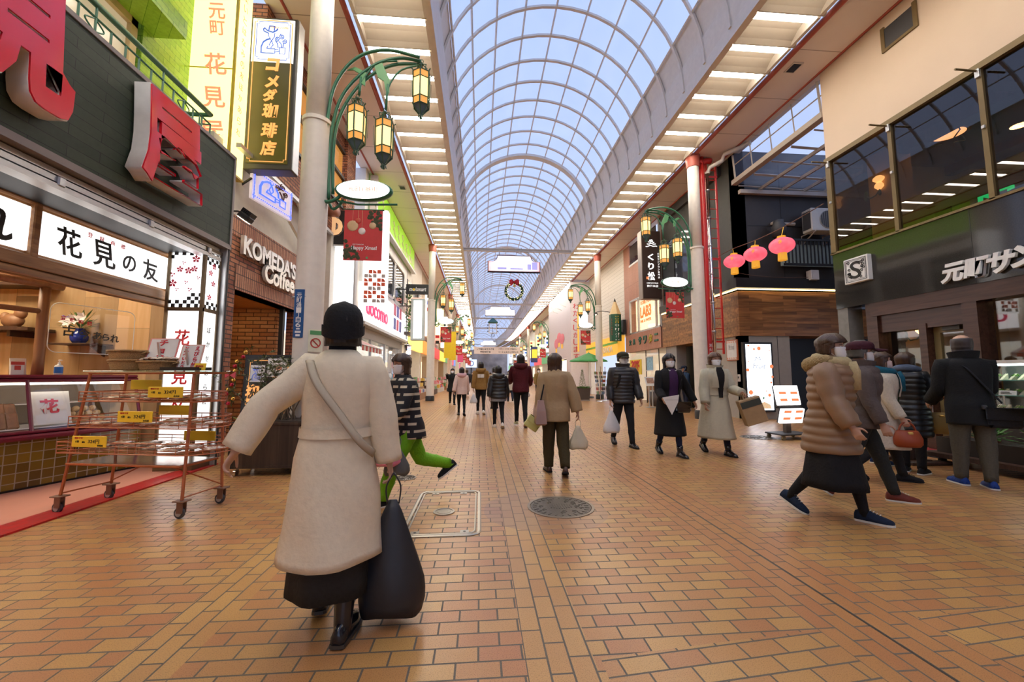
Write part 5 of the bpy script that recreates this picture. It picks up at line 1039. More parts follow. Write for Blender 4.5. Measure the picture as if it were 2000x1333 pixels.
# ================================================================ RIGHT: sandwich shop
SX = 7.75; CY = 8.02                      # facade plane, corner towards the alley
granite = M('dark_granite', (.035, .032, .028), .07, spec=.6, var=.25, nscale=60); brz = M('bronze_window', (.20, .14, .06), .35, .4); mahog = woodmat('mahogany', (.045, .018, .012), (.085, .035, .022), .7, .25, axis='y'); wallb = M('apricot_wall', (.72, .56, .42), .55, var=.03, nscale=1.5)
tint = glass('tinted_glass', (.62, .56, .50), .12, .0)
san = thing('sandwich_shop', 'sandwich shop with dark granite fascia, bronze windows and apricot upper wall', 'shop building', (8.2, 4, 0))
boxpart('upper_wall', san, wallb, (SX, 8.1, -2, CY, 6.1, 8.3)); boxpart('wall_vent', san, darkgrey, (SX - .02, SX, 6.05, 6.55, 7.55, 7.95)); boxpart('vent_frame', san, brz, (SX - .03, SX, 5.98, 6.05, 7.5, 8.0), (SX - .03, SX, 6.55, 6.62, 7.5, 8.0), (SX - .03, SX, 6.05, 6.55, 7.5, 7.55))
boxpart('fascia', san, granite, (SX, 8.05, -2, CY, 2.72, 3.93), (8.05, 12, CY - .1, CY, 2.72, 3.93)); boxpart('fascia_seam', san, black, (SX - .002, SX, 5.55, 5.56, 2.72, 3.93), (SX - .002, SX, 2.6, 2.61, 2.72, 3.93)); boxpart('fascia_cap', san, brz, (SX - .03, 8.0, -2, CY + .02, 3.93, 3.97))
boxpart('window_head', san, brz, (SX - .06, SX + .1, -2, CY, 6.03, 6.13))
for k, y in enumerate((CY - .12, 6.58, 5.2, 3.8, 2.4)):
    boxpart('mullion', san, brz, (SX - .03, SX + .06, y, y + (.12 if k == 0 else .07), 3.95, 6.1)); part('banner_rod', MB().tube([(SX, y + .04, 6.02), (SX - .42, y + .04, 6.03)], .016, 6), brz, san); part('rod_bracket', MB().cbox((SX - .04, y + .035, 5.98), (.05, .06, .14), .004).cbox((SX - .04, y + .035, 5.1), (.04, .04, .05), .004), alu, san)
for a, b in ((6.65, CY - .12), (5.27, 6.58), (3.87, 5.2), (2.47, 3.8), (-2, 2.4)): boxpart('upper_glass', san, tint, (SX + .01, SX + .02, a, b, 3.97, 6.03))
boxpart('end_glass', san, tint, (SX + .05, 9.6, CY - .05, CY - .04, 3.97, 6.03)); boxpart('upper_floor', san, woodd, (SX + .05, 14, -2, CY, 3.85, 3.95)); boxpart('upper_ceiling', san, M('dark_ceiling', (.06, .03, .018), .5), (SX + .05, 14, -2, CY, 6.05, 6.15)); boxpart('upper_rear', san, M('ochre_partition', (.55, .38, .14), .6), (13.9, 14, -2, CY, 3.9, 6.1), (9.6, 14, CY - .06, CY, 3.9, 6.1)); boxpart('ceiling_beam', san, woodd, (8.6, 8.8, -2, CY, 5.85, 6.05), (10.6, 10.8, -2, CY, 5.85, 6.05), (8, 13.5, 5.2, 5.4, 5.85, 6.05)); boxpart('ochre_pier', san, M('ochre_pier', (.52, .36, .14), .6), (8.45, 8.85, 7.2, 7.75, 3.95, 6.05))
# wall sconce, pendant, exit sign, chairs in the upper room
def sconce(label, c, dx=-1.0):
    t = thing('wall_sconce', label, 'lamp', (c[0], c[1], c[2] - .2)); c = V(c)
    part('scroll_arm', MB().tube([c + V((.02, .3, -.1)), c + V((0, .2, -.2)), c + V((0, .08, -.18)), c + V((0, .0, -.1)), c], .014, 6), iron, t, True); part('back_plate', MB().ball(c + V((.03, .32, -.1)), (.03, .05, .12), 10, 8), iron, t)
    for dz, r in ((.13, .1), (-.02, .08)): part('globe_shade', MB().lathe([(.03, -.07), (r, -.01), (r * .95, .03), (.05, .07)], c + V((0, 0, dz)), 16), glow('sconce_globe', (1, .55, .22), 3.0), t, True)
    part('finial', MB().ball(c + V((0, 0, -.16)), (.03, .03, .07), 8, 6), iron, t); return t
sconce('brass wall sconce with two glowing globes inside the bronze upper window', on_x(1717, 362, 8.4)); c = on_x(1853, 263, 9.2)
t = thing('pendant_lamp', 'glowing disc pendant lamp under the dark upper ceiling of the sandwich shop', 'lamp', c); part('shade', MB().lathe([(.02, .1), (.28, .02), (.3, 0), (.26, 0), (.05, .05)], c, 20), M('lamp_brass', (.4, .2, .08), .3, .5), t, True); part('glowing_disc', MB().lathe([(0, .0), (.24, .004), (.1, -.05), (0, -.06)], c, 20), glow('pendant_glow', (1, .5, .25), 3.5), t, True); part('chain', MB().tube([c + V((0, 0, .1)), (c.x, c.y, 6.05)], .012, 5), iron, t)
for j in range(3): part('scroll', MB().tube([c + V((.3 * cos(2.1 * j), .3 * sin(2.1 * j), 0)), c + V((.36 * cos(2.1 * j), .36 * sin(2.1 * j), -.1)), c + V((.1 * cos(2.1 * j), .1 * sin(2.1 * j), -.16))], .012, 5), iron, t)
c = on_x(1944, 385, 11.0); t = thing('exit_sign', 'small green lit emergency exit sign in the upper room', 'sign', c); part('lit_face', MB().box(c.x, c.x + .03, c.y - .3, c.y + .3, c.z - .13, c.z + .13), glow('exit_green', (.02, .75, .25), 1.6), t); part('pictogram', MB().box(c.x - .004, c.x, c.y - .2, c.y - .05, c.z - .08, c.z + .08).prism([(0, 0), (.12, .08), (.12, -.08)], (V((c.x - .004, c.y + .08, c.z)), V((0, 1, 0)), V((0, 0, 1)), V((1, 0, 0))), .003), whitel, t)
for k in range(3):
    x, y = 8.3 + .15 * k, 6.3 - .9 * k; t = thing('framed_menu', 'small framed menu standing on the upper window sill, %s from the corner' % ORD[k], 'frame', (x, y, 3.95), R(70)); obj('frame', MB().box(-.18, .18, 0, .02, 0, .3), woodd, t); obj('picture', MB().box(-.15, .15, -.004, 0, .03, .27), M('menu_print', (.5, .42, .3), .6, var=.4, nscale=14), t)
# lettering and emblem on the granite
a, b = on_x(1654, 506, SX), on_x(1700, 546, SX); py_, pz_ = 7.42, 3.44
t = thing('emblem_plate', 'white square emblem plate with a black scrolled S on the granite fascia', 'sign', (SX - .05, py_, 3.17)); hs = .26
part('plate', MB().box(SX - .1, SX, py_ - hs, py_ + hs, pz_ - hs, pz_ + hs, .006), whitel, t); part('black_border', MB().tube([(SX - .102, py_ + a_ * hs * .86, pz_ + b_ * hs * .86) for a_, b_ in ((-1, -1), (1, -1), (1, 1), (-1, 1))], .008, 4, loop=True).tube([(SX - .102, py_ + a_ * hs * .76, pz_ + b_ * hs * .76) for a_, b_ in ((-1, -1), (1, -1), (1, 1), (-1, 1))], .004, 4, loop=True), ink, t)
text('scroll_letter', 'S', .24, .36, ink, facing((SX - .103, py_, pz_), '-x'), t, .006, .01)
rnd = random.Random(2); mbs = (MB(), MB())
for k in range(14):
    mb = mbs[k % 2]; cy, cz_ = py_ + (-1, 1)[k % 2] * rnd.uniform(.1, .17), pz_ + rnd.uniform(-.17, .17); mb.tube([(SX - .103, cy + .035 * (1 - i / 14) * cos(i * .7), cz_ + .035 * (1 - i / 14) * sin(i * .7)) for i in range(12)], .007, 4)
part('scrollwork', mbs[0], ink, t); part('scrollwork', mbs[1], ink, t)
for ch, px, py in (('元', 1867, 533), ('町', 1914, 523), ('サ', 1963, 512), ('ン', 2012, 498), ('ド', 2060, 486)):
    c = on_x(px, py, SX); t = thing('fascia_letter', 'white block character %s of the row on the granite fascia' % {'元': 'first', '町': 'second', 'サ': 'third', 'ン': 'fourth', 'ド': 'fifth'}[ch], 'sign letter', c); text('letter_body', ch, .34, .32, whitel, facing((SX - .05, c.y, c.z), '-x'), t, .05, .045, .2); part('stand_off', MB().box(SX - .03, SX, c.y - .02, c.y + .02, c.z - .02, c.z + .02), brz, t)
# ground floor
GX = SX + .22
boxpart('corner_pier', san, M('grey_stone', (.22, .22, .21), .4, var=.15), (SX + .02, 8.1, 7.78, CY, 0, 2.72)); boxpart('dark_recess', san, black, (GX + .3, GX + .4, 7.2, 7.78, 0, 2.72))  # black sheet stands in for the shade inside the opening
boxpart('transom', san, mahog, (SX + .02, GX + .1, -2, 7.3, 2.45, 2.72), (SX + .1, GX + .1, 5.75, 7.3, 2.12, 2.47)); boxparts('post', san, mahog, (SX + .05, GX + .1, 7.2, 7.42, 0, 2.72), (SX + .08, GX + .1, 6.38, 6.5, 0, 2.2), (SX + .03, GX + .1, 5.6, 5.8, 0, 2.72), (SX + .03, GX + .1, 2.4, 2.6, 0, 2.72))
boxpart('kick_panel', san, mahog, (GX, GX + .1, 6.5, 7.2, 0, .7), (GX, GX + .1, -2, 5.6, 0, .55)); boxpart('side_window', san, shopg, (GX + .03, GX + .04, 6.5, 7.2, .7, 2.12))
boxpart('big_window', san, shopg, (GX - .02, GX - .01, 2.6, 5.6, 1.5, 2.45)); dr = boxpart('door', san, M('door_olive', (.24, .18, .08), .35), (GX, GX + .06, 5.8, 5.9, 0, 2.12), (GX, GX + .06, 6.28, 6.38, 0, 2.12), (GX, GX + .06, 5.9, 6.28, 2.02, 2.12), (GX, GX + .06, 5.9, 6.28, 0, .25)); obj('door_glass', MB().box(GX + .02, GX + .03, 5.9, 6.28, .25, 2.02), shopg, dr, world=True); obj('door_closer', MB().box(GX - .06, GX, 5.95, 6.2, 2.05, 2.11), darkgrey, dr, world=True)
text('door_lettering', 'coffee &', .4, .1, whitel, facing((GX - .002, 6.15, 1.52), '-x'), dr, .004, .0, .25); text('door_lettering', 'sandwich', .42, .09, whitel, facing((GX - .002, 5.98, 1.42), '-x'), dr, .004, .0, .25)
boxpart('room_rear', san, M('room_ochre', (.50, .30, .10), .6), (11, 11.1, -2, 7.8, 0, 2.72)); boxpart('room_end', san, M('room_ochre', (.50, .30, .10), .6), (GX + .1, 11, 7.42, 7.5, 0, 2.72)); boxpart('room_ceiling', san, M('room_ceiling', (.35, .24, .12), .6), (GX + .1, 11, -2, 7.5, 2.66, 2.72)); boxpart('room_counter', san, mahog, (9.6, 10.2, 3, 6.5, 0, 1.1)); boxpart('wall_brace', san, woodd, (10.9, 11, 4.5, 4.7, 1, 2.7), (10.9, 11, 6.0, 6.2, 0, 2.7))
sconce('warm globe sconce on the ochre wall inside the ground-floor window', (8.6, 7.1, 2.18)); sconce('warm globe sconce deep inside the ground-floor room', (10.7, 5.0, 2.2))
for x, y, z in ((9, 5.2, 2.62), (9.2, 3.2, 2.62), (10.2, 6.4, 6.02), (11.5, 4, 6.02)):  # lamps added to light the lower and upper rooms
    t = thing('ceiling_downlight', 'warm round ceiling lamp in the %s room of the sandwich shop' % ('upper' if z > 4 else 'lower'), 'light', (x, y, z), 0, 'ceiling lamps in the sandwich shop'); obj('rim', MB().lathe([(.13, 0), (.16, 0), (.16, .03), (.13, .03)], n=16), brz, t); obj('lamp', MB().lathe([(0, 0), (.13, 0), (.13, .02), (0, .02)], n=16), glow('shop_lamp', (1, .66, .32), 22.0 if z < 4 else 8.0), t)
# display case
cy0, cy1 = 2.6, 5.55; kx = SX - .16
t = thing('sandwich_case', 'lit glass sandwich case with two green-edged shelves over a black lettered base', 'display case', (kx, 4, 0))
boxpart('base', t, M('case_black', (.02, .016, .014), .3), (kx, GX + .1, cy0, cy1, 0, .72)); boxpart('case_top', t, steel, (kx, GX + .3, cy0, cy1, 1.45, 1.5)); boxpart('case_light', t, glow('case_cool', (.8, 1, .95), 9.0), (kx + .06, kx + .12, cy0 + .05, cy1 - .05, 1.42, 1.45)); boxpart('front_glass', t, clear, (kx, kx + .01, cy0, cy1, .72, 1.45)); boxpart('side_glass', t, clear, (kx, GX, cy1 - .01, cy1, .72, 1.45)); boxpart('case_back', t, M('case_mirror', (.25, .27, .25), .2), (GX + .06, GX + .1, cy0, cy1, .72, 1.45)); boxpart('case_floor', t, M('case_floor', (.55, .62, .5), .3), (kx, GX + .1, cy0, cy1, .72, .75)); boxpart('case_post', t, steel, (kx, kx + .025, cy1 - .03, cy1, .72, 1.5), (kx, kx + .025, 4.1, 4.13, .72, 1.5))
for z in (.98, 1.2): boxpart('glass_shelf', t, M('shelf_green', (.25, .6, .5), .1, alpha=.65), (kx + .06, GX + .06, cy0, cy1, z, z + .012))
text('base_lettering', 'サンドイッチスタンド', 2.2, .16, M('brass_letter', (.5, .42, .28), .4), facing((kx - .006, 4.45, .6), '-x'), t, .006, .0)
sw = None; rnd = random.Random(8)
for z, n in ((.76, 7), (.995, 7), (1.215, 8)):
    for k in range(n):
        l = V((kx + .17, cy1 - .15 - k * .2, z)); lb = 'wrapped sandwich wedge with green filling in the lit case'
        if sw is None:
            sw = thing('sandwich', lb, 'sandwich', l, 0, 'sandwiches in the lit case'); obj('bread', MB().prism([(-.05, 0), (.05, 0), (.05, .09)], (V((0, -.07, 0)), V((1, 0, 0)), V((0, 0, 1)), V((0, 1, 0))), .035).prism([(-.05, 0), (.05, 0), (.05, .09)], (V((0, .035, 0)), V((1, 0, 0)), V((0, 0, 1)), V((0, 1, 0))), .035), M('bread', (.8, .7, .5), .7, var=.15), sw); mb = MB()
            for j in range(24): leafblade(mb, V((rnd.uniform(-.04, .05), rnd.uniform(-.03, .03), .05)), V((rnd.uniform(-1, 1), rnd.uniform(-1, 1), rnd.uniform(.1, 1))), .05, .015)
            obj('filling', mb, M('lettuce', (.25, .5, .08), .5, var=.3), sw); remember(sw)
        else: dup(sw, l, rnd.uniform(-.2, .2), lb)
for k in range(6):
    z = (.99, 1.21)[k % 2]; t, Mx = card('case_card', 'white price card in front of the sandwiches in the lit case', 'price card', V((kx + .08, cy1 - .28 - .3 * k, z)), .2, .07, -pi / 2, paper, R(12), 'price cards in the lit case')
    obj('printed_line', MB().box(-.07, .03, -.002, 0, .04, .05).box(-.07, .05, -.002, 0, .02, .028), ink, t)
# flower bench
t = thing('flower_bench', 'low dark wheeled bench with planter troughs in front of the sandwich case', 'planter', (6.95, 4.6, 0)); boxpart('trough', t, M('bench_dark', (.025, .017, .013), .4), (6.75, 7.1, 2.2, 5.5, .16, .38)); boxpart('rail', t, woodd, (6.6, 7.2, 2.1, 5.6, .10, .16)); 
for y in (2.3, 5.4): part('caster', MB().tube([(6.7, y - .02, .05), (6.7, y + .02, .05)], .05, 12), rubber, t); part('caster', MB().tube([(7.1, y - .02, .05), (7.1, y + .02, .05)], .05, 12), rubber, t)
for k, (y, col) in enumerate(((5.3, (.55, .62, .3)), (4.95, (.75, .35, .4)), (4.5, (.72, .3, .36)), (4.1, (.6, .05, .12)), (3.7, (.62, .06, .14)), (3.3, (.7, .1, .2)), (2.8, (.65, .08, .15)))):
    t = thing('potted_poinsettia', 'leafy potted plant in the flower bench, %s from the door' % ORD[k], 'plant', (6.92, y, .38)); ml, mp = MB(), MB()
    for j in range(46):
        a = rnd.uniform(0, 6.28); e = rnd.uniform(-.2, 1.2); d = V((cos(a) * cos(e), sin(a) * cos(e), sin(e))); leafblade(ml, V((0, 0, .06)) + d * rnd.uniform(.02, .1), d, rnd.uniform(.09, .17), .035)
    for j in range(14 if k else 6):
        a = rnd.uniform(0, 6.28); d = V((cos(a), sin(a), .3)); leafblade(mp, V((rnd.uniform(-.1, .05), rnd.uniform(-.1, .1), .17)), d, .07, .02)
    obj('leaves', ml, lf, t); obj('bracts', mp, M('bract_%d' % k, col, .5), t)
    obj('pot', MB().lathe([(.05, -.1), (.07, .03), (.06, .03), (0, .02)], n=12), M('clay', (.3, .12, .06), .8), t)
# tilted food menu on an A-frame stand
t = thing('menu_stand', 'dark wooden stand with a tilted photo menu of food by the shop door', 'menu stand', (6.42, 5.3, 0)); Mx = Matrix.Rotation(R(-90), 4, 'Z')
part('foot', MB().cbox((6.42, 5.35, .03), (.62, .12, .05), .01).cbox((6.42, 5.75, .03), (.62, .12, .05), .01).box(6.36, 6.48, 5.35, 5.75, .02, .07), woodd, t); part('post', MB().prism([(-.13, .05), (.13, .05), (.05, .9), (-.05, .9)], (V((6.40, 5.5, 0)), V((1, 0, 0)), V((0, 0, 1)), V((0, 1, 0))), .08), woodd, t)
M2 = Matrix.Translation((6.36, 5.5, 1.02)) @ Matrix.Rotation(R(-48), 4, 'Y'); part('board', MB().cbox((0, 0, 0), (.5, .72, .03), .006, M2), M('menu_frame', (.5, .45, .4), .5), t)
def foodmat():
    t_ = NT('food_print'); tc = t_.n('TexCoord'); v = t_.n('TexVoronoi', {'Vector': tc.outputs['Object'], 'Scale': 9.0}); cr = t_.n('ValToRGB', {0: v.outputs['Color']}); cr.color_ramp.elements[0].color = (.75, .6, .35, 1); cr.color_ramp.elements[1].color = (.55, .12, .04, 1); e = cr.color_ramp.elements.new(.5); e.color = (.8, .5, .05, 1); t_.P(Base_Color=cr.outputs[0], Roughness=.3); return t_.m
part('food_print', MB().cbox((-.02, 0, .018), (.36, .66, .006), 0, M2), foodmat(), t); part('title_strip', MB().cbox((.2, 0, .018), (.07, .6, .006), 0, M2), paper, t)
t = thing('red_mat', 'red door mat before the sandwich shop door', 'mat', (7.45, 6.1, 0)); part('pile', MB().box(7.1, 7.9, 5.75, 6.7, 0, .015), M('mat_red', (.30, .02, .02), .9, var=.2, nscale=80), t); part('hem', MB().box(7.07, 7.1, 5.72, 6.73, 0, .012).box(7.07, 7.9, 5.72, 5.75, 0, .012).box(7.07, 7.9, 6.7, 6.73, 0, .012), rubber, t)
# ================================================================ RIGHT: the alley
alley = thing('alley_roof', 'steel-framed glazed roof over the side alley with a slanted clerestory', 'roof', (10, 9.7, 6.6))
pane = vault_glass(); stl = M('roof_steel', (.42, .36, .31), .5)
mb = MB(); mb.quad((7.78, CY, 8.1), (7.78, 11.25, 8.1), (7.84, 11.25, 7.36), (7.84, CY, 7.25)); part('clerestory_glass', mb, pane, alley)
part('clerestory_rail', MB().box(7.72, 7.9, CY, 11.3, 7.16, 7.3).tube([(7.79, CY, 7.72), (7.79, 11.25, 7.78)], .02, 4), stl, alley)
for k in range(5): y = CY + .1 + k * .78; part('clerestory_bar', MB().tube([(7.76, y, 8.1), (7.82, y, 7.3)], .035 if k in (0, 4) else .02, 4), stl, alley)
mb = MB(); mb.quad((7.9, CY, 7.2), (7.9, 11.25, 7.2), (12.2, 11.25, 7.05), (12.2, CY, 7.05)); part('roof_glass', mb, pane, alley)
for k in range(6): x = 8.6 + k * .72; part('roof_bar', MB().box(x - .025, x + .025, CY, 11.3, 7.0, 7.09), stl, alley)
for k in range(5): y = CY + .4 + k * .7; part('roof_rafter', MB().tube([(7.9, y, 7.12), (12.2, y, 6.98)], .04 if k % 2 else .025, 4), stl, alley)
boxpart('wall_plate', alley, stl, (7.9, 12.4, 11.15, 11.27, 6.86, 6.98))
mb = MB(); mb.box(13.6, 13.7, 7.9, 11.3, 0, 9); struct('wall_alley', mb, M('alley_end', (.06, .06, .06), .7)) 
t = thing('air_conditioner', 'white outdoor air-conditioning unit bracketed high on the dark alley wall', 'air conditioner', (10.2, 10.9, 5.6)); ax0, ax1, az0, az1 = 9.83, 10.72, 5.6, 6.3
part('casing', MB().box(ax0, ax1, 10.78, 11.15, az0, az1, .02), M('ac_white', (.62, .60, .56), .4), t); part('fan_guard', MB().tube([(10.36 + .27 * cos(a), 10.77, 5.95 + .27 * sin(a)) for a in [2 * pi * i / 24 for i in range(24)]], .012, 4, loop=True), M('ac_grey', (.4, .39, .37), .5), t); part('fan_opening', MB().lathe([(0, 0), (.26, 0), (.26, .02), (0, .02)], (0, 0, 0), 24, Matrix.Translation((10.36, 10.79, 5.95)) @ Matrix.Rotation(pi / 2, 4, 'X')), M('ac_dark', (.07, .07, .07), .6), t); part('side_grille', MB().box(9.815, 9.83, 10.82, 11.1, 5.68, 6.22), darkgrey, t); part('bracket', MB().tube([(9.9, 10.75, 5.58), (9.9, 11.27, 5.58), (9.9, 11.27, 5.3), (9.9, 10.75, 5.58)], .02, 5), stl, t); part('bracket', MB().tube([(10.6, 10.75, 5.58), (10.6, 11.27, 5.58), (10.6, 11.27, 5.3), (10.6, 10.75, 5.58)], .02, 5), stl, t)
for k in range(9): part('guard_wire', MB().tube([(10.36 - .25 + .0625 * k, 10.765, 5.95 - .27 * sin(math.acos(max(-1, min(1, -.93 + .2325 * k))))), (10.36 - .25 + .0625 * k, 10.765, 5.95 + .27 * sin(math.acos(max(-1, min(1, -.93 + .2325 * k)))))], .004, 3), M('ac_grey', (.4, .39, .37), .5), t)
t = thing('balcony_rail', 'black barred balcony rail on the dark alley wall below the air conditioner', 'railing', (9.9, 11.1, 4.6)); part('top_rail', MB().box(9.1, 10.9, 11.02, 11.08, 5.36, 5.42), black, t); part('bottom_rail', MB().box(9.1, 10.9, 11.02, 11.08, 4.6, 4.66), black, t); part('pale_board', MB().box(9.15, 10.9, 11.2, 11.26, 4.62, 5.3), M('pale_board', (.30, .36, .33), .6), t)
for k in range(15): part('bar', MB().box(9.12 + .12 * k, 9.145 + .12 * k, 11.03, 11.06, 4.66, 5.36), black, t)
p = on_y(1586, 539, 11.2); t = thing('white_box', 'small white utility box on the dark wall above the wood cladding', 'box', (p.x, 11.2, p.z - .13)); part('casing', MB().box(p.x - .13, p.x + .13, 11.08, 11.28, p.z - .15, p.z + .15, .01), M('box_white', (.62, .6, .58), .5), t); part('cover_line', MB().box(p.x - .1, p.x - .09, 11.075, 11.08, p.z - .1, p.z + .1), greyw, t)
t = thing('vent_hood', 'dark exhaust hood on the alley wall beside the lantern wire', 'vent', (8.95, 11.0, 5.45)); part('duct', MB().lathe([(.18, 0), (.2, .3), (.14, .42), (.14, .5), (0, .5)], (8.95, 11.0, 5.45), 14), darkgrey, t, True); part('pipe', MB().tube([(8.95, 11.0, 5.95), (8.95, 11.28, 5.97), (9.7, 11.28, 5.97)], .05, 6), stl, t)
# paper lanterns on a wire
wp = [V((7.35, 11.55, 4.98)), V((7.42, 10.95, 5.02)), V((7.47, 10.05, 4.97)), V((7.52, 9.09, 4.98)), V((8.4, 10.9, 5.75))]
t = thing('lantern_wire', 'twisted wire from the red ladder carrying three paper lanterns', 'wire', wp[0]); part('wire', MB().tube(smooth(wp[:4] + [V((7.7, 8.1, 5.15))], 5), .012, 5), M('wire_brown', (.14, .08, .06), .7), t); part('cable', MB().tube(smooth([V((7.4, 11.0, 4.35)), V((8.2, 11.2, 4.3)), V((9.3, 11.2, 4.25)), V((10.2, 11.2, 4.3))], 5), .008, 4), M('wire_brown', (.14, .08, .06), .7), t)
lan_red = NT('paper_lantern'); tc = lan_red.n('TexCoord'); nz = lan_red.n('TexNoise', {'Vector': tc.outputs['Object'], 'Scale': 7.0}); cr_ = lan_red.n('ValToRGB', {0: nz.outputs[0]}); cr_.color_ramp.elements[0].color = (.85, .04, .10, 1); cr_.color_ramp.elements[1].color = (1, .22, .26, 1); lan_red.P(Base_Color=(.6, .05, .08, 1), Emission_Color=cr_.outputs[0], Emission_Strength=.95, Roughness=.4); lan_red = lan_red.m
tas = M('tassel_gold', (.75, .42, .03), .5, emit=.35, ecol=(1, .55, .05))  # the gold emits a little, as if the lantern lit it
def paper_lantern(label, c, r, zt):
    t = thing('paper_lantern', label, 'lantern', (c.x, c.y, c.z - r), 0, 'paper lanterns on the alley wire'); n = 36
    mb = MB(); rings = []
    for i in range(13):
        a = -pi / 2 + pi * i / 12; q = max(.3, cos(a)) ; rings.append([c + V((r * q * (1 + .012 * cos(12 * 2 * pi * j / n)) * cos(2 * pi * j / n), r * q * (1 + .012 * cos(12 * 2 * pi * j / n)) * sin(2 * pi * j / n), r * .72 * sin(a))) for j in range(n)])
    mb.loft(rings); part('paper_body', mb, lan_red, t, True); part('top_cap', MB().lathe([(r * .32, 0), (r * .34, r * .16), (0, r * .18)], c + V((0, 0, r * .68)), 14), tas, t); mb = MB()
    for j in range(22): a = 2 * pi * j / 22; mb.tube([c + V((r * .3 * cos(a), r * .3 * sin(a), -r * .66)), c + V((r * .33 * cos(a), r * .33 * sin(a), -r * 1.35))], r * .05, 4)
    part('tassel_fringe', mb, tas, t); part('hanger', MB().tube([c + V((0, 0, r * .8)), wp[zt]], .008, 4), tas, t); part('centre_glow', MB().ball(c, r * .25, 10, 8), bulb, t)
    part('gold_motif', MB().tube([c + V((r * 1.0 * cos(a) * cos(e), r * 1.0 * sin(a) * cos(e), r * .73 * sin(e))) for a, e in [(3.9 + .12 * cos(2.4 * i), .15 + .28 * sin(2.4 * i)) for i in range(9)]], r * .03, 4), tas, t)
for zt, (px, py, y, r), lb in zip((1, 2, 3), ((1434, 511, 10.95, .28), (1475, 497, 10.05, .28), (1527, 480, 9.09, .28)), ('round red paper lantern nearest the red ladder', 'middle red paper lantern on the alley wire', 'largest-looking red paper lantern nearest the sandwich shop')):
    paper_lantern(lb, on_y(px, py, y), r, zt)
# ladder and pipes by the right column
rp = M('pillar_red', (.58, .03, .025), .3)
t = thing('red_ladder', 'tall red steel ladder fixed behind the first right column', 'ladder', (7.4, 11.6, 1.9)); lx = (7.18, 7.5)
for x in lx: part('stile', MB().box(x - .025, x + .025, 11.72, 11.77, 1.95, 8.15), rp, t)
for k in range(19): part('rung', MB().tube([(lx[0], 11.745, 2.1 + .32 * k), (lx[1], 11.745, 2.1 + .32 * k)], .013, 5), rp, t)
for z in (2.3, 4.9, 7.6): part('bracket', MB().box(6.75, lx[1] + .03, 11.70, 11.72, z, z + .06), rp, t)
t = thing('red_pipe', 'glossy red vertical fire pipe beside the first right column', 'pipe', (6.95, 11.62, 0)); part('pipe', MB().tube(smooth([V((6.97, 11.65, 0)), V((6.97, 11.65, 7.6)), V((6.97, 11.65, 7.95)), V((7.08, 11.65, 8.1)), V((7.3, 11.65, 8.12))], 3), .095, 14), rp, t, True)
for k, ch in enumerate('消火栓送水口'): text('white_character', ch, .1, .1, whitel, facing((6.97, 11.55, 2.2 - .13 * k), '-y'), t, .004, .0)
t = thing('steel_pipe', 'shiny steel downpipe with joints beside the red pipe', 'pipe', (7.12, 11.6, 0)); part('pipe', MB().tube([(7.14, 11.62, 0), (7.14, 11.62, 7.7)], .05, 12), chrome, t, True)
for k in range(8): part('joint', MB().lathe([(.05, 0), (.062, .01), (.062, .05), (.05, .06)], (7.14, 11.62, .8 + .9 * k), 12), steel, t, True)
t = thing('white_pipe', 'white drain pipe elbowed under the soffit near the ladder', 'pipe', (7.4, 11.5, 7.9)); part('pipe', MB().tube([(7.14, 11.6, 7.7), (7.2, 11.55, 7.85), (7.45, 11.3, 7.95), (7.5, 11.25, 8.13), (7.9, 10.6, 8.13)], .06, 10), cream, t, True); part('flange', MB().lathe([(.075, 0), (.075, .06)], (7.14, 11.6, 7.66), 12), cream, t)
# ================================================================ RIGHT: wood-clad corner building
WY = 11.3
wclad = woodmat('wood_cladding', (.16, .06, .018), (.42, .19, .06), .5, .4, axis='x', plank=(1.1, .095, 'h'))
t = thing('wood_clad_building', 'corner building with horizontal wood cladding under a black band and dark walls', 'shop building', (9.5, 13.5, 0))
boxpart('wood_band', t, wclad, (SX, 13.6, WY, 16.35, 2.48, 3.84)); boxpart('black_band', t, M('band_black', (.016, .016, .018), .4), (SX - .12, 13.6, WY - .12, 16.35, 3.92, 4.22)); boxpart('upper_wall', t, M('brown_black_wall', (.028, .022, .019), .5), (SX + .1, 13.6, WY + .02, WY + .3, 4.2, 8.3)); boxpart('street_wall', t, M('olive_black_wall', (.035, .033, .026), .6, bump=.3), (SX + .1, SX + .4, WY + .02, 16.35, 4.2, 8.3)); boxpart('panel_seam', t, black, (9.3, 9.31, WY + .01, WY + .02, 4.2, 7.9), (8.2, 13, WY + .01, WY + .02, 5.9, 5.91))
boxpart('led_line', t, glow('led_warm', (1, .74, .34), 9.0), (SX - .02, 12.2, WY - .05, WY - .02, 3.88, 3.905), (SX - .05, SX - .02, WY - .05, 16.3, 3.88, 3.905))
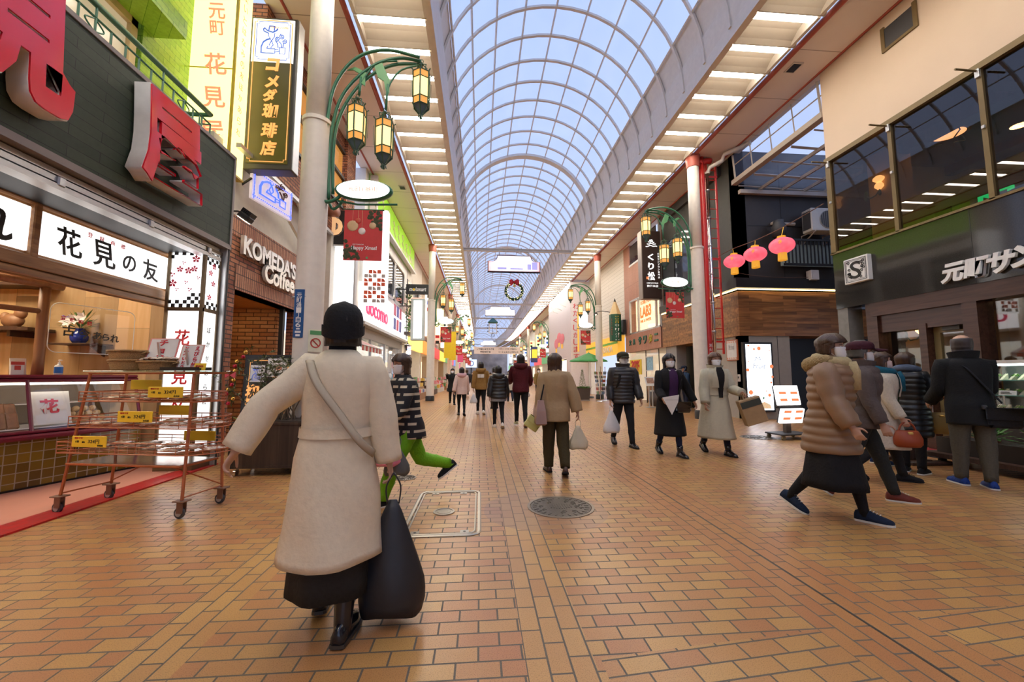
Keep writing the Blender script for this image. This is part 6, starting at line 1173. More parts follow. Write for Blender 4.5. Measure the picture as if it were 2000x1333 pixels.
boxpart('grey_base', t, M('warm_grey', (.40, .37, .32), .5), (SX + .06, 9.35, WY + .04, WY + .3, 0, 2.48), (SX + .06, SX + .3, WY + .04, 12.6, 0, 2.48)); boxpart('base_seam', t, darkgrey, (8.95, 8.96, WY + .03, WY + .04, 0, 2.48)); boxpart('dark_entry', t, black, (9.35, 13.6, WY + .8, WY + .9, 0, 2.5), (SX + .8, SX + .9, 12.6, 16.3, 0, 2.5)); boxpart('entry_pier', t, M('entry_grey', (.34, .33, .32), .5), (SX + .1, SX + .5, 15.4, 16.3, 0, 2.48)); boxpart('dark_window', t, mirrorg, (SX + .06, SX + .1, 12.9, 16.2, 4.6, 6.9)); part('arched_shutter', MB().prism(rrect(1.0, 2.0, .4, 5, 15.2, 4.5), (V((SX + .05, 0, 0)), V((0, 1, 0)), V((0, 0, 1)), V((-1, 0, 0))), .02), black, t); boxpart('eave_grille', t, M('grille_dark', (.05, .05, .05), .5), (SX - .02, SX + .1, 12, 16.3, 7.85, 8.15))  # black sheets behind the entries stand in for the shade there
a, b = on_y(1449, 669, WY - .02), on_y(1513, 805, WY - .02); sx0, sx1, sz0, sz1 = a.x, b.x, b.z, a.z
t = thing('digital_screen', 'bright tall digital screen advertising a fruit dessert on the grey corner wall', 'screen', ((sx0 + sx1) / 2, WY, sz0)); boxpart('bezel', t, black, (sx0, sx1, WY - .08, WY + .04, sz0, sz1), c=.01); boxpart('lit_screen', t, glow('screen_blue', (.80, .88, 1.0), 3.0), (sx0 + .06, sx1 - .06, WY - .086, WY - .08, sz0 + .06, sz1 - .06))
sw_, sh_ = sx1 - sx0, sz1 - sz0; yf = WY - .09; scm = M('screen_ink', (.35, .42, .6), .5, emit=.3, ecol=(.5, .55, .7)); sor = M('screen_orange', (.85, .2, .06), .5, emit=.7, ecol=(1, .3, .12), var=0)
text('script_title', 'Mr.', sw_ * .3, .13, scm, facing(((sx0 + sx1) / 2, yf, sz0 + sh_ * .76), '-y'), t, .003, .0, .3); text('script_title', 'Fruit', sw_ * .45, .17, scm, facing(((sx0 + sx1) / 2, yf, sz0 + sh_ * .66), '-y'), t, .003, .0, .3)
for k in range(5): part('text_line', MB().box(sx0 + sw_ * .36, sx0 + sw_ * .62, yf, yf + .003, sz0 + sh_ * (.58 - .03 * k), sz0 + sh_ * (.58 - .03 * k) + .01), scm, t)
for fx, fz, r in ((.16, .95, .03), (.35, .9, .035), (.52, .91, .06), (.88, .88, .02), (.1, .6, .05), (.92, .65, .06), (.93, .5, .04), (.88, .42, .035), (.17, .28, .07), (.8, .24, .05), (.14, .72, .02), (.7, .3, .02)): part('fruit_print', MB().lathe([(0, 0), (r, 0), (0, .002)], (0, 0, 0), 12, Matrix.Translation((sx0 + sw_ * fx, yf, sz0 + sh_ * fz)) @ Matrix.Rotation(pi / 2, 4, 'X')), sor, t)
part('dessert_print', MB().prism([(0, 0), (.5, 0), (.46, .12), (.3, .2), (.12, .16)], (V((sx0 + sw_ * .3, yf, sz0 + .1)), V((1, 0, 0)), V((0, 0, 1)), V((0, -1, 0))), .003), M('screen_cream', (.85, .6, .35), .5, emit=.5, ecol=(1, .75, .45)), t); part('mint_print', MB().prism([(0, 0), (.08, .05), (.03, .1)], (V((sx0 + sw_ * .55, yf, sz0 + .36)), V((1, 0, 0)), V((0, 0, 1)), V((0, -1, 0))), .003), greenl, t); part('cup_line', MB().tube([(sx0 + sw_ * (.2 + .5 * i / 10), yf, sz0 + .1 + .3 * sin(i / 10 * 3.1)) for i in range(11)], .006, 4), sor, t)
a, b = on_x(1419, 666, SX + .04), on_x(1442, 704, SX + .04)
t = thing('fruit_poster', 'square white poster edged with orange fruit on the grey corner wall', 'poster', (SX + .04, 11.75, b.z)); py0, py1 = sorted((a.y, b.y)); boxpart('frame', t, M('poster_rust', (.5, .14, .06), .5), (SX + .02, SX + .06, py0, py1, b.z, a.z)); boxpart('sheet', t, paper, (SX + .015, SX + .02, py0 + .03, py1 - .03, b.z + .03, a.z - .03)); text('script_title', 'Mr.Fruit', (py1 - py0) * .5, .16, M('soft_ink', (.4, .4, .4), .6), facing((SX + .012, (py0 + py1) / 2, b.z + (a.z - b.z) * .65), '-x'), t, .003)
for k in range(10): part('fruit_print', MB().ball((SX + .014, py0 + .06 + (py1 - py0 - .12) * (k % 5) / 4, b.z + (.07 if k < 5 else a.z - b.z - .07)), (.004, .03, .03), 8, 6), M('poster_orange', (.8, .35, .22), .5), t)
t = thing('intercom', 'small cream intercom plate on the grey corner wall', 'intercom', (SX + .05, 11.5, 1.2)); boxpart('plate', t, creamd, (SX + .03, SX + .06, 11.45, 11.55, 1.1, 1.32), c=.005); boxpart('button', t, darkgrey, (SX + .02, SX + .03, 11.48, 11.52, 1.2, 1.26))
# lit rolling menu sign
mp = V((6.28, 7.8, 0)); t = thing('lit_menu_sign', 'rolling sign stand with two tilted glowing white menu panels', 'sign', mp, R(8))
obj('base', MB().box(-.36, .36, -.22, .22, .09, .12, .01), darkgrey, t); 
for sx in (-.3, .3):
    for sy in (-.17, .17): obj('caster', MB().tube([(sx, sy - .015, .045), (sx, sy + .015, .045)], .045, 12).box(sx - .03, sx + .03, sy - .025, sy + .025, .08, .095), M('caster_tan', (.25, .2, .12), .5), t)
obj('post', MB().box(-.06, .06, -.02, .06, .12, 1.05), M('post_bronze', (.10, .075, .06), .4), t); mw = glow('menu_white', (1, .97, .97), 1.9)
for z0, z1, ln, nm in ((.68, 1.08, -10, 'upper'), (.32, .62, 14, 'lower')):
    Mx = Matrix.Translation((0, -.07, z0)) @ Matrix.Rotation(R(ln), 4, 'X'); p_ = obj('menu_panel', MB().box(-.28, .28, -.02, .04, 0, z1 - z0, .01, Mx), mw, t); obj('panel_back', MB().box(-.29, .29, .04, .06, 0, z1 - z0, .01, Mx), darkgrey, t)
    for k in range(4): obj('printed_line', MB().box(-.22 + .28 * (k % 2), -.05 + .28 * (k % 2), -.024, -.02, .08 + .14 * (k // 2), .13 + .14 * (k // 2), 0, Mx), sor, p_)
obj('black_bar', MB().box(-.3, .3, -.1, -.02, .62, .66), black, t)
# ================================================================ RIGHT: stationery shop
brown = brickmat('ribbed_brown', (.44, .20, .135), (.48, .235, .16), (.25, .12, .08), .2, 6.0, .008, .5, bump=.4, off=0.0)
t = thing('stationery_shop', 'pinkish brown ribbed shop building with lit upper window and green letters', 'shop building', (8, 18.5, 0))
boxpart('sign_band', t, brown, (SX, 8.1, 16.4, 20.7, 2.5, 3.4)); boxpart('upper_face', t, brown, (SX + .1, 8.2, 16.4, 21.0, 5.2, 7.0), (SX + .1, 8.2, 20.3, 21, 3.4, 5.2), (SX + .1, 8.2, 16.4, 16.7, 3.4, 8.2), (SX + .1, 8.2, 20.2, 21, 7, 8.2)); boxpart('lit_room', t, M('lab_room', (.7, .55, .36), .6, emit=1.15, ecol=(1, .83, .56), var=.2, nscale=.8), (8.45, 8.5, 16.4, 22.5, 3.2, 6.2)); w = boxpart('window_frame', t, alu, (SX + .08, SX + .16, 16.7, 20.3, 3.38, 3.5), (SX + .08, SX + .16, 16.7, 20.3, 5.12, 5.2), (SX + .08, SX + .16, 16.7, 16.78, 3.4, 5.2), (SX + .08, SX + .16, 20.2, 20.3, 3.4, 5.2), (SX + .08, SX + .16, 19.1, 19.2, 3.4, 5.2), (SX + .08, SX + .16, 17.1, 17.2, 3.4, 5.2))  # glowing wall behind the window replaces a lit upper room
obj('pane', MB().box(SX + .11, SX + .12, 16.7, 20.3, 3.4, 5.2), clearl, w, world=True); lab = M('lab_orange', (.80, .22, .03), .5, emit=.35, ecol=(1, .35, .08), var=0); text('window_lettering', 'LAB3', 1.25, .55, lab, facing((SX + .07, 18.2, 4.35), '-x'), t, .01, .04); text('window_lettering', 'KOBE PEN', 1.1, .18, lab, facing((SX + .07, 18.2, 4.82), '-x'), t, .01, .02); text('window_lettering', 'INK & PAPER', 1.2, .14, lab, facing((SX + .07, 18.2, 3.92), '-x'), t, .01, .02)
boxpart('small_window', t, mirrorg, (SX + .12, SX + .16, 17, 20.1, 7.1, 8.1)); boxpart('small_window_frame', t, alu, (SX + .08, SX + .14, 16.9, 20.2, 7.0, 7.1), (SX + .08, SX + .14, 18.6, 18.66, 7.1, 8.1))
gl_ = M('letter_green', (.01, .13, .09), .4, var=0); gy_ = M('letter_gold', (.5, .38, .03), .4, var=0)
for ch, y, s_, m in (('文', 20.0, .28, gl_), ('具', 19.5, .28, gl_), ('サ', 18.75, .38, gl_), ('ワ', 18.15, .38, gl_), ('タ', 17.55, .4, gy_), ('ニ', 16.95, .36, gl_)): text('sign_character', ch, s_, s_, m, facing((SX - .02, y, 2.98), '-x'), t, .04, .03)
boxpart('shop_interior', t, M('stationery_room', (.66, .56, .42), .6, emit=.55, ecol=(1, .82, .6), var=.3, nscale=1.2), (10.5, 10.6, 16.4, 20.8, 0, 2.5), (SX + .2, 10.5, 20.7, 20.8, 0, 2.5)); boxpart('shop_glass', t, clearl, (SX + .2, SX + .21, 17.2, 20.6, 0, 2.5)); boxpart('glass_edge', t, black, (SX + .19, SX + .22, 17.2, 17.23, 0, 2.5), (SX + .19, SX + .22, 18.6, 18.63, 0, 2.5)); boxpart('inner_ceiling', t, creamd, (SX + .2, 10.5, 16.4, 20.8, 2.48, 2.5)); boxpart('downpipe', t, greyw, (SX + .0, SX + .1, 16.42, 16.5, 2.5, 8.1))  # walls of the ground floor emit to look lit from inside
t = thing('shop_counter', 'warm wooden counter unit just inside the stationery shop', 'counter', (8.6, 18, 0)); boxpart('body', t, wood, (8.3, 9.0, 16.8, 19.4, 0, 1.0)); boxpart('worktop', t, woodl, (8.25, 9.05, 16.7, 19.5, 1.0, 1.05)); boxpart('top_shelf', t, wood, (8.5, 9.0, 16.8, 18.8, 1.3, 1.5))
for k in range(4): boxpart('stationery_box', t, (paper, blue, redp, yel)[k], (8.4, 8.6, 17 + .5 * k, 17.25 + .5 * k, 1.05, 1.22))
a = on_x(1230, 705, SX); t = thing('sale_poster', 'yellow sale poster with a red 20% brushed on it in the shop window', 'poster', (SX + .1, 19.9, 1.3)); boxpart('sheet', t, M('poster_yellow', (.85, .62, .05), .5), (SX + .12, SX + .15, 19.0, 20.5, 1.35, 2.1)); text('brush_figures', '20%', 1.2, .42, redink, facing((SX + .11, 19.75, 1.85), '-x'), t, .01, .04, .2); text('brush_line', 'OFF', .8, .2, redink, facing((SX + .11, 19.75, 1.5), '-x'), t, .01, .02)
t = thing('blue_poster', 'pale blue framed poster in the stationery window', 'poster', (SX + .1, 18.0, 1.6)); boxpart('sheet', t, M('poster_sky', (.3, .55, .72), .5, var=.3), (SX + .14, SX + .16, 17.75, 18.4, 1.55, 2.15)); boxpart('frame', t, paper, (SX + .13, SX + .14, 17.7, 18.45, 1.5, 1.55), (SX + .13, SX + .14, 17.7, 18.45, 2.15, 2.2))
t = thing('stand_sign', 'slanted white notice on a two-legged metal stand before the stationery shop', 'sign stand', (6.9, 15.8, 0)); Mx = Matrix.Translation((6.9, 15.8, 1.05)) @ Matrix.Rotation(R(-30), 4, 'X'); part('sheet', MB().cbox((0, 0, 0), (.42, .02, .42), .004, Mx), paper, t); part('print', MB().cbox((0, -.012, .03), (.3, .003, .25), 0, Mx), M('notice_print', (.5, .3, .22), .6, var=.6, nscale=22), t); part('leg', MB().tube([(6.84, 15.8, .02), (6.84, 15.8, 1.0)], .022, 8), alu, t); part('leg', MB().tube([(6.98, 15.8, .02), (6.98, 15.8, 1.0)], .022, 8), alu, t); part('foot', MB().box(6.7, 7.1, 15.65, 15.95, 0, .02), alu, t)
t = thing('grey_bin', 'dark grey tub beside the wooden counter at the stationery shop', 'bin', (7.5, 16.6, 0)); part('tub', MB().lathe([(0, 0), (.24, 0), (.29, .6), (.27, .6), (.22, .05), (0, .05)], (7.5, 16.6, 0), 18), M('tub_brown', (.09, .07, .06), .5), t, True); part('lid', MB().lathe([(0, .6), (.3, .6), (.3, .66), (0, .68)], (7.5, 16.6, 0), 18), greyw, t)
t = thing('blue_crate', 'blue plastic display crate at the stationery shop edge', 'crate', (7.3, 19.5, 0)); part('crate', MB().box(7.1, 7.5, 19.2, 19.8, 0, .5, .02), M('crate_blue', (.05, .16, .42), .4), t); part('contents', MB().box(7.14, 7.46, 19.24, 19.76, .5, .62), redp, t)
# dark vertical chestnut sign
a, b = on_y(1253, 455, 16.3), on_y(1289, 584, 16.3); t = thing('dark_shop_sign', 'dark brown projecting sign with a white hill emblem over brush characters', 'sign', ((a.x + b.x) / 2, 16.4, b.z)); dkb = M('sign_brown', (.045, .025, .02), .4); boxpart('case', t, dkb, (a.x, b.x + .1, 16.3, 16.7, b.z, a.z + .1), c=.015); boxpart('left_edge', t, M('edge_bronze', (.30, .24, .2), .35, .4), (a.x - .03, a.x, 16.3, 16.7, b.z, a.z + .1)); ww_ = b.x - a.x + .1; wx = (a.x + b.x + .1) / 2; wl = glow('letter_glow', (1, 1, 1), 1.1); hh = a.z - b.z
for k, (w, z) in enumerate(((.12, .88), (.22, .855), (.32, .825), (.42, .79))): part('hill_emblem', MB().tube([(wx + w * (i / 8 - .5) * 1.2, 16.29, b.z + hh * z + .035 * sin(i / 8 * pi) + .02 * sin(i * 1.5 + k)) for i in range(9)], .018, 4), wl, t)
for ch, z, s_ in (('く', .63, .26), ('り', .49, .26), ('松', .34, .32)): text('brush_character', ch, s_, s_ * 1.15, wl, facing((wx - .04, 16.29, b.z + hh * z), '-y'), t, .01, .03)
for k, ch in enumerate('和栗モンブラン専門店'): text('small_character', ch, .075, .08, wl, facing((wx + .3, 16.29, b.z + hh * .68 - .115 * k), '-y'), t, .006, .0)
text('foot_line', 'KOBE MOTO MACHI', .5, .05, wl, facing((wx, 16.29, b.z + hh * .235), '-y'), t, .006); text('foot_line', '神戸本店', .5, .1, wl, facing((wx, 16.29, b.z + hh * .19), '-y'), t, .006); boxpart('red_seal', t, sor, (wx - .26, wx - .16, 16.285, 16.29, b.z + hh * .29, b.z + hh * .33)); part('bracket', MB().tube([(b.x + .1, 16.5, a.z - .3), (SX + .2, 16.5, a.z - .3)], .03, 5).tube([(b.x + .1, 16.5, b.z + .3), (SX + .2, 16.5, b.z + .3)], .03, 5), dkb, t)
# giant pencil
a = on_y(1204, 655, 20.8); t = thing('pencil_sign', 'giant green pencil-shaped sign standing on its end with white letters', 'sign', (a.x, 20.9, 3.1)); n = 6; pcx = a.x; pcy = 20.95
def hx(r, z): return [V((pcx + r * cos(pi / 6 + pi * j / 3), pcy + r * sin(pi / 6 + pi * j / 3), z)) for j in range(6)]
part('green_body', MB().loft([hx(.32, 3.15), hx(.32, 4.6)]), M('pencil_green', (.012, .09, .045), .35), t); part('wood_cone', MB().loft([hx(.32, 4.6), hx(.07, 5.3)]), M('pencil_wood', (.78, .58, .3), .6), t); part('lead_tip', MB().loft([hx(.07, 5.3), hx(.005, 5.5)]), ink, t); part('bracket', MB().tube([(pcx, pcy, 3.6), (SX + .2, pcy, 3.6)], .05, 6), black, t); part('side_box', MB().box(pcx + .36, pcx + .5, 20.7, 21.1, 3.5, 4.3), black, t)
for ch, z, s_, m in (('文', 4.42, .2, yel), ('具', 4.2, .2, yel), ('サ', 3.95, .22, whitel), ('ワ', 3.72, .22, whitel), ('タ', 3.5, .22, whitel), ('ニ', 3.28, .2, whitel)): text('sign_character', ch, s_, s_, m, facing((pcx, pcy - .29, z), '-y'), t, .01, .03)
text('side_strip', 'STATIONERY', .07, .9, redp, facing((pcx - .26, pcy - .2, 3.9), '-y'), t, .006, 0, 0, True)
t = thing('gooseneck_lamp', 'small gooseneck lamp lighting the giant pencil', 'lamp', (6.3, 21.4, 4.75)); part('arm', MB().tube(smooth([V((7.8, 21.4, 4.7)), V((6.8, 21.4, 4.85)), V((6.4, 21.4, 4.8))]), .02, 5), darkgrey, t); part('hood', MB().lathe([(.14, -.12), (.06, 0), (0, .02)], (6.35, 21.4, 4.78), 12), darkgrey, t); part('bulb', MB().ball((6.35, 21.4, 4.68), .05, 8, 6), bulb, t)
# orange front shop, then pale walls
t = thing('orange_front_shop', 'white clapboard building with an orange lit shop front and green stripe', 'shop building', (8.2, 23.5, 0)); clap = brickmat('clapboard', (.76, .71, .64), (.74, .69, .62), (.5, .46, .4), 9.0, .22, .01, .5, bump=.4)
boxpart('clapboard_wall', t, clap, (SX + .1, 8.4, 21.0, 28, 3.5, 8.2)); boxpart('orange_fascia', t, M('fascia_orange', (.78, .40, .04), .5, emit=.55, ecol=(1, .52, .06)), (SX - .3, SX + .1, 21.1, 27.6, 2.5, 3.5)); boxpart('green_stripe', t, M('stripe_green', (.2, .55, .06), .5), (SX - .32, SX - .3, 21.1, 27.6, 3.05, 3.18)); text('fascia_lettering', 'VERANDA', 2.2, .35, whitel, facing((SX - .33, 23.0, 2.8), '-x'), t, .02, .0); boxpart('lit_interior', t, M('cafe_room', (.8, .74, .58), .6, emit=1.3, ecol=(1, .92, .72), var=.35, nscale=1.1), (9.8, 9.9, 21, 28, 0, 2.5)); boxparts('shop_pier', t, whitew, (SX, SX + .3, 27.5, 28, 0, 2.5), (SX, SX + .3, 21, 21.2, 0, 2.5)); boxpart('blade_sign', t, signb, (SX - 1.2, SX - .6, 26, 26.2, 4.6, 5.6)); boxpart('blade_stripe', t, M('fascia_orange', (.78, .40, .04), .5), (SX - 1.26, SX - 1.2, 26, 26.2, 2.9, 5.6))  # the interior wall emits, its room light put into the material
t = thing('green_parasol', 'green market parasol in front of the orange shop', 'parasol', (6.3, 22.8, 0)); part('canopy', MB().loft([[V((6.3 + r * cos(2 * pi * j / 8), 22.8 + r * sin(2 * pi * j / 8), z)) for j in range(8)] for r, z in ((1.15, 2.1), (1.1, 2.18), (.05, 2.62), (.02, 2.64))]), M('parasol_green', (.03, .26, .05), .6), t); part('pole', MB().tube([(6.3, 22.8, 0), (6.3, 22.8, 2.7)], .025, 8), alu, t); part('foot', MB().lathe([(0, 0), (.28, 0), (.25, .1), (.04, .12)], (6.3, 22.8, 0), 16), darkgrey, t)
p = on_z(1138, 783); t = thing('conifer_planter', 'young conifer and flowers in a brown tub beyond the cap-wearing man', 'planter', p); obj('tub', MB().lathe([(0, .06), (.40, .06), (.48, .66), (.44, .66), (.42, .6), (0, .58)], n=4, M=Matrix.Rotation(pi / 4, 4, 'Z')), M('tub_brown', (.09, .07, .06), .5), t); obj('rim_foot', MB().box(-.3, .3, -.3, .3, .0, .06), steel, t); mb = MB(); rnd = random.Random(12)
for k in range(420):
    z = rnd.random(); a = rnd.uniform(0, 6.28); leafblade(mb, V((.17 * (1 - z) * cos(a), .17 * (1 - z) * sin(a), .62 + z * .95)), V((cos(a), sin(a), .9)), rnd.uniform(.05, .11), .012)
obj('conifer_foliage', mb, M('conifer', (.14, .20, .04), .6, var=.3), t); mb = MB()
for k in range(160): a = rnd.uniform(0, 6.28); r = rnd.uniform(.05, .42); leafblade(mb, V((r * cos(a), r * sin(a), .62)), V((cos(a), sin(a), 1.2)), rnd.uniform(.08, .2), .03)
obj('low_leaves', mb, lf, t)
for x, y, lb in ((6.05, 19.8, 'nearer'), (6.45, 20.3, 'farther')):
    t = thing('postcard_rack', 'revolving wire rack of postcards by the second right column, %s' % lb, 'rack', (x, y, 0)); part('stem', MB().tube([(x, y, 0), (x, y, 1.75)], .02, 6), chrome, t); part('foot', MB().lathe([(0, 0), (.25, 0), (.22, .04), (.03, .06)], (x, y, 0), 12), steel, t)
    for k in range(24): z = .45 + .2 * (k // 4); a = pi / 2 * (k % 4) + .4; part('postcard', MB().cbox((0, -.12, z), (.17, .01, .15), 0, Matrix.Translation((x, y, 0)) @ Matrix.Rotation(a, 4, 'Z') @ Matrix.Rotation(R(8), 4, 'X')), M('postcard_%d' % (k % 5), ((.2, .3, .45), (.6, .55, .5), (.5, .15, .12), (.25, .35, .2), (.15, .15, .17))[k % 5], .5, var=.4, nscale=20), t)
t = thing('white_tower_wall', 'tall white wall with red vertical characters and a painted pink lantern', 'building', (8.2, 29, 0)); boxpart('side_face', t, M('tower_white', (.72, .66, .68), .5), (SX - 1.3, SX + .3, 28.0, 28.3, 0, 8.1)); boxpart('street_face', t, M('tower_white', (.72, .66, .68), .5), (SX - 1.3, SX - 1.0, 28.3, 37, 2.6, 8.1)); boxparts('lower_pier', t, M('tower_white', (.72, .66, .68), .5), (SX - 1.3, SX - 1.0, 28.3, 29.5, 0, 2.6), (SX - 1.3, SX - 1.0, 36.5, 37, 0, 2.6)); boxpart('lit_shop', t, M('pharmacy_room', (.8, .7, .62), .6, emit=1.3, ecol=(1, .86, .72), var=.7, nscale=2.0), (SX - .6, SX - .5, 29.5, 36.5, 0, 2.6))  # shop brightness under the tower comes from a self-glowing wall
for k, ch in enumerate('わたくしがします'[:8]): text('red_character', ch, .42, .42, redink, facing((SX - .9, 27.99, 6.3 - .52 * k), '-y'), t, .01, .0)
pl = M('paint_pink', (.85, .22, .28), .5)
for y, z in ((31, 4.2), (32.2, 4.4), (33.4, 4.0)): part('painted_lantern', MB().ball((SX - 1.32, y, z), (.02, .9, .42), 16, 10), pl, t); part('painted_tassel', MB().box(SX - 1.33, SX - 1.31, y - .3, y + .3, z - .75, z - .42), tas, t)
for k in range(3):
    y = 29.5 + 1.6 * k; t = thing('wall_floodlight', 'white floodlight arm on the tall white wall, %s from its corner' % ORD[k], 'light', (SX - 1.6, y, 6.6)); part('arm', MB().tube([(SX - 1.3, y, 6.5), (SX - 1.9, y, 6.75)], .03, 5), white, t); part('lamp_head', MB().ball((SX - 1.95, y, 6.75), .12, 8, 6), glow('flood_white', (1, 1, .95), 12.0), t)
rys = [37, 43, 50, 57, 64, 72, 82, 94]
for k in range(7): shop_front(1, k, rys[k], rys[k + 1])
t = thing('blue_street_sign', 'blue and yellow side sign beyond the fourth right column', 'sign', (6.6, 45, 2.6)); a, b = on_y(1037, 688, 45), on_y(1050, 705, 45); boxpart('panel', t, M('panel_blue', (.05, .06, .22), .5), (a.x, b.x, 45, 45.1, b.z - .2, a.z + .6)); boxpart('yellow_mark', t, M('mark_amber', (.85, .5, .05), .5, emit=.8, ecol=(1, .6, .05)), (a.x + .1, b.x - .05, 44.98, 45, b.z + .3, a.z + .3)); part('bracket', MB().tube([(b.x, 45.05, a.z), (SX, 45.05, a.z)], .03, 5), darkgrey, t)
# ================================================================ covers in the floor
cast = M('cast_iron', (.16, .135, .11), .38, .5, bump=.3, nscale=70)
def manhole(label, x, y, r, cat='manhole cover'):
    t = thing('manhole_cover', label, cat, (x, y, 0)); obj('cover', MB().lathe([(0, .004), (r * .9, .004), (r * .9, 0)], n=40), cast, t); obj('outer_ring', MB().lathe([(r * .92, 0), (r * .92, .006), (r, .006), (r, 0)], n=40), M('ring_iron', (.30, .24, .18), .4, .4), t); mb = MB(); rnd = random.Random(int(r * 100))
    for k in range(26):
        a = 2 * pi * k / 26; mb.cbox((0, 0, 0), (r * .13, r * .05, .006), .001, Matrix.Translation((r * .78 * cos(a), r * .78 * sin(a), .006)) @ Matrix.Rotation(a, 4, 'Z'))
    for k in range(9): mb.cbox((-r * .3 + r * .075 * k, 0, .006), (r * .03, r * .5 * (1 - abs(k - 4) * .13), .006))
    for k in range(20): a, q = rnd.uniform(0, 6.28), rnd.uniform(.45, .65); mb.tube([(r * q * cos(a) + .02 * cos(e), r * q * sin(a) + .02 * sin(e), .006) for e in [i * .9 for i in range(6)]], .004, 4)
    obj('raised_pattern', mb, cast, t); return t
manhole('round cast iron manhole cover with a raised emblem in the middle of the street', .79, 3.96, .325); manhole('round cover lit blue by the digital screen', 5.75, 7.98, .33); manhole('small round valve cover near the lime-trousered walker', -.93, 5.2, .14)
t = thing('inspection_cover', 'square steel framed inspection cover filled with matching tiles', 'manhole cover', (-.3, 3.95, 0)); alu2 = M('cover_steel', (.40, .36, .30), .35, .7); c0, c1, d0, d1 = -.62, .0, 3.33, 4.55
part('frame', MB().tube([(p[0], p[1], .004) for p in rrect(c1 - c0, d1 - d0, .08, 4, c0, d0)], .018, 5, loop=True, flat=.4).tube([(p[0], p[1], .004) for p in rrect(c1 - c0 - .07, d1 - d0 - .07, .06, 4, c0 + .035, d0 + .035)], .009, 5, loop=True, flat=.5), alu2, t)
for x, y in ((c0 + .1, d0 + .07), (c1 - .12, d0 + .07), (c0 + .15, d1 - .07), (c1 - .17, d1 - .07)): part('lifting_plate', MB().box(x - .035, x + .035, y - .03, y + .03, 0, .005), alu2, t); part('bolt_hole', MB().lathe([(0, .006), (.012, .006), (.012, .005)], (x, y, 0), 10), black, t)
part('centre_disc', MB().lathe([(0, .006), (.06, .006), (.062, .003), (.08, .003), (.082, .007), (.1, .007), (.1, 0)], (-.33, 3.9, 0), 28), alu2, t)
# ================================================================ things hanging under the vault
for y, nm in ((21.6, 'first'), (38.3, 'second'), (48, 'third'), (58, 'fourth'), (75, 'fifth'), (88, 'sixth')):
    d = bend(y); t = thing('tie_beam', 'white steel tie beam across the vault, %s from the camera' % nm, 'beam', (XC + d, y, 8.16))
    part('flange', MB().box(GL + d, GR + d, y - .07, y + .07, 8.30, 8.33).box(GL + d, GR + d, y - .07, y + .07, 8.16, 8.19), cream, t); part('web', MB().box(GL + d, GR + d, y - .012, y + .012, 8.19, 8.30), cream, t)
    for x in (-.25, 2.2, 4.3): part('stiffener', MB().box(x + d, x + d + .05, y - .07, y + .07, 8.1, 8.38), cream, t)
def hung_sign(label, y, x0, x1, z0, z1, face, cols=None):
    w = x1 - x0; h = z1 - z0; cx = (x0 + x1) / 2; t = thing('hanging_sign', label, 'sign', (cx, y, z0)); s_ = h * .33
    pts = [(0, 0), (w, 0), (w, h * .62), (w - s_ * .8, h * .62)] + [(w - s_ * .8 - s_ * .9 * sin(a), h * .62 + h * .38 * (1 - cos(a)) if 0 else h - h * .38 * cos(a)) for a in [pi / 2 * i / 5 for i in range(1, 6)]]
    pts += [(w - p[0], p[1]) for p in pts[::-1]]; seen = []; 
    for p in pts:
        if not seen or (abs(seen[-1][0] - p[0]) + abs(seen[-1][1] - p[1])) > 1e-4: seen.append(p)
    if abs(seen[0][0] - seen[-1][0]) + abs(seen[0][1] - seen[-1][1]) < 1e-4: seen.pop()
    fr = (V((x0, y + .12, z0)), V((1, 0, 0)), V((0, 0, 1)), V((0, -1, 0)))
    part('case', MB().prism(seen, fr, .24), M('sign_bronze', (.16, .07, .07), .4), t)
    c0 = V((w / 2, h / 2)); ins = [(c0.x + (p[0] - c0.x) * .965, c0.y + (p[1] - c0.y) * .90) for p in seen]
    part('lit_face', MB().prism(ins, (V((x0, y - .12, z0)), V((1, 0, 0)), V((0, 0, 1)), V((0, -1, 0))), .012), face, t)
    for x in (x0 + w * .22, x0 + w * .78): part('hanger', MB().tube([(x, y, z1 - .1), (x, y, 8.2)], .03, 6), cream, t)
    return t
def dusk_sign():
    t = NT('sign_dusk'); tc = t.n('TexCoord'); x = t.n('SeparateXYZ'); t.t.links.new(tc.outputs['Generated'], x.inputs[0]); nz = t.n('TexNoise', {'Vector': tc.outputs['Generated'], 'Scale': 4.0, 'Detail': 4.0})
    d = t.math('ABSOLUTE', t.math('SUBTRACT', x.outputs['X'], .5)); cr = t.n('ValToRGB', {0: t.math('ADD', d, t.math('MULTIPLY', nz.outputs[0], .12))}); e = cr.color_ramp.elements; e[0].position = .2; e[0].color = (1, .93, .95, 1); e[1].position = .56; e[1].color = (.75, .22, .2, 1); m_ = e.new(.42); m_.color = (.8, .75, .98, 1)
    t.P(Base_Color=(.6, .6, .6, 1), Emission_Color=cr.outputs[0], Emission_Strength=1.25); return t.m
t = hung_sign('lit sign with a dusk skyline picture hanging from the nearest tie beam', 21.5, .36, 3.27, 6.97, 7.9, dusk_sign())
for x, w, h in ((.9, .5, .12), (1.6, .7, .08), (2.55, .2, .3), (2.8, .3, .42)): part('skyline_shape', MB().box(x, x + w, 21.36, 21.368, 7.1, 7.1 + h), M('skyline_blue', (.35, .35, .7), .5, emit=.5, ecol=(.55, .5, 1)), t)
hung_sign('blank white lit sign hanging from the second tie beam', 38.2, .42, 3.34, 7.06, 7.98, signw); hung_sign('small far white lit sign under the bending vault', 75, .0, 2.9, 7.0, 7.95, signw); hung_sign('farthest white lit sign low under the end of the vault', 88, -1.4, 1.4, 6.3, 7.2, signb)
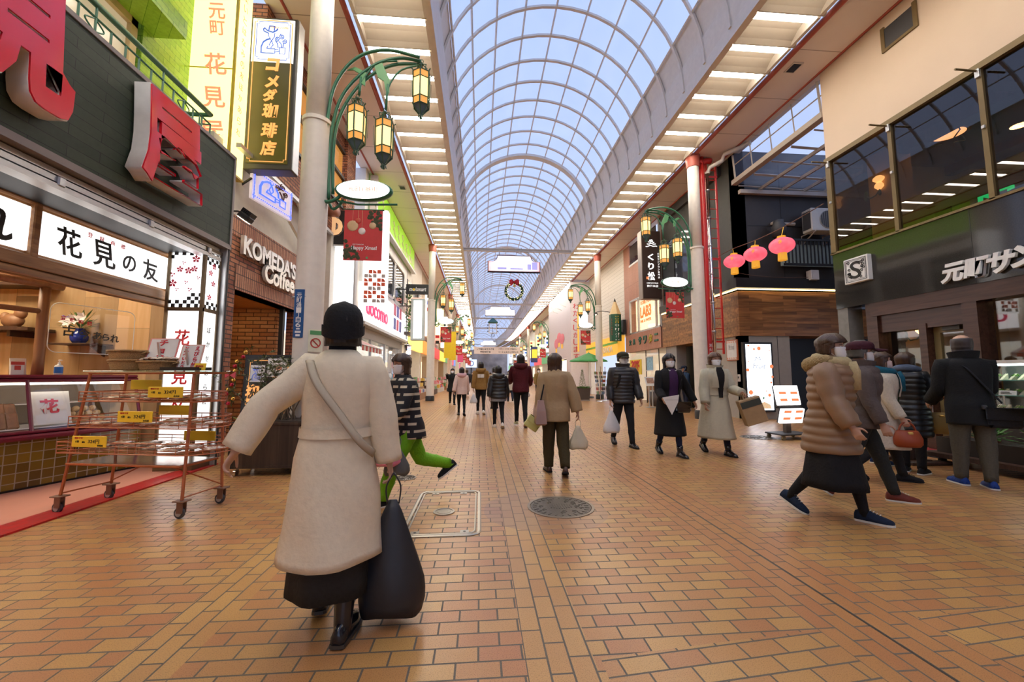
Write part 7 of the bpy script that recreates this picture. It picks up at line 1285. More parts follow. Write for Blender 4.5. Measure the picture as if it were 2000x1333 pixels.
# wreath
wy = 30.0; c = on_y(1004, 569, wy); Rw = .64
t = thing('christmas_wreath', 'round green Christmas wreath with a red bow and small lights under the vault', 'wreath', (c.x, wy, c.z - .8)); mb = MB(); rnd = random.Random(4)
ring = [V((c.x + Rw * cos(a), wy, c.z + Rw * sin(a))) for a in [2 * pi * i / 40 for i in range(40)]]
for p in ring:
    for k in range(22):
        d = V((rnd.uniform(-1, 1), rnd.uniform(-1, 1), rnd.uniform(-1, 1))); leafblade(mb, p, d, rnd.uniform(.1, .2), .022)
part('pine_foliage', mb, M('wreath_green', (.02, .07, .035), .6, var=.4), t); part('ring_core', MB().tube(ring, .1, 8, loop=True), M('wreath_core', (.015, .05, .025), .8), t)
mb = MB()
for p in ring * 2: mb.ball(p + V((rnd.uniform(-.14, .14), -.12, rnd.uniform(-.14, .14))), .018, 6, 4)
part('fairy_lights', mb, glow('fairy', (1, .8, .4), 3.0), t)['kind'] = 'stuff'
bm = M('bow_bright', (.55, .01, .02), .45)
for s_ in (-1, 1):
    part('bow_loop', MB().loft([[V((c.x + s_ * (.06 + .32 * k / 6), wy - .16 - .06 * sin(pi * k / 6), c.z + Rw + .05 + v * (.05 + .14 * sin(pi * (k + 1) / 8)))) for v in (-1, -.3, .3, 1)] for k in range(7)], cap=False, closed=False), bm, t, True); part('bow_tail', MB().prism([(0, 0), (s_ * .3, -.12), (s_ * .34, -.3), (s_ * .16, -.22), (s_ * .04, -.06)], (V((c.x, wy - .14, c.z + Rw + .02)), V((1, 0, 0)), V((0, 0, 1)), V((0, -1, 0))), .03), bm, t)
part('bow_knot', MB().ball((c.x, wy - .17, c.z + Rw + .05), .09, 10, 8), bm, t); part('hanging_wire', MB().tube([(c.x, wy, c.z + Rw), (c.x, wy, 11.3)], .008, 4), steel, t); part('gold_bell', MB().lathe([(.12, 0), (.1, .05), (.06, .16), (0, .18)], (c.x + .02, wy - .15, c.z + Rw - .32), 14), gold, t, True)
# bell tower
bx_, by_ = 1.48, 48.0
t = thing('bell_tower', 'small green-roofed bell tower hanging far under the vault', 'bell tower', (bx_, by_, 6.5))
part('roof', MB().loft([[V((bx_ + a * .62, by_ + b * .4, 7.75)) for a, b in ((-1, -1), (1, -1), (1, 1), (-1, 1))], [V((bx_ + a * .02, by_ + b * .02, 8.35)) for a, b in ((-1, -1), (1, -1), (1, 1), (-1, 1))]]), M('copper_green', (.08, .2, .19), .5), t); part('eaves', MB().box(bx_ - .55, bx_ + .55, by_ - .3, by_ + .3, 7.66, 7.75), green, t)
for s_ in (-1, 1):
    part('post', MB().box(bx_ + s_ * .45 - .05, bx_ + s_ * .45 + .05, by_ - .1, by_ + .1, 6.5, 7.66), creamd, t)
    for k in range(3): part('side_bell', MB().lathe([(.08, 0), (.06, .08), (.02, .15), (0, .16)], (bx_ + s_ * .6, by_, 6.6 + .38 * k), 10), darkgrey, t, True)
part('sill', MB().box(bx_ - .55, bx_ + .55, by_ - .12, by_ + .12, 6.42, 6.5), creamd, t); part('pendulum', MB().tube([(bx_, by_, 7.2), (bx_, by_, 6.3)], .02, 5), darkgrey, t); part('clock_ring', MB().tube([(bx_ + .2 * cos(a), by_, 6.2 + .2 * sin(a)) for a in [2 * pi * i / 20 for i in range(20)]], .03, 5, loop=True).tube([(bx_ - .15, by_, 6.2), (bx_ + .15, by_, 6.2)], .02, 4), darkgrey, t)
# cloth banner
a, b = on_y(926, 678, 60), on_y(1016, 692, 60)
t = thing('cloth_banner', 'pale cloth banner with rows of dark characters strung across the far street', 'banner', ((a.x + b.x) / 2, 60, b.z)); part('cloth', MB().box(a.x, b.x, 60, 60.03, b.z, a.z), M('cloth_cream', (.75, .62, .55), .7), t); h = a.z - b.z
text('lettering', 'ご来街にはマスクを', 2.6, h * .26, ink, facing((a.x + 1.7, 59.99, a.z - h * .3), '-y'), t, .01, .03); text('lettering', 'イヤホン・スマホ・手をはなし', 2.8, h * .24, ink, facing((b.x - 1.9, 59.99, a.z - h * .28), '-y'), t, .01, .03); text('lettering', '予防対策を', 1.6, h * .28, ink, facing((a.x + 1.7, 59.99, b.z + h * .28), '-y'), t, .01, .03); text('lettering', 'ソーシャルディスタンス', 3.0, h * .28, ink, facing((b.x - 1.8, 59.99, b.z + h * .28), '-y'), t, .01, .03); part('cord', MB().tube([(XL - .2, 60, a.z), (a.x, 60, a.z)], .015, 4).tube([(b.x, 60, a.z), (XR + .2, 60, a.z)], .015, 4), steel, t)
t = thing('far_screen', 'bluish lit display with a round emblem at the end of the street', 'sign', (-2.2, 100, 3.6)); part('lit_panel', MB().box(-3.6, -.9, 100, 100.2, 3.4, 5.4, .05), glow('far_blue', (.55, .75, 1.0), 1.4), t); part('emblem', MB().tube([(-2.3 + .6 * cos(a), 99.95, 4.4 + .6 * sin(a)) for a in [2 * pi * i / 20 for i in range(20)]], .12, 6, loop=True), M('emblem_violet', (.3, .2, .5), .4), t); part('post', MB().box(-2.4, -2.1, 100.05, 100.15, 0, 3.4), darkgrey, t)
mb = MB(); mb.box(-14, 8, 118, 118.5, 0, 9); struct('wall_end', mb, M('end_wall', (.5, .42, .36), .7, var=.5, nscale=.35))
# ================================================================ people
def CL(c, rough=.8, bump=.25, ns=55, var=.12):
    return M('cloth_%03d%03d%03d' % tuple(int(v * 999) for v in c), c, rough, bump=bump, nscale=ns, var=var, spec=.25)
HEADP = [(0, .09, .27, .02), (.06, .19, .36, .08), (.15, .255, .385, .16), (.27, .30, .385, .26), (.4, .325, .375, .36), (.52, .335, .375, .41), (.65, .34, .385, .44), (.78, .325, .36, .42), (.89, .265, .29, .34), (.97, .15, .17, .2), (1.0, .03, .04, .06)]
def hprof(t):
    if t <= 0: return .24, .2, .30
    for a, b in zip(HEADP, HEADP[1:]):
        if t <= b[0]: k = (t - a[0]) / (b[0] - a[0]); return tuple(a[i] + (b[i] - a[i]) * k for i in (1, 2, 3))
    return .03, .04, .06
def hpt(a, t, hh, g=1.0, add=0.0):
    """Point on the head at angle a (0 = face) and height t."""
    w, f, b = hprof(t); c, s = cos(a), sin(a); fy = f if c > 0 else b
    return V(((w * g * hh + add) * s, (fy * g * hh + add) * c, t * hh))
BODYP = [(.86, .046, .046, 0), (.845, .066, .054, 0), (.825, .095, .062, 0), (.79, .108, .072, .002), (.73, .104, .078, .004), (.66, .095, .070, .002), (.60, .090, .066, 0), (.53, .100, .078, -.004), (.47, .098, .078, -.004)]
def bprof(f):
    if f >= BODYP[0][0]: return BODYP[0][1:]
    for a, b in zip(BODYP, BODYP[1:]):
        if f >= b[0]: k = (a[0] - f) / (a[0] - b[0]); return tuple(a[i] + (b[i] - a[i]) * k for i in (1, 2, 3))
    return BODYP[-1][1:]
def wrinkle(mb, amp, fr=7.0, seed=0):
    mb.v = [tuple(V(p) + noise.noise_vector(V((p[0] * fr + seed, p[1] * fr, p[2] * fr * .6))) * amp) for p in mb.v]; return mb
def hairmat(name, a, b):
    t = NT(name); tc = t.n('TexCoord'); mp = t.n('Mapping', {'Vector': tc.outputs['Object'], 'Scale': (95, 95, 5)}); nz = t.n('TexNoise', {'Vector': mp.outputs[0], 'Scale': 1.0, 'Detail': 3.0}); t.P(Base_Color=t.mix(nz.outputs[0], a, b), Roughness=.42, Normal=t.n('Bump', {'Height': nz.outputs[0], 'Strength': .3, 'Distance': .01})); return t.m
def remesh(o, vs):
    m = o.modifiers.new('skin', 'REMESH'); m.mode = 'VOXEL'; m.voxel_size = vs; m.use_smooth_shade = True
    s = o.modifiers.new('soft', 'SMOOTH'); s.factor = .5; s.iterations = 3
def person(label, x, y, rz, H=1.65, legs=(18, 5, -14, 22), arms=((-15, 15, 8), (15, 15, 8)), lean=3, head=(0, 0), fp=(0, 0), far=False, woman=True, skinm=None,
           top=None, bottom=None, shoes=None, hair=None, hat=None, mask=None, scarf=None, cat='person', group=None, twist=0, tights=None):
    t = thing('person', label, cat, (x, y, 0), R(rz), group); sk = skinm or skin; hw = .094 if woman else .108; lk = .62 if (bottom and bottom[0] == 'trousers') or tights else .9; sc = H / 1.7; Rl = R(lean)
    hz = .5 * H; th, sh = .245 * H, .225 * H; J = {}
    for i, s in ((0, -1), (1, 1)):
        a, k = R(legs[2 * i]), R(legs[2 * i + 1]); hip = V((s * .052 * H, 0, hz)); kn = hip + V((s * .004 * H, th * sin(a), -th * cos(a))); an = kn + V((0, sh * sin(a - k), -sh * cos(a - k))); J[s] = [hip, kn, an, fp[i]]
    def footM(s): return Matrix.Translation(J[s][2]) @ Matrix.Rotation(R(-8 * s), 4, 'Z') @ Matrix.Rotation(R(-J[s][3]), 4, 'X')
    low = min((footM(s) @ V((0, yy * sc, -.075 * sc))).z for s in (-1, 1) for yy in (-.07, .19)); dz = -low; hz += dz
    for s in (-1, 1):
        for i in range(3): J[s][i] = J[s][i] + V((0, 0, dz))
    def spine(f): # point on the spine at height fraction f of H
        d = f * H - .5 * H; return V((0, sin(Rl) * d if d > 0 else 0, hz + d * (cos(Rl) if d > 0 else 1)))
    tw = R(twist)
    def rot(v): return V((v.x * cos(tw) - v.y * sin(tw), v.x * sin(tw) + v.y * cos(tw), v.z))
    A = {}
    for i, s in ((0, -1), (1, 1)):
        sw, el, ab = (R(q) for q in arms[i]); so = spine(.805) + rot(V((s * hw * H, 0, 0))); d1 = rot(V((s * sin(ab), sin(sw) * cos(ab), -cos(sw) * cos(ab)))); eb = so + d1 * .172 * H
        d2 = rot(V((s * sin(ab * .6), sin(sw + el) * cos(ab * .6), -cos(sw + el) * cos(ab * .6)))).normalized(); A[s] = (so, eb, eb + d2 * .148 * H, d2)
    n = 20 if not far else 12
    # ---- body: one continuous skin
    mb = MB(); rings = []
    for f in (.46, .5, .55, .6, .66, .73, .79, .825, .845, .86, .885): 
        rx, ry, yo = bprof(f) if f < .87 else (.031, .034, 0); c = spine(f); rings.append([c + rot(V((rx * .93 * H * cos(2 * pi * j / n), (ry * .93 * sin(2 * pi * j / n) + yo) * H, 0))) for j in range(n)])
    mb.loft(rings)
    nk = spine(.862); hh = .137 * H * (1.0 if woman else 1.02); HM = Matrix.Translation(nk + V((0, .006 * H, .008 * H))) @ Matrix.Rotation(tw + R(head[0]), 4, 'Z') @ Matrix.Rotation(R(-head[1]), 4, 'X')
    mb.loft([[HM @ hpt(2 * pi * j / n, a[0], hh) for j in range(n)] for a in HEADP]); mb.tube([spine(.82), nk, HM @ V((0, -.02, .25 * hh))], [.036 * H, .033 * H, .034 * H], 10)
    mb.ball(HM @ V((0, .40 * hh, .36 * hh)), (.045 * hh, .075 * hh, .05 * hh), 8, 6); mb.tube([HM @ V((0, .36 * hh, .54 * hh)), HM @ V((0, .43 * hh, .38 * hh))], [.025 * hh, .045 * hh], 6)
    for s in (-1, 1): mb.ball(HM @ V((s * .345 * hh, -.02 * hh, .43 * hh)), (.025 * hh, .07 * hh, .12 * hh), 8, 6)
    for s in (-1, 1):
        hip, kn, an, _ = J[s]; mb.tube([hip + V((0, 0, .03)), hip.lerp(kn, .4), kn, kn.lerp(an, .3), an.lerp(kn, .1), an + V((0, 0, -.03))], [q_ * lk * H for q_ in (.062, .054, .036, .036, .024, .024)], 10)
        so, eb, wr, d = A[s]; mb.tube([so, so.lerp(eb, .5), eb, eb.lerp(wr, .3), wr, wr + d * .01], [.030 * H, .028 * H, .023 * H, .023 * H, .016 * H, .015 * H], 10)
        q = sc * (.94 if woman else 1.04); sd = rot(V((0, 1, 0))); sd = (sd - d * sd.dot(d)).normalized(); pn = sd.cross(d) * s; pn = pn if pn.x * s < 0 else -pn
        mb.loft([[wr + d * (l * q) + sd * (w_ * q * cos(2 * pi * j / 10)) + pn * (t_ * q * sin(2 * pi * j / 10)) for j in range(10)] for l, w_, t_ in ((-.01, .024, .018), (.02, .032, .017), (.06, .040, .015), (.088, .039, .012))])
        if not far:
            for k, (o_, ln) in enumerate(((.030, .072), (.010, .082), (-.011, .076), (-.031, .06))):
                p = wr + d * (.083 * q) + sd * (o_ * q); pts = [p]; cv = 0.0
                for g in (.42, .33, .25): cv += R(26 + 4 * k); p = p + (d * cos(cv) + pn * sin(cv) + sd * o_ * 1.0).normalized() * ln * g * q; pts.append(p)
                mb.tube(pts, [.0092 * q, .0086 * q, .008 * q, .0066 * q], 7)
            p = wr + d * .022 * q + sd * .03 * q; pts = [p, p + (d * .6 + sd * .8 + pn * .2).normalized() * .036 * q, p + (d * .6 + sd * .8 + pn * .2).normalized() * .036 * q + (d * .85 + sd * .3 + pn * .5).normalized() * .03 * q]; pts.append(pts[-1] + (d * .85 + pn * .6).normalized() * .022 * q); mb.tube(pts, [.0125 * q, .011 * q, .0098 * q, .007 * q], 7)
        A[s] = A[s] + (wr + d * .085 * q + pn * .012,)
    b = obj('body', mb, sk, t, True); remesh(b, .0062 if not far else .016)
    # ---- face
    if not far:
        for s in (-1, 1):
            e = MB().ball(HM @ V((s * .135 * hh, .345 * hh, .5 * hh)), (.055 * hh, .035 * hh, .026 * hh), 10, 6).mat(1).ball(HM @ V((s * .135 * hh, .372 * hh, .5 * hh)), (.024 * hh, .014 * hh, .024 * hh), 8, 6); obj('eye', e, (M('eye_white', (.7, .68, .66), .3, var=0), M('iris', (.02, .012, .01), .15, var=0)), t, True)
            obj('eyebrow', MB().tube([HM @ V((s * .07 * hh, .385 * hh, .575 * hh)), HM @ V((s * .14 * hh, .375 * hh, .595 * hh)), HM @ V((s * .22 * hh, .31 * hh, .57 * hh))], [.008 * hh, .013 * hh, .006 * hh], 5), M('brow', (.03, .018, .012), .8), t)
        if not mask: obj('mouth', MB().ball(HM @ V((0, .375 * hh, .2 * hh)), (.085 * hh, .025 * hh, .025 * hh), 10, 6), M('lips', (.45, .17, .14), .5), t, True)
    if mask:
        rows = []
        for i in range(9):
            tt = .02 + .47 * i / 8; g = 1.06 + .02 * (i % 2); rows.append([HM @ hpt(a, tt, hh, g, .006 if abs(a) < 1 else .002) + V((0, 0, 0)) for a in [R(-66 + 132 * j / 14) for j in range(15)]])
        o = obj('face_mask', MB().loft(rows, cap=False, closed=False), mask, t, True); m_ = o.modifiers.new('thick', 'SOLIDIFY'); m_.thickness = .004
        for s in (-1, 1): obj('ear_loop', MB().tube([HM @ hpt(s * R(66), .42, hh, 1.05), HM @ hpt(s * R(92), .5, hh, 1.1), HM @ hpt(s * R(95), .36, hh, 1.12), HM @ hpt(s * R(66), .12, hh, 1.06)], .0022, 4), whitel, t)
    # ---- hair
    if hair:
        hc, bottom_t, fringe = hair[:3]; vol = hair[3] if len(hair) > 3 else .045; ht = hair[4] if len(hair) > 4 else 1.04; m = 26; mb = MB(); rings = []; lv = [bottom_t + (ht - bottom_t) * i / 12 for i in range(13)]
        for i, tt in enumerate(lv):
            a0 = R(80) if tt < fringe - .2 else (R(62) if tt < fringe else R(3)); tq = min(max(tt, .45 if tt > .3 else .33), .995) if tt < .45 else min(tt, .995); g = 1.0 if tt > .9 else 1.02
            av = vol * hh * 2.2 * (1.0 if tt > 0 else 1.0 + tt * .1); out = []; inn = []
            for j in range(m + 1):
                a = a0 + (2 * pi - 2 * a0) * j / m; p = hpt(a, tq, hh, g, av * (1 + .14 * sin(9 * a) + .1 * sin(17 * a + i))); p.z = tt * hh + (.035 * hh if tt > .95 else 0) + (.03 * hh * sin(11 * a) if i == 0 else 0); out.append(HM @ p)
                r = hpt(a, tq, hh, .9, 0); r.z = min(tt, .96) * hh; inn.append(HM @ r)
            rings.append(out + inn[::-1])
        mb.loft(rings); obj('hair', mb, hc, t, True)
    if hat:
        kind, hm = hat[0], hat[1]
        if kind in ('beanie', 'cap', 'beret', 'hood'):
            lo = {'beanie': .42, 'cap': .62, 'beret': .55, 'hood': -.05}[kind]; hi = {'beanie': 1.24, 'cap': 1.07, 'beret': 1.12, 'hood': 1.14}[kind]; rows = []; ex = .028 if kind != 'hood' else .05
            for i in range(9):
                k = i / 8; tt = lo + (hi - lo) * k; q = sqrt(max(0, 1 - max(0, (k - .35) / .65) ** 2.2)); w, f, b_ = hprof(.62)
                ring = []
                for j in range(28):
                    a = 2 * pi * j / 28; c, s = cos(a), sin(a); rr = max(q, .04); xx, yy = (w * hh + ex) * rr * s, ((f if c > 0 else b_) * hh + ex) * rr * c; zz = tt * hh - (.2 * hh * (-c if c < 0 else 0) * (1 - k) if kind in ('beanie', 'hood') else 0)
                    ring.append(HM @ V((xx, yy, zz)))
                rows.append(ring)
            o = obj('hat', MB().loft(rows), hm, t, True); o.name = kind if kind != 'hood' else 'raised_hood'
            if kind == 'beanie': obj('turned_cuff', MB().loft([[p + (p - (HM @ V((0, 0, .5 * hh)))).normalized() * .008 for p in r_] for r_ in rows[:3]], cap=False), hm, o, True)
            if kind == 'cap': obj('peak', MB().loft([[HM @ V((.34 * hh * sin(a) * (1 - .1 * k), .30 * hh + (.42 * hh * cos(a) + .05) * k, .66 * hh - .05 * hh * k - .06 * hh * abs(sin(a)) * k + dz_)) for a in [R(-75 + 15 * j) for j in range(11)]] for k, dz_ in ((0, 0), (.5, .01), (1, 0), (1, -.008), (.5, .0), (0, -.01))], cap=False, closed=False), hm, o, True)
    # ---- upper garment
    if top:
        tm = top['mat']; hem, pad, flare = top.get('hem', .5), top.get('pad', .02), top.get('flare', .0); qn, qa = top.get('quilt', (0, 0)); mb = MB(); rings = []; N_ = 34; L = 6 * qn if qn else 30
        def tring(f, add=0.0, a0=0.0, a1=2 * pi, n_=N_, fold=True):
            rx, ry, yo = bprof(max(f, .5)); ex = flare * max(0, .55 - f) * H; c = spine(f); out = []
            for j in range(n_ + (1 if a1 - a0 < 6.2 else 0)):
                a = a0 + (a1 - a0) * j / n_; fd = 1 + (.05 * flare * 4 * sin(5 * a + x) * min(1, max(0, .55 - f) * 6) if fold else 0)
                sw_ = max(0, .5 - f) * (J[1][1].y + J[-1][1].y) * .25
                stride = max(0, .5 - f) * abs(J[1][2].y - J[-1][2].y) * .35 if f < .5 else 0
                out.append(c + rot(V(((rx * H + pad + ex + add) * fd * sin(a), (ry * H + pad + ex + add + stride) * fd * cos(a) + yo * H + sw_, 0))))
            return out
        for i in range(L + 1):
            f = hem + (.868 - hem) * i / L; add = qa * abs(sin(pi * qn * i / L)) if qn else 0; rings.append(tring(f, add - (pad * .75 if f > .85 else pad * .35 if f > .835 else 0)))
        mb.loft(rings)
        for s in (-1, 1):
            so, eb, wr, d = A[s][:4]; pts = []; rr = []; inn = so - rot(V((s * .03 * H, 0, .012 * H))); key = [(inn, .036), (so, .037), (eb, .030), (wr, .025)]; wd = top.get('sleeve', 1.0); end = top.get('cuff', .97)
            for (p0, r0), (p1, r1) in zip(key, key[1:]):
                for k in range(6 if p0 is not inn else 2): u = k / (6 if p0 is not inn else 2); pts.append(p0.lerp(p1, u)); rr.append((r0 + (r1 - r0) * u) * H * wd + pad * .5 + (qa * abs(sin(pi * k / 2.5)) if qn else 0))
            e = eb.lerp(wr, end); pts.append(e); rr.append(.026 * H * wd + pad * .5); mb.tube(pts, rr, 14)
        g = obj(top.get('name', 'jacket'), wrinkle(mb, top.get('wr', .01), seed=x), tm, t, True)
        if top.get('collar'):
            cm = top.get('collar_mat', tm); obj('collar', MB().loft([[spine(.85 + .035 * k) + rot(V(((.058 * H + pad * .6 + .012 * k) * sin(a), (.056 * H + pad * .6 + .012 * k) * cos(a), .012 * k * -cos(a)))) for a in [2 * pi * j / 20 for j in range(20)]] for k in (0, .5, 1, 1.15)], cap=False), cm, t, True)
        if top.get('hood'): obj('hood', wrinkle(MB().tube([spine(.862) + rot(V((.075 * H * sin(a), -(.06 * H + pad) * cos(a) * (1.1 if cos(a) > 0 else .7), -.03 * H * max(0, cos(a)) + .006 * H))) for a in [R(-115 + 23 * j) for j in range(11)]], [.018 * H + .028 * H * sin(pi * j / 10) for j in range(11)], 12), .008), top.get('hood_mat', tm), t, True)
        if top.get('inner'):
            im, w0, w1, z0 = top['inner']; rows = []
            for i in range(13): f = z0 + (.862 - z0) * i / 12; w = w0 + (w1 - w0) * i / 12; rows.append(tring(f, .014, -w, w, 10, False))
            obj('inner_top', MB().loft(rows, cap=False, closed=False), im, t, True)
            for s in (-1, 1): obj('lapel', MB().loft([[p + (p - spine(.7)).normalized() * .006 for p in tring(f, .016, s * (w0 + (w1 - w0) * i / 6), s * (w0 + (w1 - w0) * i / 6 + .5 - .06 * i), 4, False)] for i, f in [(i, .66 + (.862 - .66) * i / 6) for i in range(7)]], cap=False, closed=False), tm, t, True)
        if top.get('belt'): obj('belt', MB().loft([tring(f, .012) for f in (.585, .59, .61, .615)], cap=False), tm, t, True)
        if top.get('back_patch'): rows = [tring(f, .012, pi - .5, pi + .5, 8, False) for f in (.70, .72, .75, .77)]; obj('back_print', MB().loft(rows, cap=False, closed=False), top['back_patch'], t, True)
        if top.get('shirt_hem'): obj('shirt_hem', MB().loft([tring(f, -.006) for f in (hem - .045, hem - .02, hem + .02)], cap=False), top['shirt_hem'], t, True)
    # ---- lower garment
    if bottom:
        kind, bm = bottom[0], bottom[1]; wd = bottom[2] if len(bottom) > 2 else 1.0
        if kind == 'trousers':
            mb = MB(); mb.loft([[spine(f) + rot(V(((bprof(f)[0] * H + .008) * cos(2 * pi * j / n), (bprof(f)[1] * H + .008) * sin(2 * pi * j / n), 0))) for j in range(n)] for f in (.455, .48, .52, .57)])
            for s in (-1, 1):
                hip, kn, an, _ = J[s]; pts, rr = [hip + V((0, 0, .02))], [.066 * H]
                for p0, p1, r0, r1 in ((hip, kn, .063, .040 * wd), (kn, an, .040 * wd, .029 * wd)):
                    for k in range(1, 7): pts.append(p0.lerp(p1, k / 6)); rr.append((r0 + (r1 - r0) * k / 6) * H + .003 * sin(k * 2.5))
                pts.append(an + (an - kn).normalized() * bottom[3] if len(bottom) > 3 else an); rr.append(rr[-1]); mb.tube(pts, rr, 14)
            obj('trousers', wrinkle(mb, .007, 9, y), bm, t, True)
        else:
            hemz = wd; fk = bottom[3] if len(bottom) > 3 else .22; rows = []
            for i in range(10): f = hemz + (.58 - hemz) * i / 9; fl = (.56 - f) * fk * H; rows.append([spine(f) + rot(V(((.098 * H + fl) * (1 + .05 * sin(6 * a)) * sin(a), (.078 * H + fl * 1.2) * (1 + .05 * sin(6 * a)) * cos(a), 0))) for a in [2 * pi * j / 32 for j in range(32)]])
            obj('skirt', MB().loft(rows), bm, t, True)
    if tights:
        mb = MB()
        for s in (-1, 1): hip, kn, an, _ = J[s]; mb.tube([hip, hip.lerp(kn, .5), kn, kn.lerp(an, .3), an.lerp(kn, .1), an + V((0, 0, -.03))], [q_ * H for q_ in (.058, .05, .035, .036, .024, .024)], 12)
        obj('tights', mb, tights, t, True)
    # ---- shoes
    if shoes:
        um, so_m, boot = (list(shoes) + [0])[:3]
        for s in (-1, 1):
            FM = footM(s); rings = []; rs = []
            for yy, w, h_ in ((-.075, .02, .045), (-.065, .034, .075), (-.02, .038, .095), (.04, .041, .09), (.10, .046, .062), (.15, .043, .048), (.185, .028, .036), (.2, .01, .022)):
                rings.append([FM @ (V((w * cos(a) * 1.05, yy, -.062 + (h_ * max(0, sin(a)) if sin(a) > 0 else -.004))) * sc) for a in [2 * pi * j / 14 for j in range(14)]]); rs.append([FM @ (V((w * c_ * 1.12, yy * 1.02, z_)) * sc) for c_, z_ in ((-1, -.06), (1, -.06), (1, -.078), (-1, -.078))])
            mb = MB().loft(rings)
            if boot: kn, an = J[s][1], J[s][2]; mb.tube([an + V((0, -.005, -.05 * sc)), an, an.lerp(kn, .5 * boot), an.lerp(kn, boot)], [.042 * sc, .044 * sc, .05 * sc, .055 * sc], 14)
            o = obj('boot' if boot else 'shoe', mb, um, t, True); obj('sole', MB().loft(rs), so_m, o)
            if not far: mb = MB(); [mb.tube([FM @ (V((-.02, .04 + .022 * k, .03 - .009 * k)) * sc), FM @ (V((0, .046 + .022 * k, .036 - .01 * k)) * sc), FM @ (V((.02, .04 + .022 * k, .03 - .009 * k)) * sc)], .0035 * sc, 4) for k in range(4)]; obj('laces', mb, so_m, o)
    if scarf: obj('scarf', wrinkle(MB().tube([spine(.862) + rot(V((.068 * H * sin(a), .062 * H * cos(a), -.012 * H * cos(a)))) for a in [2 * pi * j / 16 for j in range(16)]], .03 * H, 10, loop=True), .012, 12).tube([spine(.85) + rot(V((.02, .085 * H, 0))), spine(.80) + rot(V((.03, .1 * H, 0))), spine(.70) + rot(V((.03, .11 * H, 0)))], [.03 * H, .036 * H, .03 * H], 8, flat=.5), scarf, t, True)
    Wm = Matrix.Translation((x, y, 0)) @ Matrix.Rotation(R(rz), 4, 'Z'); return dict(root=t, W=Wm, L=Wm @ A[-1][4], R=Wm @ A[1][4], spine=spine, H=H, Ls=Wm @ A[-1][0], Rs=Wm @ A[1][0], Le=Wm @ A[-1][1], Re=Wm @ A[1][1])
def strapped(t, pts, r, m, flat=.35): obj('strap', MB().tube(smooth(pts, 4), r, 6, flat=flat), m, t, True, world=True)
def plastic_bag(label, top, h, w, m, fold=.1, handle=.12, cat='bag', name='shopping_bag'):
    """A soft bag hanging from a hand."""
    t = thing(name, label, cat, (top.x, top.y, top.z - h - handle)); rnd = random.Random(int(abs(top.x) * 100)); rows = []
    for i in range(11):
        k = i / 10; g = (.14 + .86 * min(1, (1 - k) * 1.35) ** .9) if k < 1 else .12; g *= (.93 if i == 0 else 1); rows.append([V((w / 2 * g * cos(a) * (1 + fold * sin(5 * a + i * .4)), w * .27 * g * sin(a) * (1 + fold * sin(4 * a + 1 + i * .3)), h * k + (.012 * sin(3 * a) if i == 0 else 0))) for a in [2 * pi * j / 26 for j in range(26)]])
    obj('bag_body', MB().loft(rows), m, t, True)
    for s in (-1, 1): obj('handle', MB().tube(smooth([V((s * .03, 0, h - .02)), V((s * .035, .01 * s, h + handle * .5)), V((0, 0, h + handle))], 4), .008, 6, flat=.5), m, t, True)
    return t
blk, bl2, wht = CL((.012, .012, .014)), CL((.02, .021, .026)), M('white_rubber', (.75, .73, .68), .5); lea = M('black_leather', (.012, .012, .016), .18, coat=.3); hb = hairmat('hair_black', (.004, .003, .003), (.022, .016, .014)); hbr = hairmat('hair_brown', (.022, .010, .006), (.085, .042, .025)); hgy = M('hair_grey', (.10, .095, .09), .5, var=.3); mk = M('mask_white', (.80, .79, .80), .7, var=.02); navy = CL((.014, .02, .045)); poly = M('white_polythene', (.78, .78, .80), .35, alpha=.86, coat=.3)
# 1 woman in the cream coat
cr = CL((.80, .69, .52), .85, .2, 30, .05)
p1 = person('person walking away in a long cream belted coat, black beanie and black boots', -.75, 2.2, 4, 1.60, (16, 8, -6, 6), ((-28, 12, 40), (-4, 6, 16)), 4, (10, 0), (6, 0), top=dict(mat=cr, hem=.22, pad=.03, flare=.13, belt=True, name='coat', sleeve=1.25, wr=.014), bottom=('skirt', CL((.03, .028, .026)), .11, .07), tights=blk, shoes=(lea, M('boot_sole', (.06, .05, .04), .5), .55), hair=(hb, .1, .6), hat=('beanie', blk))
obj('neck_scarf', wrinkle(MB().loft([[p1['spine'](f) + V((r * sin(a), r * cos(a) + .004, 0)) for a in [2 * pi * j / 18 for j in range(18)]] for f, r in ((.835, .085), (.85, .078), (.87, .068), (.9, .066))]), .006, 12), blk, p1['root'], True)
W1 = p1['W']
def onback(p, u, f, off): return p['W'] @ (p['spine'](f) + V((u, off, 0)))
strap1 = [onback(p1, -.13, .83, -.10), onback(p1, -.06, .76, -.19), onback(p1, .06, .66, -.195), onback(p1, .15, .58, -.17), onback(p1, .2, .53, -.06)]
hb1 = p1['R']; t = plastic_bag('big black soft shopping bag hanging from the right hand of the cream-coated walker', hb1 + V((.03, -.02, .02)), .56, .34, M('bag_black', (.022, .022, .026), .45, bump=.2), .05, .14)
obj('cross_strap', MB().tube([W1.inverted() @ q for q in smooth(strap1, 4)], .022, 6, flat=.3), M('strap_grey', (.46, .39, .29), .7), p1['root'], True)

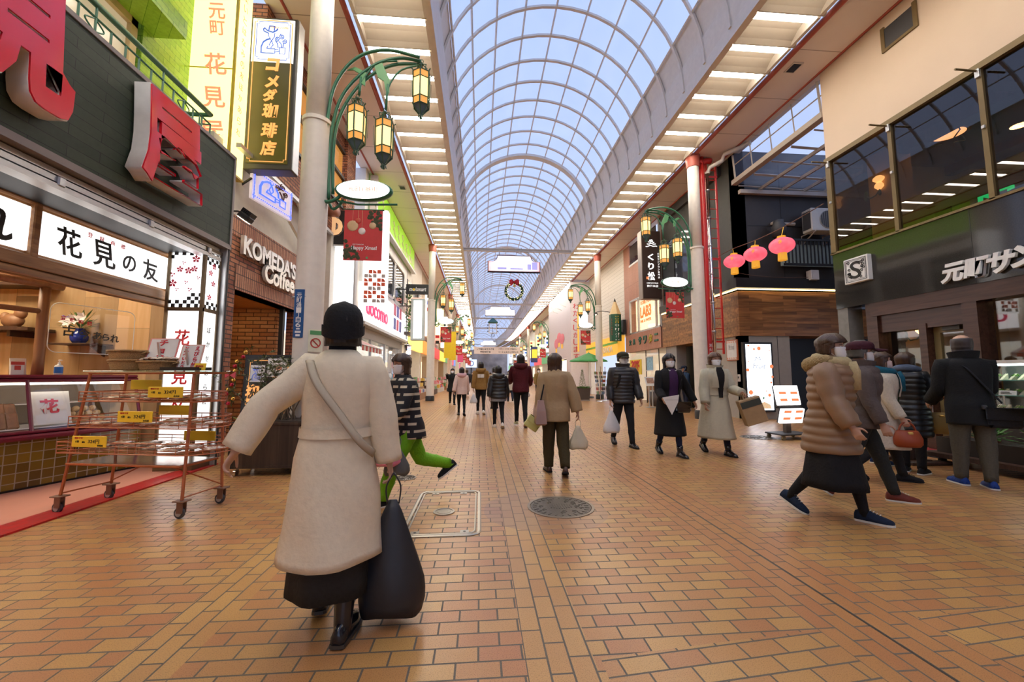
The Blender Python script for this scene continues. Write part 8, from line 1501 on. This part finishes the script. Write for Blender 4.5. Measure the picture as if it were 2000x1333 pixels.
# 2 lime-trousered runner
def dashmat():
    t = NT('dashed_knit'); tc = t.n('TexCoord'); o = t.n('SeparateXYZ'); t.t.links.new(tc.outputs['Object'], o.inputs[0]); v = t.vec(t.math('ADD', o.outputs[0], o.outputs[1]), o.outputs[2]); b = t.n('TexBrick', {'Vector': v, 'Color1': (.62, .55, .42, 1), 'Color2': (.5, .44, .34, 1), 'Mortar': (.012, .012, .016, 1), 'Scale': 1.0, 'Mortar Size': .026, 'Brick Width': .15, 'Row Height': .075}); t.P(Base_Color=b.outputs[0], Roughness=.85); return t.m
lime_c = CL((.16, .42, .012), .6)
p2 = person('masked person in a black and cream dashed sweater and lime green trousers, hurrying sideways', -.74, 4.3, 118, 1.53, (28, 10, -26, 48), ((20, 30, 14), (-32, 20, 16)), 8, (14, 5), (0, 34), top=dict(mat=dashmat(), hem=.44, pad=.035, name='sweater', sleeve=1.2), bottom=('trousers', lime_c, 1.25), shoes=(blk, wht), hair=(hbr, .0, .66), mask=mk)
plastic_bag('pink plastic bag swinging from the rear hand of the lime-trousered walker', p2['L'] + V((.06, 0, .02)), .24, .28, M('bag_pink', (.78, .25, .42), .4, coat=.3), .15, .1); plastic_bag('dark grey bag swinging behind the pink bag', p2['L'] + V((.16, .1, -.05)), .28, .24, M('bag_grey', (.10, .10, .10), .5), .1, .1)
# 3-6 group walking away
p3 = person('person walking away in a pale pink hooded jacket and black leggings', -.60, 13.1, 3, 1.52, (15, 5, -12, 20), top=dict(mat=CL((.72, .54, .48)), hem=.44, pad=.035, hood=True, hood_mat=CL((.68, .42, .45)), name='jacket', sleeve=1.2), bottom=('trousers', blk, .8), shoes=(lea, blk), hair=(hb, -.25, .65), arms=((-22, 10, 14), (14, 10, 8)), fp=(0, 20))
p4 = person('person walking away in a golden brown fleece jacket with a white back print', .02, 13.4, 0, 1.68, (12, 5, -10, 18), woman=False, top=dict(mat=CL((.30, .17, .05), .95, .6, 40), hem=.47, pad=.04, hood=True, back_patch=CL((.7, .66, .6)), name='fleece', sleeve=1.15), bottom=('trousers', blk, .9), shoes=(wht, wht), hair=(hb, .15, .72), fp=(0, 22))
plastic_bag('white plastic bag in the left hand of the golden fleece jacket wearer', p4['L'], .3, .24, poly, .1, .1)
p5 = person('person walking away in a black puffer jacket over a grey shirt hem', .45, 9.97, 2, 1.49, (10, 4, -12, 22), arms=((-10, 8, 12), (8, 8, 12)), top=dict(mat=M('puffer_black', (.014, .015, .018), .35, bump=.2), hem=.47, pad=.05, quilt=(7, .014), hood=True, name='puffer', sleeve=1.25, shirt_hem=CL((.22, .22, .23))), bottom=('trousers', blk, .85), shoes=(wht, wht), hair=(hb, -.15, .68), fp=(0, 24))
p6 = person('person walking away in a dark maroon hooded jacket with both hands forward', 1.02, 10.05, -2, 1.74, (14, 6, -8, 16), woman=False, arms=((25, 50, 10), (20, 45, 10)), top=dict(mat=CL((.075, .008, .014), .8, .4, 40), hem=.47, pad=.04, hood=True, collar=True, collar_mat=blk, name='jacket', sleeve=1.15), bottom=('trousers', blk, .9), shoes=(CL((.55, .52, .3)), wht), hair=(hb, .15, .72), fp=(0, 22))
plastic_bag('crumpled white bag low beside the maroon jacket wearer', p6['R'] + V((-.1, 0, 0)), .22, .2, poly, .15, .08)
# 7 tan jacket
tan = CL((.38, .26, .145), .7, .2, 26, .05)
p7 = person('person walking away in a tan jacket, wide olive trousers and brown bobbed hair', 1.0, 5.3, -2, 1.53, (8, 4, -10, 18), ((-6, 10, 9), (-14, 8, 20)), 2, (-8, 0), (0, 18), top=dict(mat=tan, hem=.43, pad=.045, name='jacket', sleeve=1.3, wr=.012, collar=False), bottom=('trousers', CL((.055, .042, .018)), 1.35), shoes=(M('shoe_brown', (.06, .025, .015), .3), blk), hair=(hbr, -.32, .66, .06))
plastic_bag('crinkled translucent shopping bag in the right hand of the tan jacket wearer', p7['R'], .3, .24, M('bag_cream', (.66, .60, .46), .4, alpha=.85), .16, .1)
sl = p7['Ls']; t = thing('tote_bag', 'mauve leather tote hanging from the left shoulder of the tan jacket wearer', 'bag', sl + V((-.05, -.02, -.6))); mv = M('mauve_leather', (.36, .22, .19), .5); obj('bag_body', MB().loft([[V((w_ * cx_ - .02, d_ * cy_, z)) for cx_, cy_ in ((-1, -1), (1, -1), (1, 1), (-1, 1))] for w_, d_, z in ((.05, .15, -.02), (.07, .18, .0), (.06, .17, .16), (.035, .14, .3))]), mv, t); obj('strap', MB().tube(smooth([V((-.02, -.12, .3)), V((.03, -.07, .5)), V((.05, 0, .64)), V((.03, .07, .5)), V((-.02, .12, .3))], 4), .01, 5), blk, t)
t = thing('yellow_pouch', 'pale yellow pouch held by the tan jacket wearer beside the tote', 'pouch', p7['L'] + V((-.14, .02, -.12))); obj('pouch', MB().cbox((0, 0, .08), (.2, .03, .17), .012, Matrix.Rotation(R(35), 4, 'Y')), M('pouch_yellow', (.62, .60, .22), .6), t, True); obj('flap', MB().cbox((0, -.018, .11), (.19, .008, .08), .003, Matrix.Rotation(R(35), 4, 'Y')), M('pouch_yellow', (.62, .60, .22), .6), t)
# 8 man in the cap
p8 = person('masked person in an olive cap and dark down jacket, walking this way', 2.62, 7.2, 180, 1.68, (14, 6, -14, 20), ((6, 16, 12), (-10, 20, 8)), 2, (0, 0), (0, 20), woman=False, top=dict(mat=M('down_charcoal', (.030, .030, .034), .4, bump=.2), hem=.46, pad=.04, quilt=(11, .012), collar=True, name='down_jacket', sleeve=1.1), bottom=('trousers', CL((.016, .017, .02)), .95), shoes=(lea, blk), hair=(hgy, .3, .7), hat=('cap', CL((.045, .04, .022))), mask=mk)
for s in (-1, 1): obj('backpack_strap', MB().tube(smooth([p8['spine'](.84) + V((s * .1, -.06, 0)), p8['spine'](.835) + V((s * .1, .07, 0)), p8['spine'](.74) + V((s * .115, .16, 0)), p8['spine'](.62) + V((s * .15, .10, 0))], 4), .024, 6, flat=.35), blk, p8['root'], True)
t = thing('backpack', 'black backpack on the back of the cap wearer', 'backpack', p8['W'] @ V((0, -.2, .8)), pi); obj('pack', MB().cbox((0, -.02, .22), (.3, .16, .42), .06), blk, t, True); obj('front_pocket', MB().cbox((0, -.11, .14), (.22, .05, .2), .02), blk, t, True)
plastic_bag('full white plastic bag in the hand of the cap wearer', p8['R'], .4, .3, poly, .08, .1)
# 9 black coat with purple sweater
p9 = person('masked person in an open black coat over a purple sweater, walking this way', 3.06, 6.3, 180, 1.6, (12, 5, -12, 18), ((-4, 18, 34), (10, 50, 10)), 2, (0, 0), (0, 14), top=dict(mat=CL((.012, .012, .013)), hem=.2, pad=.035, flare=.10, name='coat', inner=(CL((.055, .02, .075)), .42, .3, .46), sleeve=1.15), bottom=('trousers', CL((.018, .03, .075)), .85, -.06), shoes=(lea, M('boot_sole', (.06, .05, .04), .5), .28), hair=(hb, -.3, .68, .05), mask=mk)
obj('white_collar', MB().prism([(-.07, 0), (0, -.1), (.07, 0), (0, -.02)], (p9['spine'](.85) + V((0, .125, 0)), V((1, 0, 0)), V((0, 0, 1)), V((0, 1, 0))), .008), whitel, p9['root'])
t = thing('white_folder', 'folded white paper folder held at the waist of the black-coated walker', 'folder', p9['R'] + V((.06, -.06, -.1))); obj('sheet', MB().prism([(-.14, .12), (.12, .16), (.1, .05), (.0, -.14)], (V((0, 0, .05)), V((1, 0, 0)), V((0, 0, 1)), V((0, -1, 0))), .012), paper, t); obj('fold_line', MB().box(-.1, .1, -.014, -.011, .13, .135), greyw, t)
t = thing('shoulder_bag', 'small black shoulder bag at the hip of the black-coated walker', 'bag', p9['W'] @ V((-.12, .2, .72))); obj('bag_body', MB().cbox((0, 0, .06), (.26, .08, .17), .03), lea, t, True); obj('flap', MB().cbox((0, -.04, .1), (.25, .015, .1), .01), lea, t, True); obj('strap', MB().tube(smooth([V((-.1, .0, .12)), V((-.02, -.02, .5)), V((.1, .05, .68))], 4), .009, 5), lea, t)
# 10 beige trench
p10 = person('masked person in a pale beige trench coat over black, walking this way', 3.88, 6.36, 178, 1.63, (14, 6, -12, 22), ((20, 55, 12), (6, 14, 12)), 2, (0, 0), (0, 18), top=dict(mat=CL((.52, .49, .38), .8, .2, 26, .05), hem=.16, pad=.04, flare=.13, name='trench_coat', inner=(blk, .16, .34, .56), sleeve=1.25, collar=True, belt=True), bottom=('trousers', CL((.016, .02, .05)), .9, -.05), shoes=(lea, blk, .25), hair=(hairmat('hair_chestnut', (.06, .025, .012), (.17, .08, .04)), .1, .68, .055), mask=mk)
kb = M('kraft_paper', (.42, .28, .15), .7, var=.12); t = thing('paper_bag', 'tilted kraft paper shopping bag on the arm of the trench-coated walker', 'bag', p10['L'] + V((.14, .0, -.42)), R(-12)); Mx = Matrix.Rotation(R(-18), 4, 'Y'); obj('bag_body', MB().cbox((.02, 0, .18), (.32, .13, .4), .008, Mx), kb, t); obj('print_band', MB().cbox((.02, -.067, .3), (.3, .004, .1), 0, Mx), M('band_dark', (.05, .06, .05), .6), t)
for s in (-1, 1): obj('handle', MB().tube(smooth([Mx @ V((-.06, s * .05, .37)), Mx @ V((-.03, s * .03, .45)), Mx @ V((.03, s * .03, .45)), Mx @ V((.07, s * .05, .37))], 3), .006, 5), kb, t)
# 11 down coat striding right
dn = M('down_taupe', (.27, .165, .10), .45, bump=.2)
p11 = person('masked person in a quilted taupe down coat and black skirt striding to the right', 3.2, 3.46, -150, 1.63, (16, 6, -14, 24), ((-10, 14, 10), (14, 16, 10)), 4, (0, 0), (0, 26), top=dict(mat=dn, hem=.36, pad=.05, quilt=(11, .013), flare=.06, hood=True, hood_mat=M('fur_trim', (.40, .29, .14), .95, bump=1.0, nscale=60), name='down_coat', sleeve=1.2), bottom=('skirt', blk, .17, .16), tights=blk, shoes=(CL((.012, .022, .05)), wht), hair=(hbr, .2, .68, .06), mask=mk, scarf=CL((.50, .40, .22), .9))
# 12 man with the burgundy cap
p12 = person('masked person in a burgundy cap and grey-brown padded jacket walking to the right', 4.0, 3.95, -132, 1.63, (20, 6, -16, 34), ((-10, 12, 5), (8, 12, 6)), 3, (0, 0), (0, 36), woman=False, top=dict(mat=CL((.115, .09, .085), .7), hem=.46, pad=.04, quilt=(6, .008), name='jacket', collar=True), bottom=('trousers', CL((.028, .03, .028)), 1.0), shoes=(CL((.17, .035, .022), .5), wht), hair=(hgy, .25, .7), hat=('cap', CL((.055, .012, .022))), mask=mk)
p13 = person('masked person in a white coat with a teal scarf walking behind the burgundy cap', 4.94, 4.6, -128, 1.55, (16, 6, -14, 26), ((-8, 16, 6), (6, 18, 6)), 3, (0, 0), (0, 26), top=dict(mat=CL((.60, .54, .44)), hem=.26, pad=.035, flare=.12, name='coat', inner=(CL((.05, .16, .02)), .18, .3, .6)), bottom=('trousers', CL((.02, .02, .022)), 1.0), shoes=(blk, blk), hair=(hbr, -.05, .68), mask=M('mask_rose', (.72, .55, .53), .7), scarf=CL((.01, .10, .16)))
# 14, 15 queue at the sandwich shop
p14 = person('person queueing in a long black quilted coat with brown bobbed hair, facing the shop window', 5.72, 4.95, -62, 1.55, (2, 0, -3, 2), ((8, 40, 6), (10, 75, 10)), 1, (-10, -4), top=dict(mat=M('puffer_black', (.014, .015, .018), .35, bump=.2), hem=.30, pad=.04, quilt=(13, .01), flare=.05, name='down_coat', sleeve=1.15), bottom=('trousers', blk, 1.0), shoes=(blk, wht), hair=(hbr, -.12, .66, .06), scarf=CL((.10, .13, .2)))
def handbag(label, at, m, w=.3, h=.26, rz=0.0, hm=None, hl=.22):
    t = thing('handbag', label, 'bag', at - V((0, 0, h + hl)), rz); rows = [[V((w / 2 * g * cos(a), .09 * g2 * sin(a), z)) for a in [2 * pi * j / 20 for j in range(20)]] for g, g2, z in ((.8, .7, 0), (.98, 1, .03), (1, 1, h * .5), (.8, .6, h * .9), (.72, .35, h))]; obj('bag_body', MB().loft(rows), m, t, True); obj('handle', MB().tube(smooth([V((-w * .3, 0, h * .9)), V((-w * .2, 0, h + hl * .68)), V((0, 0, h + hl * 1.05)), V((w * .2, 0, h + hl * .68)), V((w * .3, 0, h * .9))], 4), .011, 6), hm or m, t, True); obj('buckle', MB().cbox((0, -.05, h * .85), (.05, .03, .03), .006), gold, t); return t
handbag('mustard slouchy handbag with brown handles on the arm of the queueing black-coated person', p14['Re'].lerp(p14['R'], .5) + V((0, -.06, .02)), M('mustard_leather', (.33, .22, .07), .55, bump=.2), .32, .27, R(-40), M('tan_leather', (.22, .07, .02), .4)); handbag('rust orange handbag between the white coat and the queueing person', p13['R'] + V((0, -.01, .02)), M('rust_leather', (.30, .05, .012), .5), .28, .19, R(-20), hl=.09)
p15 = person('balding person queueing in a black jacket, grey trousers and bright blue running shoes', 5.72, 4.28, -28, 1.72, (5, 0, -4, 0), ((12, 40, 5), (14, 45, 6)), 2, (-28, 0), woman=False, top=dict(mat=CL((.014, .015, .016)), hem=.40, pad=.04, name='jacket', sleeve=1.15, collar=True), bottom=('trousers', CL((.10, .092, .072)), 1.15), shoes=(CL((.012, .05, .26), .5), wht), hair=(M('hair_thin', (.06, .05, .05), .5), .12, .9, .02, .82))
t = thing('messenger_bag', 'black nylon messenger bag at the hip of the balding queueing person', 'bag', p15['W'] @ V((.2, -.16, .70)), R(-28)); obj('bag_body', MB().cbox((0, 0, .1), (.30, .10, .22), .035), bl2, t, True); obj('flap', MB().cbox((0, -.06, .15), (.35, .02, .14), .01), bl2, t, True); obj('buckle', MB().cbox((-.17, -.03, .22), (.04, .05, .05), .01), darkgrey, t)
obj('bag_strap', MB().tube(smooth([p15['spine'](.845) + V((-.12, -.03, 0)), p15['spine'](.78) + V((-.06, -.155, 0)), p15['spine'](.66) + V((.07, -.165, 0)), p15['spine'](.55) + V((.2, -.15, 0))], 4), .018, 6, flat=.35), bl2, p15['root'], True)
person('person in dark navy clothes mostly hidden behind the queue', 5.75, 5.45, -70, 1.6, (6, 0, -4, 0), far=True, top=dict(mat=navy, hem=.42, pad=.04), bottom=('trousers', navy), shoes=(CL((.012, .03, .1)), wht), hair=(hb, -.1, .68))
person('person in a blue jacket standing in the dark entry behind the first right column', 7.75, 14.6, 100, 1.62, (4, 0, -4, 0), ((12, 60, 6), (12, 60, 6)), far=True, top=dict(mat=CL((.03, .065, .14)), hem=.46, pad=.04), bottom=('trousers', navy), shoes=(blk, blk), hair=(hb, .1, .7), hat=('cap', navy))
# distant walkers
FARP = [(-1.25, 18.2, 185, 1.6, (.012, .012, .013), 'person in black with raised arms far beyond the pink jacket'), (3.3, 22.5, 180, 1.68, (.25, .16, .05), 'masked person in a mustard jacket beyond the tan jacket'), (.55, 15.5, 0, 1.6, (.3, .2, .11), 'person in a light brown coat beyond the black puffer jacket'), (.1, 24, 180, 1.62, (.012, .02, .03), 'distant person in dark blue walking this way'), (1.5, 20, 0, 1.58, (.55, .5, .42), 'distant person in a pale coat beyond the maroon jacket'), (-.9, 27, 0, 1.7, (.03, .03, .035), 'distant person in charcoal by the left shops'), (2.2, 31, 180, 1.66, (.02, .02, .024), 'distant person in black near the middle of the street'), (.9, 36, 0, 1.6, (.35, .05, .06), 'distant person in a red coat'), (-.3, 40, 180, 1.65, (.1, .1, .12), 'distant person in grey under the cloth banner'), (3.6, 34, 0, 1.62, (.2, .22, .3), 'distant person in slate blue near the tall white wall'), (5.2, 27, 200, 1.6, (.04, .06, .05), 'distant person in dark green outside the orange shop'), (1.9, 45, 0, 1.66, (.25, .18, .12), 'distant person in camel far down the street'), (.4, 48, 180, 1.6, (.5, .45, .42), 'distant person in cream far down the street'), (-.9, 46, 180, 1.68, (.03, .03, .05), 'distant person in navy far down the left side')]
for k, (x, y, rz, H, c, lb) in enumerate(FARP):
    up_ = k == 0; person(lb, x, y, rz, H, far=True, woman=k % 2 == 0, arms=((60, 70, 10), (70, 60, 14)) if up_ else ((-12, 15, 8), (12, 15, 8)), top=dict(mat=CL(c), hem=.36 + .1 * (k % 2), pad=.04, flare=.03), bottom=('trousers', (blk, navy, CL((.06, .05, .04)))[k % 3]), shoes=(blk, blk), hair=((hb, hbr)[k % 2], (.1, -.2)[k % 3 == 0], .7), mask=mk if 120 < rz < 240 else None)
